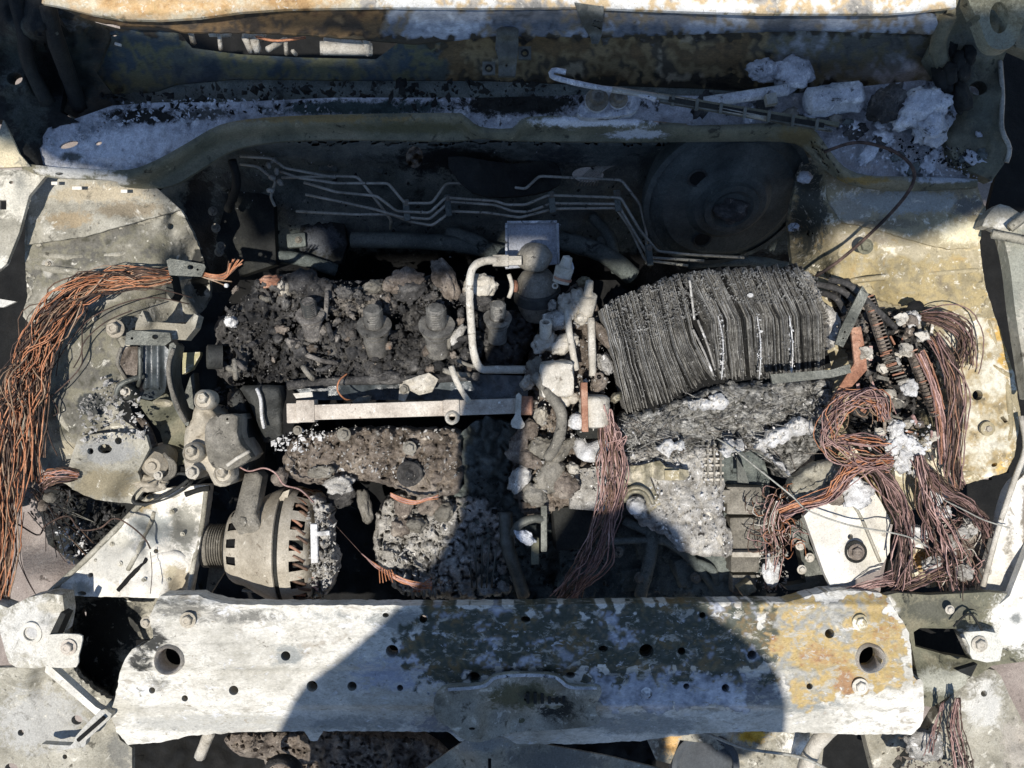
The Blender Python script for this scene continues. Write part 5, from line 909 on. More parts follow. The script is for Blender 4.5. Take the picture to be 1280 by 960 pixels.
lump('orange_scab', 643, 358, -.04, 5, 8, 5, m_orange, th_, .3, 2, 3); tube('clip_wire', [(636, 343, -.03), (640, 358, -.03), (636, 372, -.035)], .003, m_alul, th_, 8, 6)

# ------------------------------------------------------------ valve cluster in the middle
vc = thing('valve_cluster', 'pale stack of melted valves, pipes and castings between engine and leaf block', 'valve assembly', 705, 480, -.1)
sheet('base_crust', smoothpoly([(660, 450), (680, 400), (700, 372), (722, 352), (745, 372), (752, 440), (760, 520), (755, 600), (700, 640), (650, 640), (640, 560), (665, 520)], 2), [(700, 400, -.07), (740, 400, -.09), (700, 500, -.08), (740, 560, -.08), (660, 600, -.08)], m_charb, vc, sp=3, th=.08, extra=[crustf(.02, 15, 51, .9)], edge=.02, rag=4)
L_ = [(710, 385, 18, 14, m_alul), (695, 400, 18, 12, m_ashcr), (722, 372, 12, 10, m_alul), (680, 428, 18, 12, m_alul), (704, 430, 20, 12, m_alul), (668, 462, 12, 10, m_charb), (660, 478, 8, 12, m_alul), (756, 455, 10, 14, m_ashcr), (748, 480, 12, 10, m_charb), (656, 572, 12, 26, m_charb), (650, 598, 12, 20, m_ashcr), (676, 560, 16, 14, m_alud), (690, 590, 22, 16, m_alud), (682, 600, 18, 14, m_alud), (706, 606, 18, 18, m_charb), (700, 565, 10, 24, m_alud), (716, 585, 9, 7, m_alul), (660, 538, 16, 12, m_charb), (676, 520, 12, 9, m_alul), (668, 618, 14, 16, m_alud), (648, 555, 12, 16, m_charb), (722, 525, 10, 9, m_ash), (700, 505, 8, 7, m_alul), (770, 497, 8, 6, m_brass), (727, 398, 10, 8, m_alul), (755, 420, 8, 20, m_charb), (690, 382, 8, 6, m_ashcr), (730, 352, 6, 9, m_brass)]
for i, (x, y, a, b, mt) in enumerate(L_): lump('melted_fitting', x, y, -.04, a, b, 14, mt, vc, .3, i + 60, 4, R.uniform(0, 3), 1.8)
box('valve_block', P(695, 474, -.02), (.044, .046, .035), m_alul, vc, (.1, .05, .05), .004, .92, .003)
box('block_shoulder', P(672, 462, -.025), (.020, .030, .02), m_alud, vc, (0, .1, .5), .003, .9, .003)
for x, y in ((697, 500), (706, 502), (716, 498)): lump('bead', x, y, -.02, 8, 7, 7, m_alul, vc, .2, x, 3)
tube('cranked_lever', [(668, 468, -.012), (684, 490, -.008), (700, 512, -.006), (702, 530, -.008), (698, 548, -.012), (692, 562, -.02), (684, 572, -.03)], .007, m_alud, vc, 36, 10)
splitsmooth(lathe('knurled_body', [(-.026, .0001), (-.026, .014)] + [(-.024 + i * .0035, .019 + (.001 if i % 2 else 0)) for i in range(11)] + [(.014, .015), (.014, .0001)], P(743, 508, -.02), (.0, 1, .1), m_alul, vc, 36), 50)
pbox('oxidised_washer', 727, 478, 735, 540, .002, .03, m_orange, vc, .02, .001)
lump('white_boss', 721, 527, -.012, 11, 10, 10, m_ash, vc, .2, 3, 4); lump('white_boss', 742, 528, -.01, 8, 8, 8, m_alul, vc, .2, 5, 3)
cup = sheet('white_cup', smoothpoly([(716, 550), (728, 548), (735, 554), (742, 552), (758, 548), (760, 562), (750, 575), (738, 578), (722, 572)], 2), [(720, 555, -.03), (738, 570, -.018), (756, 560, -.03)], m_ash, vc, sp=3, th=.03, edge=.01, ew=5)
sheet('dark_saddle', smoothpoly([(722, 536), (755, 524), (757, 545), (742, 548), (726, 547)], 2), -.03, m_dark, vc, sp=3, th=.03)
tube('link_rod', [(709, 380, -.03), (711, 410, -.026), (716, 440, -.024), (720, 462, -.03)], .0045, m_alul, vc, 16, 8)
tube('link_rod', [(739, 398, -.03), (740, 430, -.026), (741, 470, -.024)], .005, m_alul, vc, 12, 8)
splitsmooth(lathe('spigot', [(-.02, .009), (0, .012), (.010, .012), (.011, .006), (.03, .005), (.032, .0001)], P(734, 378, -.03), (.05, .8, .5), m_alul, vc, 20, jit=.15), 40)
splitsmooth(lathe('threaded_stub', [(-.012, .0075), (.010, .008), (.010, .005), (.004, .005)], P(682, 411, -.02), (0, .8, .6), m_alul, vc, 18), 35)
sheet('grey_shelf', [(712, 588), (768, 580), (766, 640), (712, 636)], [(720, 600, -.06), (760, 620, -.06)], m_ashcr, vc, sp=3.5, th=.03, extra=[crustf(.008, 12, 53, .5)])
scatter('pale_crumbs', [(662, 450), (700, 370), (745, 380), (765, 500), (755, 600), (690, 620), (645, 600)], 420, [(700, 400, -.03), (700, 560, -.03)], 1, 5, m_ashcr, vc, 29, .8)
ring('eyelet', 749, 471, -.02, 6, 3, .004, m_charb, vc)
mid = thing('middle_loom', 'pink bundle of bare wires running down past the white cup into shade', 'wires', 760, 600, -.05)
wirebundle(mid, [(756, 518, -.02), (762, 545, -.012), (765, 580, -.012), (764, 615, -.02), (758, 650, -.04), (742, 695, -.06), (722, 725, -.08), (708, 750, -.1)], 40, [5, 9, 13, 13, 15, 16, 16, 16], .85, [m_cu4, m_cu4, m_cu2, m_cu5, m_cu5], 6, np_=24, wob=1.1)
for i in range(10):
    x = R.uniform(756, 772); y = R.uniform(520, 560); strand(mid, [(x, y, -.008), (x + R.uniform(-6, 20), y + R.uniform(-18, 12), .0), (x + R.uniform(-8, 24), y + R.uniform(5, 40), -.008)], .6, m_cu4)

# ------------------------------------------------------------ block of charred leaves
lf = thing('leaf_block', 'fanned block of charred grey leaves like a burnt paper stack', 'burnt leaf stack', 890, 420, -.1)
def leaf(top, mid_, bot, z0, wd, mat, depth, seed):
    pts = []; n = 9
    for i in range(n):
        t = i / (n - 1)
        a = Vector(top).lerp(Vector(mid_), t * 2) if t < .5 else Vector(mid_).lerp(Vector(bot), t * 2 - 1)
        jx = 1.5 * noise.noise(Vector((seed * .22, t * 4, 1))) + .9 * noise.noise(Vector((seed * .9, t * 9, 4)))
        zz = z0 - .085 * max(0, t - .42) ** 1.4 * 1.6 + .004 * noise.noise(Vector((seed * .5, t * 7, 0))) + .004 * noise.noise(Vector((seed * .15, t * 3, 8)))
        k_ = noise.noise(Vector((seed * .11, t * 3.2, 2)))
        if k_ > .12 and t < .7: zz -= .007
        jx += 4.0 * max(0, abs(noise.noise(Vector((seed * .4, t * 5, 7)))) - .25)
        if t == 0 or t == 1: zz -= .012 * R.random()
        pts.append(P(a.x + jx, a.y, zz))
    V = []; F = []
    for p in pts:
        V += [p + Vector((-wd, 0, 0)), p + Vector((-wd * .5, 0, .0008)), p + Vector((wd * .5, 0, .0008)), p + Vector((wd, 0, 0)), p + Vector((wd * .6, 0, -depth)), p + Vector((-wd * .6, 0, -depth))]
    m = len(pts)
    for i in range(m - 1):
        for k in range(6):
            a = i * 6 + k; b = i * 6 + (k + 1) % 6; F.append([a, a + 6, b + 6, b])
    F.append([5, 4, 3, 2, 1, 0][::-1]); F.append([(m - 1) * 6 + k for k in range(6)][::-1])
    mk('leaf', V, F, mat, lf, False)
LM = [m_leaf, m_leaf, m_leafd, m_leafw, m_leafd, m_leafw, m_leaf, m_leaf]
nL = 50
for i in range(nL):
    t = i / (nL - 1)
    top = (752 + 96 * t, 384 - 42 * t + R.uniform(-5, 4)); md = (766 + 104 * t, 440 - 12 * t); bot = (786 + 108 * t, 522 - 48 * t + R.uniform(-4, 4))
    leaf(top, md, bot, -.012 + R.uniform(-.006, .004) + .006 * math.sin(t * 3.1), R.uniform(.0004, .00066), R.choice(LM), .05, i + 1)
nR = 76
for i in range(nR):
    t = i / (nR - 1)
    top = (860 + 142 * t, 340 - 7 * t + R.uniform(-5, 5)); md = (888 + 140 * t, 400 - 6 * t); bot = (896 + 134 * t, 474 - 6 * t + R.uniform(-3, 3))
    leaf(top, md, bot, -.006 + R.uniform(-.006, .004) - .012 * max(0, t - .8) * 3, R.uniform(.00034, .00058), R.choice(LM), .05, i + 71)
for i, x in enumerate((905, 952, 992)):
    tube('ash_streak', [(x - 6 + R.uniform(-2, 2), 395, -.006), (x - 2, 420, -.01), (x - 1, 445, -.02), (x - 3, 474, -.035)], .0008, m_ash, lf, 16, 5)
for x in (905, 952, 992): scatter('ash_streak_crumbs', [(x - 6, 392), (x - 1, 392), (x + 2, 472), (x - 5, 472)], 60, [(x, 395, -.002), (x, 430, -.006), (x, 472, -.036)], .8, 3.2, m_ash, lf, x, .8)
for a in ([(866, 412, -.004), (880, 440, -.012), (892, 470, -.03)], [(872, 400, -.002), (884, 430, -.01), (894, 462, -.03)], [(862, 350, -.0), (868, 400, -.002)]): tube('ash_streak', a, .0015, m_ashcr, lf, 12, 5)
top_poly = [(755, 380), (850, 340), (1000, 336), (1022, 345), (1030, 380), (900, 380), (860, 400), (790, 440), (768, 420)]
scatter('char_grit', top_poly, 2600, -.003, .8, 3.2, m_leaf, lf, 34, .6)
scatter('char_grit', [(760, 390), (860, 340), (1005, 332), (1030, 380), (1030, 465), (800, 510)], 900, [(900, 380, -.004), (900, 470, -.05), (800, 500, -.04), (780, 420, -.006)], .6, 2, m_leafw, lf, 35, .6)
lump('white_speck', 938, 369, .0, 4, 3, 2, m_ash, lf, .2, 1, 3)
sheet('crumbled_side', smoothpoly([(1004, 338), (1018, 348), (1028, 375), (1046, 390), (1052, 410), (1044, 432), (1036, 436), (1034, 400), (1022, 370), (1006, 350)], 2), [(1010, 345, -.01), (1045, 410, -.03)], m_ashcr, lf, sp=2.6, th=.04, extra=[crustf(.010, 9, 55, .5)], edge=.01, rag=2)
sheet('under_slab', [(770, 410), (850, 360), (1010, 350), (1040, 460), (900, 480), (800, 525)], -.075, m_black, lf, sp=8, th=.05)

# ------------------------------------------------------------ fibre mat and ash under the block
fm = thing('fibre_mat', 'heap of burnt glass fibre mat with white ash under the leaf block', 'fibre mat', 900, 530, -.1)
sheet('mat', smoothpoly([(772, 520), (800, 516), (850, 500), (900, 480), (960, 478), (1030, 474), (1046, 490), (1040, 540), (1010, 580), (980, 600), (955, 570), (900, 560), (850, 572), (800, 580), (778, 560)], 2), [(790, 530, -.06), (880, 495, -.045), (960, 490, -.04), (1030, 500, -.06), (900, 545, -.07), (990, 560, -.06), (820, 560, -.06)], m_mica, fm, sp=2.6, th=.04, extra=[crustf(.016, 22, 56, .9), dentf(.006, 10, 6)], edge=.02, rag=5,
      tint=patches([(885, 505, 44, 14, srgb('#e9e7e2'), .95), (990, 545, 46, 18, srgb('#efede8'), 1.0), (965, 580, 26, 16, srgb('#efede8'), 1.0), (930, 505, 26, 8, srgb('#dddbd5'), .7), (860, 540, 70, 9, DRK, .7), (940, 545, 20, 12, DRK, .9), (1020, 500, 20, 26, srgb('#3a3733'), .7), (860, 562, 40, 8, srgb('#dcdad5'), .6)]))
for i, (x, y, a, b, ro) in enumerate([(980, 542, 34, 14, .35), (968, 575, 24, 12, -.7), (1000, 534, 18, 10, 0), (886, 506, 24, 9, .1), (838, 560, 20, 8, .1), (915, 560, 14, 10, .2)]):
    sheet('ash_cushion', smoothpoly([(x + a * math.cos(t) * math.cos(ro) - b * math.sin(t) * math.sin(ro) + R.uniform(-3, 3), y - a * math.cos(t) * math.sin(ro) * -1 * -1 + b * math.sin(t) * math.cos(ro) + R.uniform(-2, 2)) for t in [k * .63 for k in range(10)]], 2), -.020, m_ash, fm, sp=2.4, th=.012, extra=[crustf(.012, 7, 57 + i, .8)], edge=.010, ew=5, rag=6)
rr = random.Random(5)
for i in range(280):
    x = rr.uniform(778, 1030); y = rr.uniform(490, 575) if x > 860 else rr.uniform(520, 578); a = rr.uniform(-1.2, 1.2) + (.6 if x > 980 else 0); l = rr.uniform(5, 16)
    z = -.034 + rr.uniform(-.004, .006); k = rr.uniform(-8, 8)
    strand(fm, [(x - l * math.cos(a), y - l * math.sin(a) * .6, z - .014), (x, y + k * .5, z), (x + l * math.cos(a), y + l * math.sin(a) * .6 + k, z - .014)], rr.uniform(.25, .5), rr.choice([m_ashcr, m_leafw, m_leaf, m_charb]), 'fibre', 8, 4)
scatter('ash_crumbs', [(780, 520), (900, 490), (1030, 480), (1000, 570), (800, 575)], 380, -.03, .8, 4, m_ashcr, fm, 36, .6)

# ------------------------------------------------------------ left: wire bracket, mount, tensioner, alternator
wb = thing('wire_clip_bracket', 'small grey bracket with two holes clamping the left wire bundle', 'bracket', 232, 335, -.03)
sheet('plate', [(208, 326), (212, 323), (255, 330), (257, 334), (252, 346), (212, 344)], .004, m_steelg, wb, [circ(238, 334, 4, 14, 3), circ(247, 337, 1.6, 8)], sp=3, th=.004)
sheet('side_plate', [(208, 340), (213, 343), (218, 368), (214, 374), (208, 366)], -.01, m_dark, wb, sp=3, th=.03)
LWM = [m_cu1, m_cu1, m_cu2, m_cu1, m_cu3, m_cu2, m_cu6, m_cu3]
hl = thing('left_loom', 'thick bundle of bare coppery wires curving down over the left inner wing', 'wire loom', 60, 450, -.02)
PTH = [(214, 347, -.004), (180, 348, .006), (145, 350, .01), (110, 360, .014), (84, 382, .018), (62, 410, .022), (44, 445, .02), (32, 480, .018), (24, 520, .014), (18, 570, .01), (14, 620, .006), (10, 680, -.01), (4, 745, -.03)]
wirebundle(hl, PTH, 92, [5, 8, 10, 12, 14, 16, 17, 17, 16, 15, 13, 11, 9], .8, LWM, 11, np_=34, flat=.9, wob=1.3)
wirebundle(hl, [(60, 410, .02), (50, 460, .018), (44, 520, .01), (42, 570, .0), (44, 600, -.01)], 34, [10, 11, 10, 8, 8], .9, LWM, 12, np_=14)
wirebundle(hl, [(100, 374, .012), (66, 430, .014), (54, 480, .01), (50, 520, .006), (52, 570, -.004)], 22, [14, 12, 8, 6, 6], .8, [m_cu3, m_cu3, m_cu2], 13, np_=16)
for p in ([(210, 352, 0), (160, 356, .006), (110, 378, .006), (80, 420, .006), (70, 470, .006)], [(236, 380, -.02), (190, 372, .006), (140, 384, .008), (100, 410, .006), (60, 470, .01)], [(240, 372, -.02), (200, 362, .01), (150, 362, .01), (104, 384, .008)], [(165, 388, .012), (130, 404, .008), (104, 430, .006), (100, 460, .004), (60, 500, .006)], [(110, 385, .01), (103, 410, .006), (102, 440, .004), (92, 460, .004)], [(75, 400, .02), (50, 470, .02), (60, 540, .004), (72, 570, -.004)], [(54, 480, .01), (66, 500, .002), (73, 515, .0), (66, 520, .0)]):
    strand(hl, p, .8, m_cu3)
fr_ = thing('frayed_wire_end', 'fan of bright copper wire ends sticking out right of the small clip bracket', 'wire ends', 285, 345, .0)
for i in range(15):
    a = i / 14; strand(fr_, [(250, 341 + R.uniform(-3, 3), -.002), (268, 345 + R.uniform(-2, 3), .002), (282, 345 + R.uniform(-4, 3), .008), (286 + 18 * a, 326 + 3 * abs(a - .5) + R.uniform(-3, 4), .02)], .8, m_cu1 if i % 3 else m_cu2)
for p in ([(250, 345, 0), (270, 352, .002), (282, 357, .0)], [(255, 347, 0), (272, 350, .002), (290, 352, .0)]): strand(fr_, p, .9, m_cu6)
lump('crimp', 283, 357, .0, 3, 3, 3, m_ash, fr_, .3, 3, 2)
sw = thing('side_loom', 'short tangle of pink wires under the tower gusset at the left', 'wires', 75, 605, -.04)
wirebundle(sw, [(98, 594, -.02), (78, 592, -.01), (62, 596, -.01), (52, 604, -.03), (48, 616, -.06)], 26, [5, 9, 9, 8, 6], .9, [m_cu4, m_cu1, m_cu2, m_cu3], 14, np_=12)
for i in range(14): strand(sw, [(40 + R.uniform(-8, 8), 590 + i * 2, -.02), (60 + R.uniform(-14, 30), 630 + R.uniform(-14, 20), -.08), (70 + R.uniform(-20, 60), 670 + R.uniform(-30, 30), -.14)], .6, [m_cu3, m_cu2, m_pipe][i % 3])
for i, (x, y) in enumerate([(44, 606), (30, 626), (52, 632), (62, 622), (36, 616)]): lump('burnt_terminal', x, y, -.03, 8, 7, 7, m_alud if i % 2 else m_charb, sw, .3, i + 5, 3)
tube('thin_lead', [(10, 652, -.03), (24, 656, -.04), (48, 669, -.05), (58, 656, -.05), (85, 645, -.06), (100, 662, -.06), (125, 660, -.06), (142, 648, -.05), (160, 655, -.05), (180, 672, -.05), (188, 686, -.045)], .0011, m_cu3, sw, 60, 5)
for p in ([(22, 655, -.03), (20, 690, -.05), (34, 725, -.06), (46, 745, -.06)], [(68, 680, -.1), (80, 700, -.08), (92, 706, -.07)], [(30, 640, -.03), (26, 700, -.05), (44, 742, -.05)], [(188, 690, -.044), (190, 715, -.04), (188, 742, -.03)]): strand(sw, p, .5, m_cu3)

# engine mount: pressed cradle bolted on the wing
cr = thing('mount_cradle', 'dark pressed steel engine mount cradle on the left inner wing', 'engine mount', 190, 470, -.05)
sheet('cradle_back', smoothpoly([(170, 404), (178, 388), (184, 402), (232, 405), (243, 392), (248, 395), (244, 410), (232, 425), (214, 424), (168, 418)], 1), [(180, 395, .01), (200, 410, -.01), (245, 394, .012), (220, 420, -.01)], m_mott, cr, sp=3, th=.02, tint=patches([(205, 410, 60, 20, srgb('#8b8576'), .9)]))
sheet('top_plate', smoothpoly([(158, 416), (164, 413), (212, 416), (214, 426), (206, 432), (156, 431)], 1), .008, m_steelg, cr, [circ(194, 421, 4, 14, 3), circ(165, 423, 1.8, 8)], sp=3, th=.005)
sheet('pressed_saddle', smoothpoly([(152, 434), (158, 431), (206, 432), (210, 446), (208, 470), (206, 490), (190, 500), (170, 496), (160, 484), (150, 470), (148, 454)], 2), lambda X, Y: -.012 - .022 * np.clip((Y - 450) / 50, 0, 1) ** 2 + .007 * np.exp(-((X - 182) / 5) ** 2) * (Y < 486) + .008 * np.exp(-((X - 197) / 5) ** 2) * (Y < 486) - .008 * np.exp(-((X - 168) / 5) ** 2), m_glossbl, cr, sp=2.5, th=.03)
sheet('rust_pad', [(153, 434), (172, 433), (172, 444), (178, 448), (178, 452), (172, 454), (171, 470), (158, 468), (150, 455)], -.006, m_charb, cr, sp=3, th=.006, tint=None)
sheet('side_arm', smoothpoly([(212, 430), (220, 432), (215, 455), (217, 480), (226, 510), (236, 528), (232, 532), (218, 510), (211, 484), (209, 456)], 2), [(214, 440, .006), (214, 480, .004), (234, 530, -.01)], m_steelg, cr, sp=3, th=.03)
tube('arm_bead', [(217, 436, .008), (211, 456, .008), (213, 482, .007), (224, 512, .0), (232, 528, -.006)], .003, m_alud, cr, 24, 8)
sheet('yellow_gusset', [(228, 441), (250, 440), (250, 444), (240, 462), (228, 468)], -.05, m_ochre, cr, sp=4, th=.01, tint=patches([(238, 450, 30, 30, srgb('#a39c78'), 1)]))
sheet('lower_skirt', smoothpoly([(168, 497), (190, 502), (208, 492), (222, 512), (234, 540), (234, 575), (222, 582), (212, 578), (205, 560), (200, 540), (190, 528), (178, 512)], 2), [(190, 505, -.03), (220, 540, -.05), (225, 575, -.07)], m_olive, cr, sp=3, th=.05, extra=[dentf(.002, 12, 3)])
sheet('oval_pad', circ(204, 504, 13, 20, 5, .05), -.018, m_brass, cr, sp=3, th=.005, edge=.002, ew=3)
ring('collar', 157, 490, .002, 10, 6, .02, m_steelg, cr); bolt(157, 490, -.002, 4.5, m_alul, cr, tall=1.5)
tube('flank_edge', [(152, 434, .0), (147, 454, -.004), (158, 474, -.01), (166, 486, -.016)], .0022, m_alud, cr, 14, 6)
tube('saddle_fold', [(175, 434, .004), (175, 470, .0), (172, 484, -.012)], .0025, m_steelg, cr, 14, 6)
tube('strap_loop', [(180, 470, -.006), (166, 474, .002), (152, 480, .006), (146, 490, .004), (148, 500, -.002)], .0035, m_steelg, cr, 20, 8)
sheet('dark_well', [(160, 500), (200, 530), (238, 585), (200, 606), (172, 600), (180, 560)], -.2, m_black, cr, sp=8, th=.01)
tube('rusty_arm', [(172, 520, -.03), (182, 532, -.034), (190, 548, -.04), (193, 562, -.045)], .005, m_charb, cr, 14, 8)
sheet('hinge_tab', [(228, 500), (238, 470), (242, 466), (244, 490), (242, 512), (232, 508)], -.06, m_steelg, cr, sp=3, th=.02)
# mount arm (alloy) with bolts
ma = thing('alloy_engine_mount', 'dusty cast alloy engine mount arm with three big bolts', 'engine mount', 265, 560, -.04)
sheet('arm_casting', smoothpoly([(232, 536), (240, 524), (244, 508), (262, 508), (272, 520), (296, 518), (298, 530), (300, 548), (314, 570), (300, 582), (288, 590), (290, 602), (282, 608), (268, 606), (260, 590), (252, 588), (244, 600), (232, 590), (230, 560)], 2), [(240, 540, -.01), (270, 530, .006), (290, 560, -.005), (310, 570, -.02), (275, 600, -.02), (240, 585, -.02), (256, 550, -.012), (262, 515, -.01)], m_alu, ma, sp=3, th=.06, extra=[dentf(.003, 12, 5)], edge=.006, ew=5)
sheet('casting_web', smoothpoly([(256, 540), (262, 524), (280, 518), (297, 520), (296, 540), (302, 556), (314, 572), (298, 583), (284, 588), (266, 584), (258, 566)], 2), [(262, 530, .006), (290, 525, .016), (280, 560, .010), (308, 572, .0), (266, 580, .0)], m_alud, ma, [circ(284, 524, 1.6, 8)], sp=3, th=.02, extra=[dentf(.003, 14, 7)], edge=.003, ew=3)
tube('web_ridge', [(284, 582, .006), (298, 572, .006), (312, 564, .002)], .0025, m_alul, ma, 8, 6)
for x, y, z in ((255, 500, .008), (241, 566, .004), (280, 592, -.008)):
    ring('bolt_seat', x, y, z, 13, 7, .02, m_alu, ma, jit=.06); bolt(x, y, z, 7, m_alu, ma, tilt=(-.25, .1), tall=1.6)
bolt(241, 590, -.004, 6, m_alul, ma, tall=1.3); bolt(275, 520, .006, 2.5, m_dark, ma)
tn = thing('tensioner', 'dull tensioner arm with looped belt end below the mount cradle', 'belt tensioner', 205, 590, -.06)
splitsmooth(lathe('tensioner_body', [(-.04, .018), (0, .017), (.003, .014), (.008, .010), (.008, .006), (.011, .005), (.011, .0001)], P(193, 580, -.025), (.05, -.2, 1), m_alu, tn, 30, jit=.06), 40)
for i in range(3): tube('housing_rib', [(205, 566 + i * 2, -.02), (212 + i * 3, 578, -.022), (212 + i * 3, 592, -.03), (204 + i * 2, 600, -.035)], .0022, m_alud, tn, 12, 6)
V, F = lump_vf(P(188, 603, -.05), (.022, .012, .015), .3, 6, 4); mk('casting_foot', V, F, m_alu, tn)
lump('rusty_plug', 165, 567, -.03, 13, 9, 6, m_brass, tn, .1, 3, 4); lump('rusty_plug', 182, 558, -.03, 10, 5, 5, m_charb, tn, .1, 4, 3)
bolt(198, 594, -.02, 4, m_alul, tn)
blt = []
for i in range(34):
    a = i / 33 * 6.283; blt.append(P(203 + 38 * math.cos(a) * .95 + 8 * math.sin(a) * .2, 612 - 15 * math.sin(a) - 16 * math.cos(a) * .75, -.05 + .01 * math.sin(a)))
V = []; F = []
for i, p in enumerate(blt): V += [p + Vector((0, 0, .008)), p + Vector((.002, .003, .008)), p + Vector((.002, .003, -.010)), p + Vector((0, 0, -.010))]
for i in range(len(blt) - 1):
    for k in range(4): F.append([i * 4 + k, i * 4 + (k + 1) % 4, i * 4 + 4 + (k + 1) % 4, i * 4 + 4 + k])
mk('belt_loop', V, F, m_iron, tn)
tube('belt_strand', [(180, 632, -.06), (205, 620, -.055), (225, 608, -.055), (236, 600, -.05)], .0025, m_iron, tn, 16, 6)
tube('belt_strand', [(232, 618, -.07), (250, 612, -.07), (262, 610, -.07)], .004, m_dark, tn, 8, 6)
# alternator
al = thing('alternator', 'dusty alloy alternator with ribbed pulley at its left end', 'alternator', 345, 680, -.13)
ac = P(256, 682, -.115); K = 1.0 * (H + .115) / H
ax = Vector((1, .0, 0)); k_ = .001 * K
pr = [(0, .0001), (0, 17), (0, 24), (1, 27), (9, 27)]
x = 10
for i in range(6): pr += [(x, 24.5), (x + 1.1, 24.5), (x + 1.6, 27), (x + 2.2, 27)]; x += 2.9
pr += [(28, 22), (32, 20)]
splitsmooth(lathe('pulley', [(a * k_, (b if b > .01 else .0001 / k_) * k_) for a, b in pr], ac, ax, m_alud, al, 40), 30)
fp = [(31, 18), (33, 34), (36, 42), (40, 45), (44, 47), (48, 48), (52, 49), (58, 52), (66, 56), (78, 63), (90, 69), (98, 72), (102, 73), (103, 71)]
def fm_(i, k): return 3 <= i <= 5 and (k % 4 in (1, 2)) and not (4 < k < 12)
splitsmooth(lathe('front_housing', [(a * k_, b * k_) for a, b in fp], ac, ax, m_alu, al, 56, fm_, jit=.02), 35)
splitsmooth(lathe('front_core', [(30 * k_, .0001), (34 * k_, 40 * k_), (60 * k_, 46 * k_), (90 * k_, 60 * k_)], ac, ax, m_black, al, 40), 35)
splitsmooth(lathe('seam_band', [(103 * k_, 70 * k_), (104 * k_, 71 * k_), (107 * k_, 71 * k_), (108 * k_, 70 * k_)], ac, ax, m_dark, al, 56), 35)
rp_ = [(108, 71), (109, 73.5), (118, 73.5), (122, 72), (130, 70), (138, 67), (142, 62), (144, 50), (145, .1)]
def rm_(i, k): return 3 <= i <= 4 and k % 4 in (1, 2)
splitsmooth(lathe('rear_housing', [(a * k_, b * k_) for a, b in rp_], ac, ax, m_alu, al, 72, rm_, jit=.02), 35)
splitsmooth(lathe('stator_core', [(110 * k_, 62 * k_), (140 * k_, 58 * k_), (140 * k_, .0001)], ac, ax, m_dark, al, 40), 35)
for i in range(40):
    a = i / 40 * 6.283; c = ac + Vector((.001 * (124 + (i % 3) * 4) * K, math.cos(a) * .066 * K, math.sin(a) * .066 * K))
    V, F = tube_vf(spline([c + Vector((-.006, 0, 0)), c + Vector((0, math.cos(a) * .004, math.sin(a) * .004)), c + Vector((.012, -math.sin(a) * .008, math.cos(a) * .008))], 7), .0022, 5); mk('winding', V, F, m_cu2 if i % 3 else m_orange, al)
# extra blocks: bosses, wedge arm, burnt rear end
bolt(307, 651, -.052, 7, m_alud, al, tilt=(-.3, -.3))
sheet('hanger_arm', smoothpoly([(306, 592), (322, 590), (328, 596), (320, 640), (330, 668), (300, 670), (288, 650), (294, 640), (300, 615)], 1), [(312, 595, -.05), (310, 650, -.045), (300, 668, -.06)], m_alud, al, sp=3, th=.03, extra=[dentf(.002, 8, 5)], edge=.004, ew=4)
sheet('hanger_wedge', [(328, 655), (354, 615), (362, 612), (352, 650), (340, 668)], [(330, 660, -.07), (356, 618, -.075)], m_alu, al, sp=4, th=.03)
for i in range(5):
    pbox('cooling_fin', 296 + i * 1.5, 702 + i * 9, 322 + i * 2, 705 + i * 9, -.07 - i * .006, .01, m_alu, al, -.08)
sheet('burnt_rear', smoothpoly([(386, 622), (404, 626), (414, 645), (412, 680), (420, 700), (414, 730), (404, 748), (384, 744), (390, 700), (394, 650)], 2), [(395, 640, -.06), (400, 700, -.055), (400, 740, -.08)], m_ashcr, al, sp=2.6, th=.04, extra=[crustf(.022, 10, 58, .9)], edge=.01, rag=4)
pbox('rectifier_plate', 388, 655, 397, 704, -.042, .01, m_ash, al, .02); pbox('rectifier_stub', 396, 664, 412, 670, -.04, .008, m_ash, al, .1)
scatter('ash_flakes', [(384, 640), (416, 640), (424, 720), (400, 750), (386, 730)], 150, [(400, 690, -.045)], 1.5, 6, m_ashcr, al, 37, .5)
for i, y in enumerate((727, 733, 739)): tube('copper_loop', [(372, y, -.075), (380, y - 3, -.068), (392, y - 6, -.068), (397, y - 1, -.07)], .0016, m_cu4, al, 10, 6)
tag(sheet('steel_wedge', [(262, 706), (290, 700), (262, 744), (256, 746)], -.12, m_alud, None, sp=4, th=.01), 'grey triangular steel tab under the alternator pulley', 'bracket')
# stray red wires
tag(tube('red_wire', [(300, 584, -.01), (312, 589, -.008), (330, 585, -.006), (345, 592, -.006), (355, 606, -.01), (375, 612, -.02), (392, 628, -.05)], .0011, m_cu4, None, 36, 5), 'thin pinkish wire curling from the mount arm to the alternator top', 'wire')
rwi = thing('red_wire_cluster', 'little cluster of orange red wires at the foot of the pale crust by the alternator', 'wires', 500, 720, -.06)
for i in range(10): strand(rwi, [(452 + i * 1.6, 692 + i * 1.5, -.06), (472, 708 + R.uniform(-2, 4), -.05), (500, 724 + R.uniform(-4, 4), -.045), (524 + R.uniform(-4, 8), 732 + R.uniform(-4, 5), -.045), (540, 728 + R.uniform(-3, 8), -.05)], .75, m_cu1 if i % 2 else m_cu4)
for i in range(6): strand(rwi, [(474 + i * 3, 712, -.04), (475 + i * 4, 722 + R.uniform(0, 10), -.045)], .7, m_cu1)
for i in range(5): strand(rwi, [(518 + R.uniform(-6, 10), 740, -.05), (528, 730, -.04), (540, 722 + i * 4, -.045)], .6, m_cu1)
strand(rwi, [(404, 640, -.06), (430, 668, -.06), (452, 692, -.06)], .4, m_cu3)
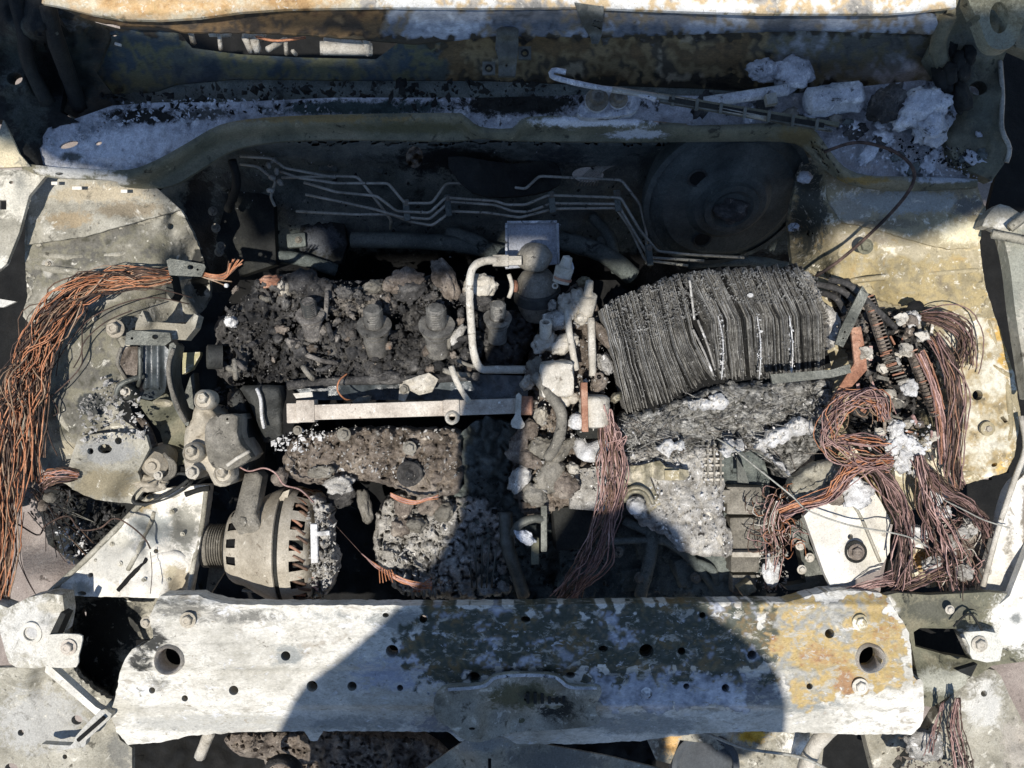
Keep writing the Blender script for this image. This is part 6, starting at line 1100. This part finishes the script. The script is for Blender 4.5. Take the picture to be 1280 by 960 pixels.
rwj = thing('red_wire_pair', 'two salmon wires drooping just below the manifold crust', 'wires', 520, 622, -.03)
for i in range(5): strand(rwj, [(488, 616 + i, -.02), (502, 622 + i * 1.4, -.018), (518, 626 + i, -.018), (532, 624 + R.uniform(-2, 3), -.02), (548, 618 + R.uniform(-3, 6), -.025)], .8, m_cu4 if i % 2 else m_cu1)

# ------------------------------------------------------------ right: fuse box remains, looms, battery tray
tr = thing('battery_tray', 'white scorched battery tray bracket with a pink stud at the right of the bay', 'battery tray', 1060, 670, -.06)
sheet('tray_plate', [(1005, 645), (1018, 632), (1060, 612), (1085, 604), (1100, 625), (1113, 650), (1112, 690), (1100, 712), (1060, 728), (1038, 732), (1030, 715)], [(1010, 645, -.03), (1050, 700, -.025), (1036, 730, -.03), (1072, 640, -.028), (1090, 700, -.05), (1105, 650, -.05)], m_white, tr, [circ(1063, 671, 3.6, 14)], sp=5, th=.012, extra=[dentf(.002, 20, 5)], tint=patches([(1082, 680, 9, 40, srgb('#cbc7b8'), .8)]))
tube('tray_crease', [(1066, 630, -.024), (1078, 650, -.026), (1100, 702, -.045)], .002, m_mott, tr, 8, 6)
bolt(1070, 690, -.026, 7, m_charb, tr); ring('rubber_ring', 1070, 690, -.025, 14, 11, .004, m_dark, tr)
sheet('side_rail', smoothpoly([(990, 655), (1004, 646), (1012, 680), (1030, 715), (1036, 735), (985, 738), (980, 733), (1008, 728), (1000, 690), (988, 668)], 1), [(1000, 660, -.05), (1020, 720, -.06)], m_steelg, tr, [circ(1008, 690, 3, 12, 6)], sp=4, th=.02, tint=patches([(1005, 690, 30, 50, srgb('#9c9a80'), .9)]))
for x, y in ((1000, 682), (1012, 697), (1002, 712)): bolt(x, y, -.045, 4, m_alul, tr)
lump('ash_lump', 1072, 618, -.01, 20, 16, 8, m_ash, tr, .45, 7, 4, .3); lump('ash_lump', 1062, 605, -.01, 12, 10, 8, m_ash, tr, .45, 17, 4, .3)
sheet('loose_plate', [(1136, 660), (1150, 664), (1160, 676), (1156, 686), (1136, 682)], -.03, m_white, tr, sp=4, th=.004)
sheet('brown_plate', smoothpoly([(1135, 684), (1165, 690), (1185, 700), (1190, 730), (1160, 735), (1140, 728)], 1), -.06, m_ochre, tr, sp=4, th=.02, extra=[crustf(.012, 10, 60)], tint=patches([(1155, 700, 20, 14, srgb('#a8824c'), .9)]))
sheet('ochre_plate', smoothpoly([(1118, 565), (1145, 560), (1152, 620), (1146, 636), (1130, 640), (1120, 620)], 1), -.06, m_ochre, tr, sp=4, th=.02)
sheet('pinkish_plate', [(1205, 640), (1236, 664), (1228, 735), (1200, 735)], -.06, m_charb, tr, sp=4, th=.02, extra=[crustf(.006, 10, 61)], tint=patches([(1215, 690, 40, 60, srgb('#9c8278'), .7)]))
lump('rusty_bush', 1047, 622, -.02, 14, 10, 8, m_charb, tr, .2, 5, 4)
fb = thing('fuse_box_remains', 'collapsed fuse box of metal combs and small connectors on the right wing', 'fuse box', 1130, 460, -.04)
sheet('melted_base', smoothpoly([(1036, 352), (1060, 345), (1100, 372), (1150, 385), (1190, 400), (1210, 440), (1200, 490), (1198, 560), (1170, 600), (1120, 580), (1080, 560), (1060, 520), (1068, 450), (1048, 400)], 2), [(1060, 370, -.03), (1120, 400, -.04), (1190, 430, -.02), (1120, 500, -.06), (1180, 560, -.05)], m_char, fb, sp=2.8, th=.04, extra=[lambda X, Y: X * 0 - .016, crustf(.026, 13, 62, 1.0)], edge=.02, rag=4, tint=patches([(1110, 470, 40, 60, DRK, .9), (1185, 420, 20, 30, srgb('#5d4a42'), .8), (1180, 540, 16, 50, srgb('#6f5148'), .8), (1150, 560, 20, 30, srgb('#2b2522'), .8)]))
for (a, b, n_) in (((1082, 372), (1112, 462), 22), ((1137, 440), (1168, 520), 18)):
    A = Vector(a); B = Vector(b); d = (B - A); nn = Vector((-d.y, d.x)).normalized()
    bar('comb_spine', (a[0], a[1], -.004), (b[0], b[1], -.008), .006, .012, m_charb, fb)
    for i in range(n_):
        q = A.lerp(B, i / (n_ - 1)); bar('comb_tooth', (q.x - nn.x * 9, q.y - nn.y * 9, -.002), (q.x + nn.x * 1, q.y + nn.y * 1, .001), .0018, .006, m_orange if i % 4 == 0 else m_charb, fb)
    bar('comb_edge', (a[0] - nn.x * 9, a[1] - nn.y * 9, -.006), (b[0] - nn.x * 9, b[1] - nn.y * 9, -.01), .002, .012, m_dark, fb)
for i in range(9): bar('metal_strip', (1100 + i * 2.5, 445 + i * 4, -.004), (1112 + i * 3, 441 + i * 4, .0), .002, .006, m_orange if i % 3 == 0 else m_alud, fb)
sheet('orange_ribbon', smoothpoly([(1064, 410), (1076, 408), (1082, 440), (1084, 462), (1066, 482), (1052, 502), (1042, 512), (1040, 498), (1054, 476), (1068, 454)], 1), [(1070, 415, .004), (1080, 450, .004), (1045, 505, -.006)], m_orange, fb, sp=3, th=.004, extra=[dentf(.004, 9, 5)])
rr = random.Random(9)
CN = [(1154, 420, .3), (1133, 437, -.1), (1083, 441, .1), (1128, 398, .5), (1140, 400, 0), (1142, 545, .4), (1157, 556, .2), (1135, 530, .8), (1148, 575, .1), (1162, 570, 0), (1168, 545, .5), (1150, 530, .3), (1096, 500, 0), (1112, 492, .2), (1130, 478, .9), (1160, 590, .4), (1146, 590, .8), (1104, 460, .2), (1120, 452, .6), (1172, 500, .4), (1184, 470, .2), (1110, 520, .5), (1122, 505, .1), (1100, 540, .2), (1118, 545, .9), (1126, 560, .3), (1138, 415, .3), (1166, 404, .7)]
for i, (x, y, r_) in enumerate(CN):
    s_ = rr.uniform(.008, .014) if i > 3 else .017
    pale = i in (0, 1, 2, 3) or rr.random() < .35
    box('connector', P(x, y, .006 if i < 5 else -.01), (s_, s_ * rr.uniform(.6, .85), .012), (m_alul if pale else rr.choice([m_charb, m_alud, m_ashcr])), fb, (rr.uniform(-.5, .5), rr.uniform(-.5, .5), r_), .0012, .82, .0045)
for i, (x, y) in enumerate([(1124, 548), (1116, 560), (1132, 570), (1145, 562), (1120, 535), (1136, 555), (1128, 582), (1140, 398), (1137, 485)]): lump('ash_lump', x, y, -.005, 10, 9, 8, m_ash, fb, .5, i + 90, 4, i)
wirebundle(fb, [(1150, 395, -.01), (1175, 398, .01), (1200, 410, .01), (1208, 430, .0), (1200, 452, -.01)], 34, [5, 10, 13, 14, 14], .9, [m_cu3, m_cu5, m_cu2], 21, np_=12, fray=10)
wirebundle(fb, [(1165, 420, .0), (1182, 450, .006), (1190, 490, .004), (1192, 540, -.002), (1190, 590, -.012), (1196, 610, -.02)], 30, [8, 8, 9, 8, 9, 12], 1.0, [m_cu5, m_cu2, m_cu3, m_orange], 22, np_=16, wob=.9, flat=1.0)
wirebundle(fb, [(1150, 440, .002), (1166, 480, .004), (1178, 530, -.002), (1180, 580, -.01)], 10, 4, 1.3, [m_orange, m_cu4, m_cu5], 23, np_=12)
scatter('burnt_crumbs', [(1070, 380), (1200, 400), (1205, 560), (1170, 600), (1080, 540)], 420, -.015, 1, 6, m_charb, fb, 38, .9)
scatter('ash_crumbs', [(1105, 520), (1165, 530), (1165, 600), (1110, 590)], 160, -.004, 1, 6, m_ash, fb, 39, .9)
for k in range(46):
    x = rr.uniform(1066, 1172); y = rr.uniform(388, 560); t_ = rr.uniform(-.8, .8)
    bar('terminal_strip', (x, y, -.012 + rr.uniform(-.01, .014)), (x + rr.uniform(6, 22) * math.cos(t_ + 1), y + rr.uniform(6, 22) * math.sin(t_ + 1), -.012), rr.uniform(.0015, .005), rr.uniform(.001, .004), rr.choice([m_charb, m_orange, m_alud, m_cu4, m_alul]), fb)
lump('dark_leaf', 1145, 382, .01, 10, 6, 4, m_black, fb, .4, 2, 3)
for p in ([(1036, 350, -.01), (1062, 356, .0), (1092, 384, .0), (1120, 410, -.005)], [(1020, 355, -.02), (1050, 362, -.01), (1070, 378, -.01)], [(1026, 366, -.03), (1044, 372, -.02), (1056, 390, -.02)]): strand(fb, p, 4, m_char, 'hose', 20, 8)
for i in range(5): tube('flat_pin', [(1054 + i * 5, 400 + i * 8, -.0), (1060 + i * 5, 404 + i * 8, .004)], .002, m_orange, fb, 4, 5)
tag(sheet('perforated_strip', [(1078, 357), (1086, 368), (1062, 418), (1054, 434), (1044, 430), (1050, 412)], [(1080, 362, .03), (1050, 430, .012)], m_steelg, None, [circ(1056, 415, 1.4, 8), circ(1054, 423, 1.2, 8)], sp=4, th=.004, tint=patches([(1065, 395, 40, 50, srgb('#7c7f76'), 1)])), 'grey green flat strip with small holes leaning beside the leaf block', 'metal strip')
tag(sheet('flat_bar', [(963, 468), (1040, 462), (1062, 455), (1064, 466), (1040, 472), (966, 480)], .004, m_steelg, None, sp=4, th=.005, tint=patches([(1040, 462, 40, 14, srgb('#85857c'), 1)])), 'dark flat bar lying at the lower right edge of the leaf block', 'metal bar')
rl2 = thing('right_loom', 'big coil and trunks of pinkish bare wires hanging from the fuse box remains', 'wire loom', 1085, 580, -.01)
RM = [m_cu4, m_cu4, m_cu5, m_cu6, m_cu1, m_cu5]
coil = [(1104, 524, .004), (1098, 504, .004), (1080, 496, .006), (1058, 502, .006), (1040, 520, .006), (1032, 545, .004), (1044, 562, .004), (1078, 572, .006), (1110, 576, .006)]
wirebundle(rl2, coil, 24, [8, 10, 11, 11, 11, 11, 12, 12, 10], .85, RM, 31, np_=26, wob=1.5, flat=1.0)
wirebundle(rl2, [(1030, 556, .004), (1050, 550, .008), (1080, 550, .01), (1106, 552, .008)], 12, [3, 7, 9, 8], .9, RM, 32, np_=12, wob=.9, flat=1.0)
wirebundle(rl2, [(1100, 520, .0), (1098, 505, .006), (1080, 496, .008), (1060, 500, .006), (1046, 516, .004), (1040, 535, .004)], 14, [4, 6, 7, 7, 7, 6], .9, RM, 33, np_=14, wob=.9, flat=1.0)
wirebundle(rl2, [(1114, 574, .004), (1090, 578, .008), (1064, 584, .004), (1048, 604, -.002), (1030, 622, -.006), (1002, 630, -.008), (975, 640, -.02)], 30, [6, 7, 8, 8, 7, 6, 9], .95, [m_cu4, m_cu4, m_cu1, m_cu5], 34, np_=20, wob=.9, flat=1.0)
wirebundle(rl2, [(1080, 574, .006), (1100, 592, .004), (1118, 620, -.004), (1128, 650, -.012), (1130, 690, -.02), (1126, 725, -.03), (1118, 738, -.035)], 40, [6, 8, 9, 10, 11, 13, 16], 1.0, [m_cu5, m_cu5, m_cu4, m_cu3], 35, np_=22, wob=.9, flat=1.0)
wirebundle(rl2, [(1118, 722, -.03), (1100, 726, -.02), (1080, 732, -.02), (1055, 738, -.03)], 16, [12, 8, 6, 5], .8, [m_cu5, m_cu4], 36, np_=10)
rl3 = thing('outer_loom', 'dark purple brown wire trunk spreading below the connectors at far right', 'wire loom', 1180, 650, -.03)
wirebundle(rl3, [(1146, 570, .004), (1152, 600, .0), (1158, 630, -.01), (1168, 665, -.02), (1180, 700, -.03), (1188, 738, -.04)], 34, [6, 9, 11, 15, 20, 22], .9, [m_cu5, m_cu3, m_cu2, m_cu4], 41, np_=18, wob=.9, flat=1.0)
wirebundle(rl3, [(1160, 590, .0), (1180, 612, -.008), (1206, 628, -.015), (1226, 650, -.02), (1232, 672, -.03)], 26, [6, 8, 9, 8, 8], .9, [m_cu5, m_cu3], 42, np_=14, wob=.9, flat=1.0)
wirebundle(rl3, [(1120, 738, -.03), (1145, 728, -.02), (1170, 716, -.02), (1190, 706, -.03)], 12, 6, 1.2, [m_cu3, m_cu5, m_cu2], 43, np_=10)
rr = random.Random(12)
for i in range(60):
    x = rr.uniform(1165, 1225); y = rr.uniform(640, 725); a = rr.uniform(0, 6.28)
    strand(rl3, [(x, y, -.03), (x + 18 * math.cos(a), y + 14 * math.sin(a), -.022), (x + 26 * math.cos(a + .8), y + 26 * math.sin(a + .8), -.035)], .65, rr.choice([m_cu5, m_cu3, m_alul, m_cu4]))
for i, (x, y) in enumerate([(1200, 665), (1212, 660), (1190, 680), (1176, 640), (1172, 620), (1205, 715), (1150, 665), (1165, 705)]): lump('ash_lump', x, y, -.03, 13, 9, 9, m_ash if i in (3, 4, 6) else m_ashcr, rl3, .5, i + 120, 4, i)
tag(tube('thin_cable', [(896, 548, -.01), (915, 560, -.008), (950, 588, -.006), (990, 620, -.004), (1010, 638, .0), (1060, 656, .0), (1110, 665, .005), (1138, 672, .0), (1160, 684, -.01)], .0011, m_pipe, None, 50, 5), 'thin grey cable crossing diagonally from the fibre mat over the white tray', 'cable')
tag(tube('thin_cable', [(1180, 625, .0), (1206, 638, .0), (1230, 650, .002), (1262, 660, .004)], .0009, m_pipe, None, 30, 5), 'thin grey strand from the far right wires to the white wing rail', 'cable')
tl = thing('tangled_loom', 'frizzy tangle of rust red wires left of the white tray', 'wires', 965, 660, -.04)
for i in range(90):
    x = rr.uniform(950, 992); y = rr.uniform(620, 690); a = rr.uniform(0, 6.28); l = rr.uniform(8, 22)
    strand(tl, [(x, y, -.04), (x + l * math.cos(a), y + l * math.sin(a), -.025), (x + l * 1.4 * math.cos(a + .9), y + l * 1.4 * math.sin(a + .9), -.045)], .6, rr.choice([m_cu1, m_cu2, m_cu4, m_cu2, m_alul]), n=9)
wirebundle(tl, [(972, 625, -.02), (962, 655, -.03), (966, 690, -.05), (960, 735, -.07)], 16, [8, 12, 12, 8], .8, [m_cu2, m_cu4, m_alul], 44, np_=10)
lump('ash_lump', 964, 715, -.06, 10, 22, 10, m_ash, tl, .5, 4, 4); scatter('ash_crumbs', [(945, 690), (985, 690), (985, 742), (945, 742)], 120, -.07, 1.5, 6, m_ashcr, tl, 40, .8)
tl2 = thing('ash_slab', 'crumbly white slab lying between the fibre mat and the wire coil', 'ash slab', 1035, 600, -.03)
sheet('slab', smoothpoly([(990, 600), (1010, 585), (1035, 575), (1060, 590), (1050, 612), (1030, 618), (1000, 628), (985, 622)], 2), -.03, m_mott, tl2, sp=3, th=.02, extra=[crustf(.008, 12, 66, .5)], edge=.008, rag=3)

# ------------------------------------------------------------ outside the frame: photographer and added overhead bonnet, whose shadows fall on the bay
def S(px, py, h):
    """world point at height h whose shadow on z=0 falls on pixel px, py"""
    return Vector(((px - 640) / 1000 - SDX * h, (480 - py) / 1000 - SDY * h, h))
def z0(px, py, z):
    q = P(px, py, z); return (640 + (q.x + SDX * z) * 1000, 480 - (q.y + SDY * z) * 1000)
outl = [(-300, 160), (0, 168), (60, 206), (150, 226), (205, 258), (236, 320), (262, 308), (312, 306), (330, 352), (556, 352), (584, 330), (596, 309), (672, 309), (700, 326), (740, 352), (835, 352), (860, 338), (1000, 340), (1048, 292), (1078, 286), (1148, 306), (1235, 266), (1290, 274), (1600, 280), (1600, 20)]
outl += [z0(x, y + 1, .097) for x, y in railtop[::-1] if y > 0] + [(30, -30), (-300, -30)]
gap = [z0(x, y, .004) for x, y in [(238, 45), (300, 44), (440, 52), (468, 54), (466, 72), (380, 70), (300, 66), (242, 58)]]  # hole cut so sun reaches the dashboard metal
V = []; F = []; ring_ = outl + gap; n = len(ring_); n1 = len(outl)
for low in (0, 1):
    for (x, y) in ring_:
        h = 2.6 - .0003 * y; q = S(x, y, h); V.append(q + Vector((0, 0, -.006 * low)))
from mathutils.geometry import tessellate_polygon
tri = tessellate_polygon([[Vector((a, b, 0)) for a, b in outl], [Vector((a, b, 0)) for a, b in gap]])
F = [list(t) for t in tri] + [[i + n for i in t][::-1] for t in tri] + [[i, (i + 1) % n1, (i + 1) % n1 + n, i + n] for i in range(n1)] + [[n1 + i, n1 + (i + 1) % len(gap), n1 + (i + 1) % len(gap) + n, n1 + i + n] for i in range(len(gap))]
tag(mk('sun_blocker', V, F, m_rust, None, False), 'unseen added panel set above the windscreen, out of the picture, shading the bulkhead', 'blocker')  # unseen panel added and shaped to cast the shade over the bulkhead

pm = bpy.data.meshes.new('body'); 
J = {}
def j(k, px, py, h, r): J[k] = (S(px, py, h), r)
j('pelvis', 640, 1090, .78, .17); j('waist', 642, 1000, 1.0, .17); j('chest', 655, 900, 1.22, .20); j('neckb', 730, 830, 1.38, .10)
j('shl', 445, 965, 1.22, .135); j('lel', 350, 1060, 1.1, .10); j('shr', 880, 850, 1.28, .10); j('shl2', 600, 860, 1.30, .135); j('shr2', 780, 830, 1.32, .12)
j('neck', 755, 790, 1.46, .075); j('head', 772, 745, 1.56, .125); j('head2', 775, 725, 1.62, .105)
j('el2', 600, 730, 1.22, .048); j('el3', 604, 640, 1.22, .046); j('el4', 612, 520, 1.22, .046); j('el5', 652, 430, 1.22, .044); j('wr', 700, 350, 1.22, .042); j('hand', 724, 300, 1.22, .045)
j('rel', 930, 930, 1.12, .07); j('rwr', 940, 1010, 1.02, .05)
j('hl', 560, 1120, .72, .11); j('hr', 720, 1120, .72, .11)
ks = list(J); E_ = [('pelvis', 'waist'), ('waist', 'chest'), ('chest', 'neckb'), ('neckb', 'neck'), ('neck', 'head'), ('head', 'head2'), ('chest', 'shl2'), ('shl2', 'shl'), ('shl', 'lel'), ('chest', 'shr2'), ('shr2', 'shr'), ('shl2', 'el2'), ('el2', 'el3'), ('el3', 'el4'), ('el4', 'el5'), ('el5', 'wr'), ('wr', 'hand'), ('shr', 'rel'), ('rel', 'rwr'), ('pelvis', 'hl'), ('pelvis', 'hr')]
for s_, nm in ((-1, 'l'), (1, 'r')):
    hp = J['h' + nm][0]; J['k' + nm] = (hp + Vector((0, .02, -.75)), .07); J['f' + nm] = (hp + Vector((0, 0, -1.5)), .05); J['t' + nm] = (hp + Vector((0, .14, -1.53)), .045)
    E_ += [('h' + nm, 'k' + nm), ('k' + nm, 'f' + nm), ('f' + nm, 't' + nm)]
E_.remove(('pelvis', 'waist')); E_.insert(0, ('pelvis', 'waist'))
ks = list(J); org = J['pelvis'][0].copy()
pm.from_pydata([tuple(J[k][0] - org) for k in ks], [(ks.index(a), ks.index(b)) for a, b in E_], [])
pm.materials.append(m_cloth)
per = bpy.data.objects.new('person', pm); COL.objects.link(per); per.location = org
sk = per.modifiers.new('skin', 'SKIN')
for i, k in enumerate(ks): pm.skin_vertices[0].data[i].radius = (J[k][1], J[k][1])
pm.skin_vertices[0].data[0].use_root = True
per.modifiers.new('sub', 'SUBSURF').levels = 1; per.modifiers['sub'].render_levels = 1
tag(per, 'person in dark clothes leaning over the bay with an outstretched arm, out of the picture', 'person')
ph = box('phone', S(720, 280, 1.24), (.075, .15, .009), m_iron, None, (0, 0, -.3), .002)
tag(ph, 'dark phone held flat above the engine bay', 'phone')
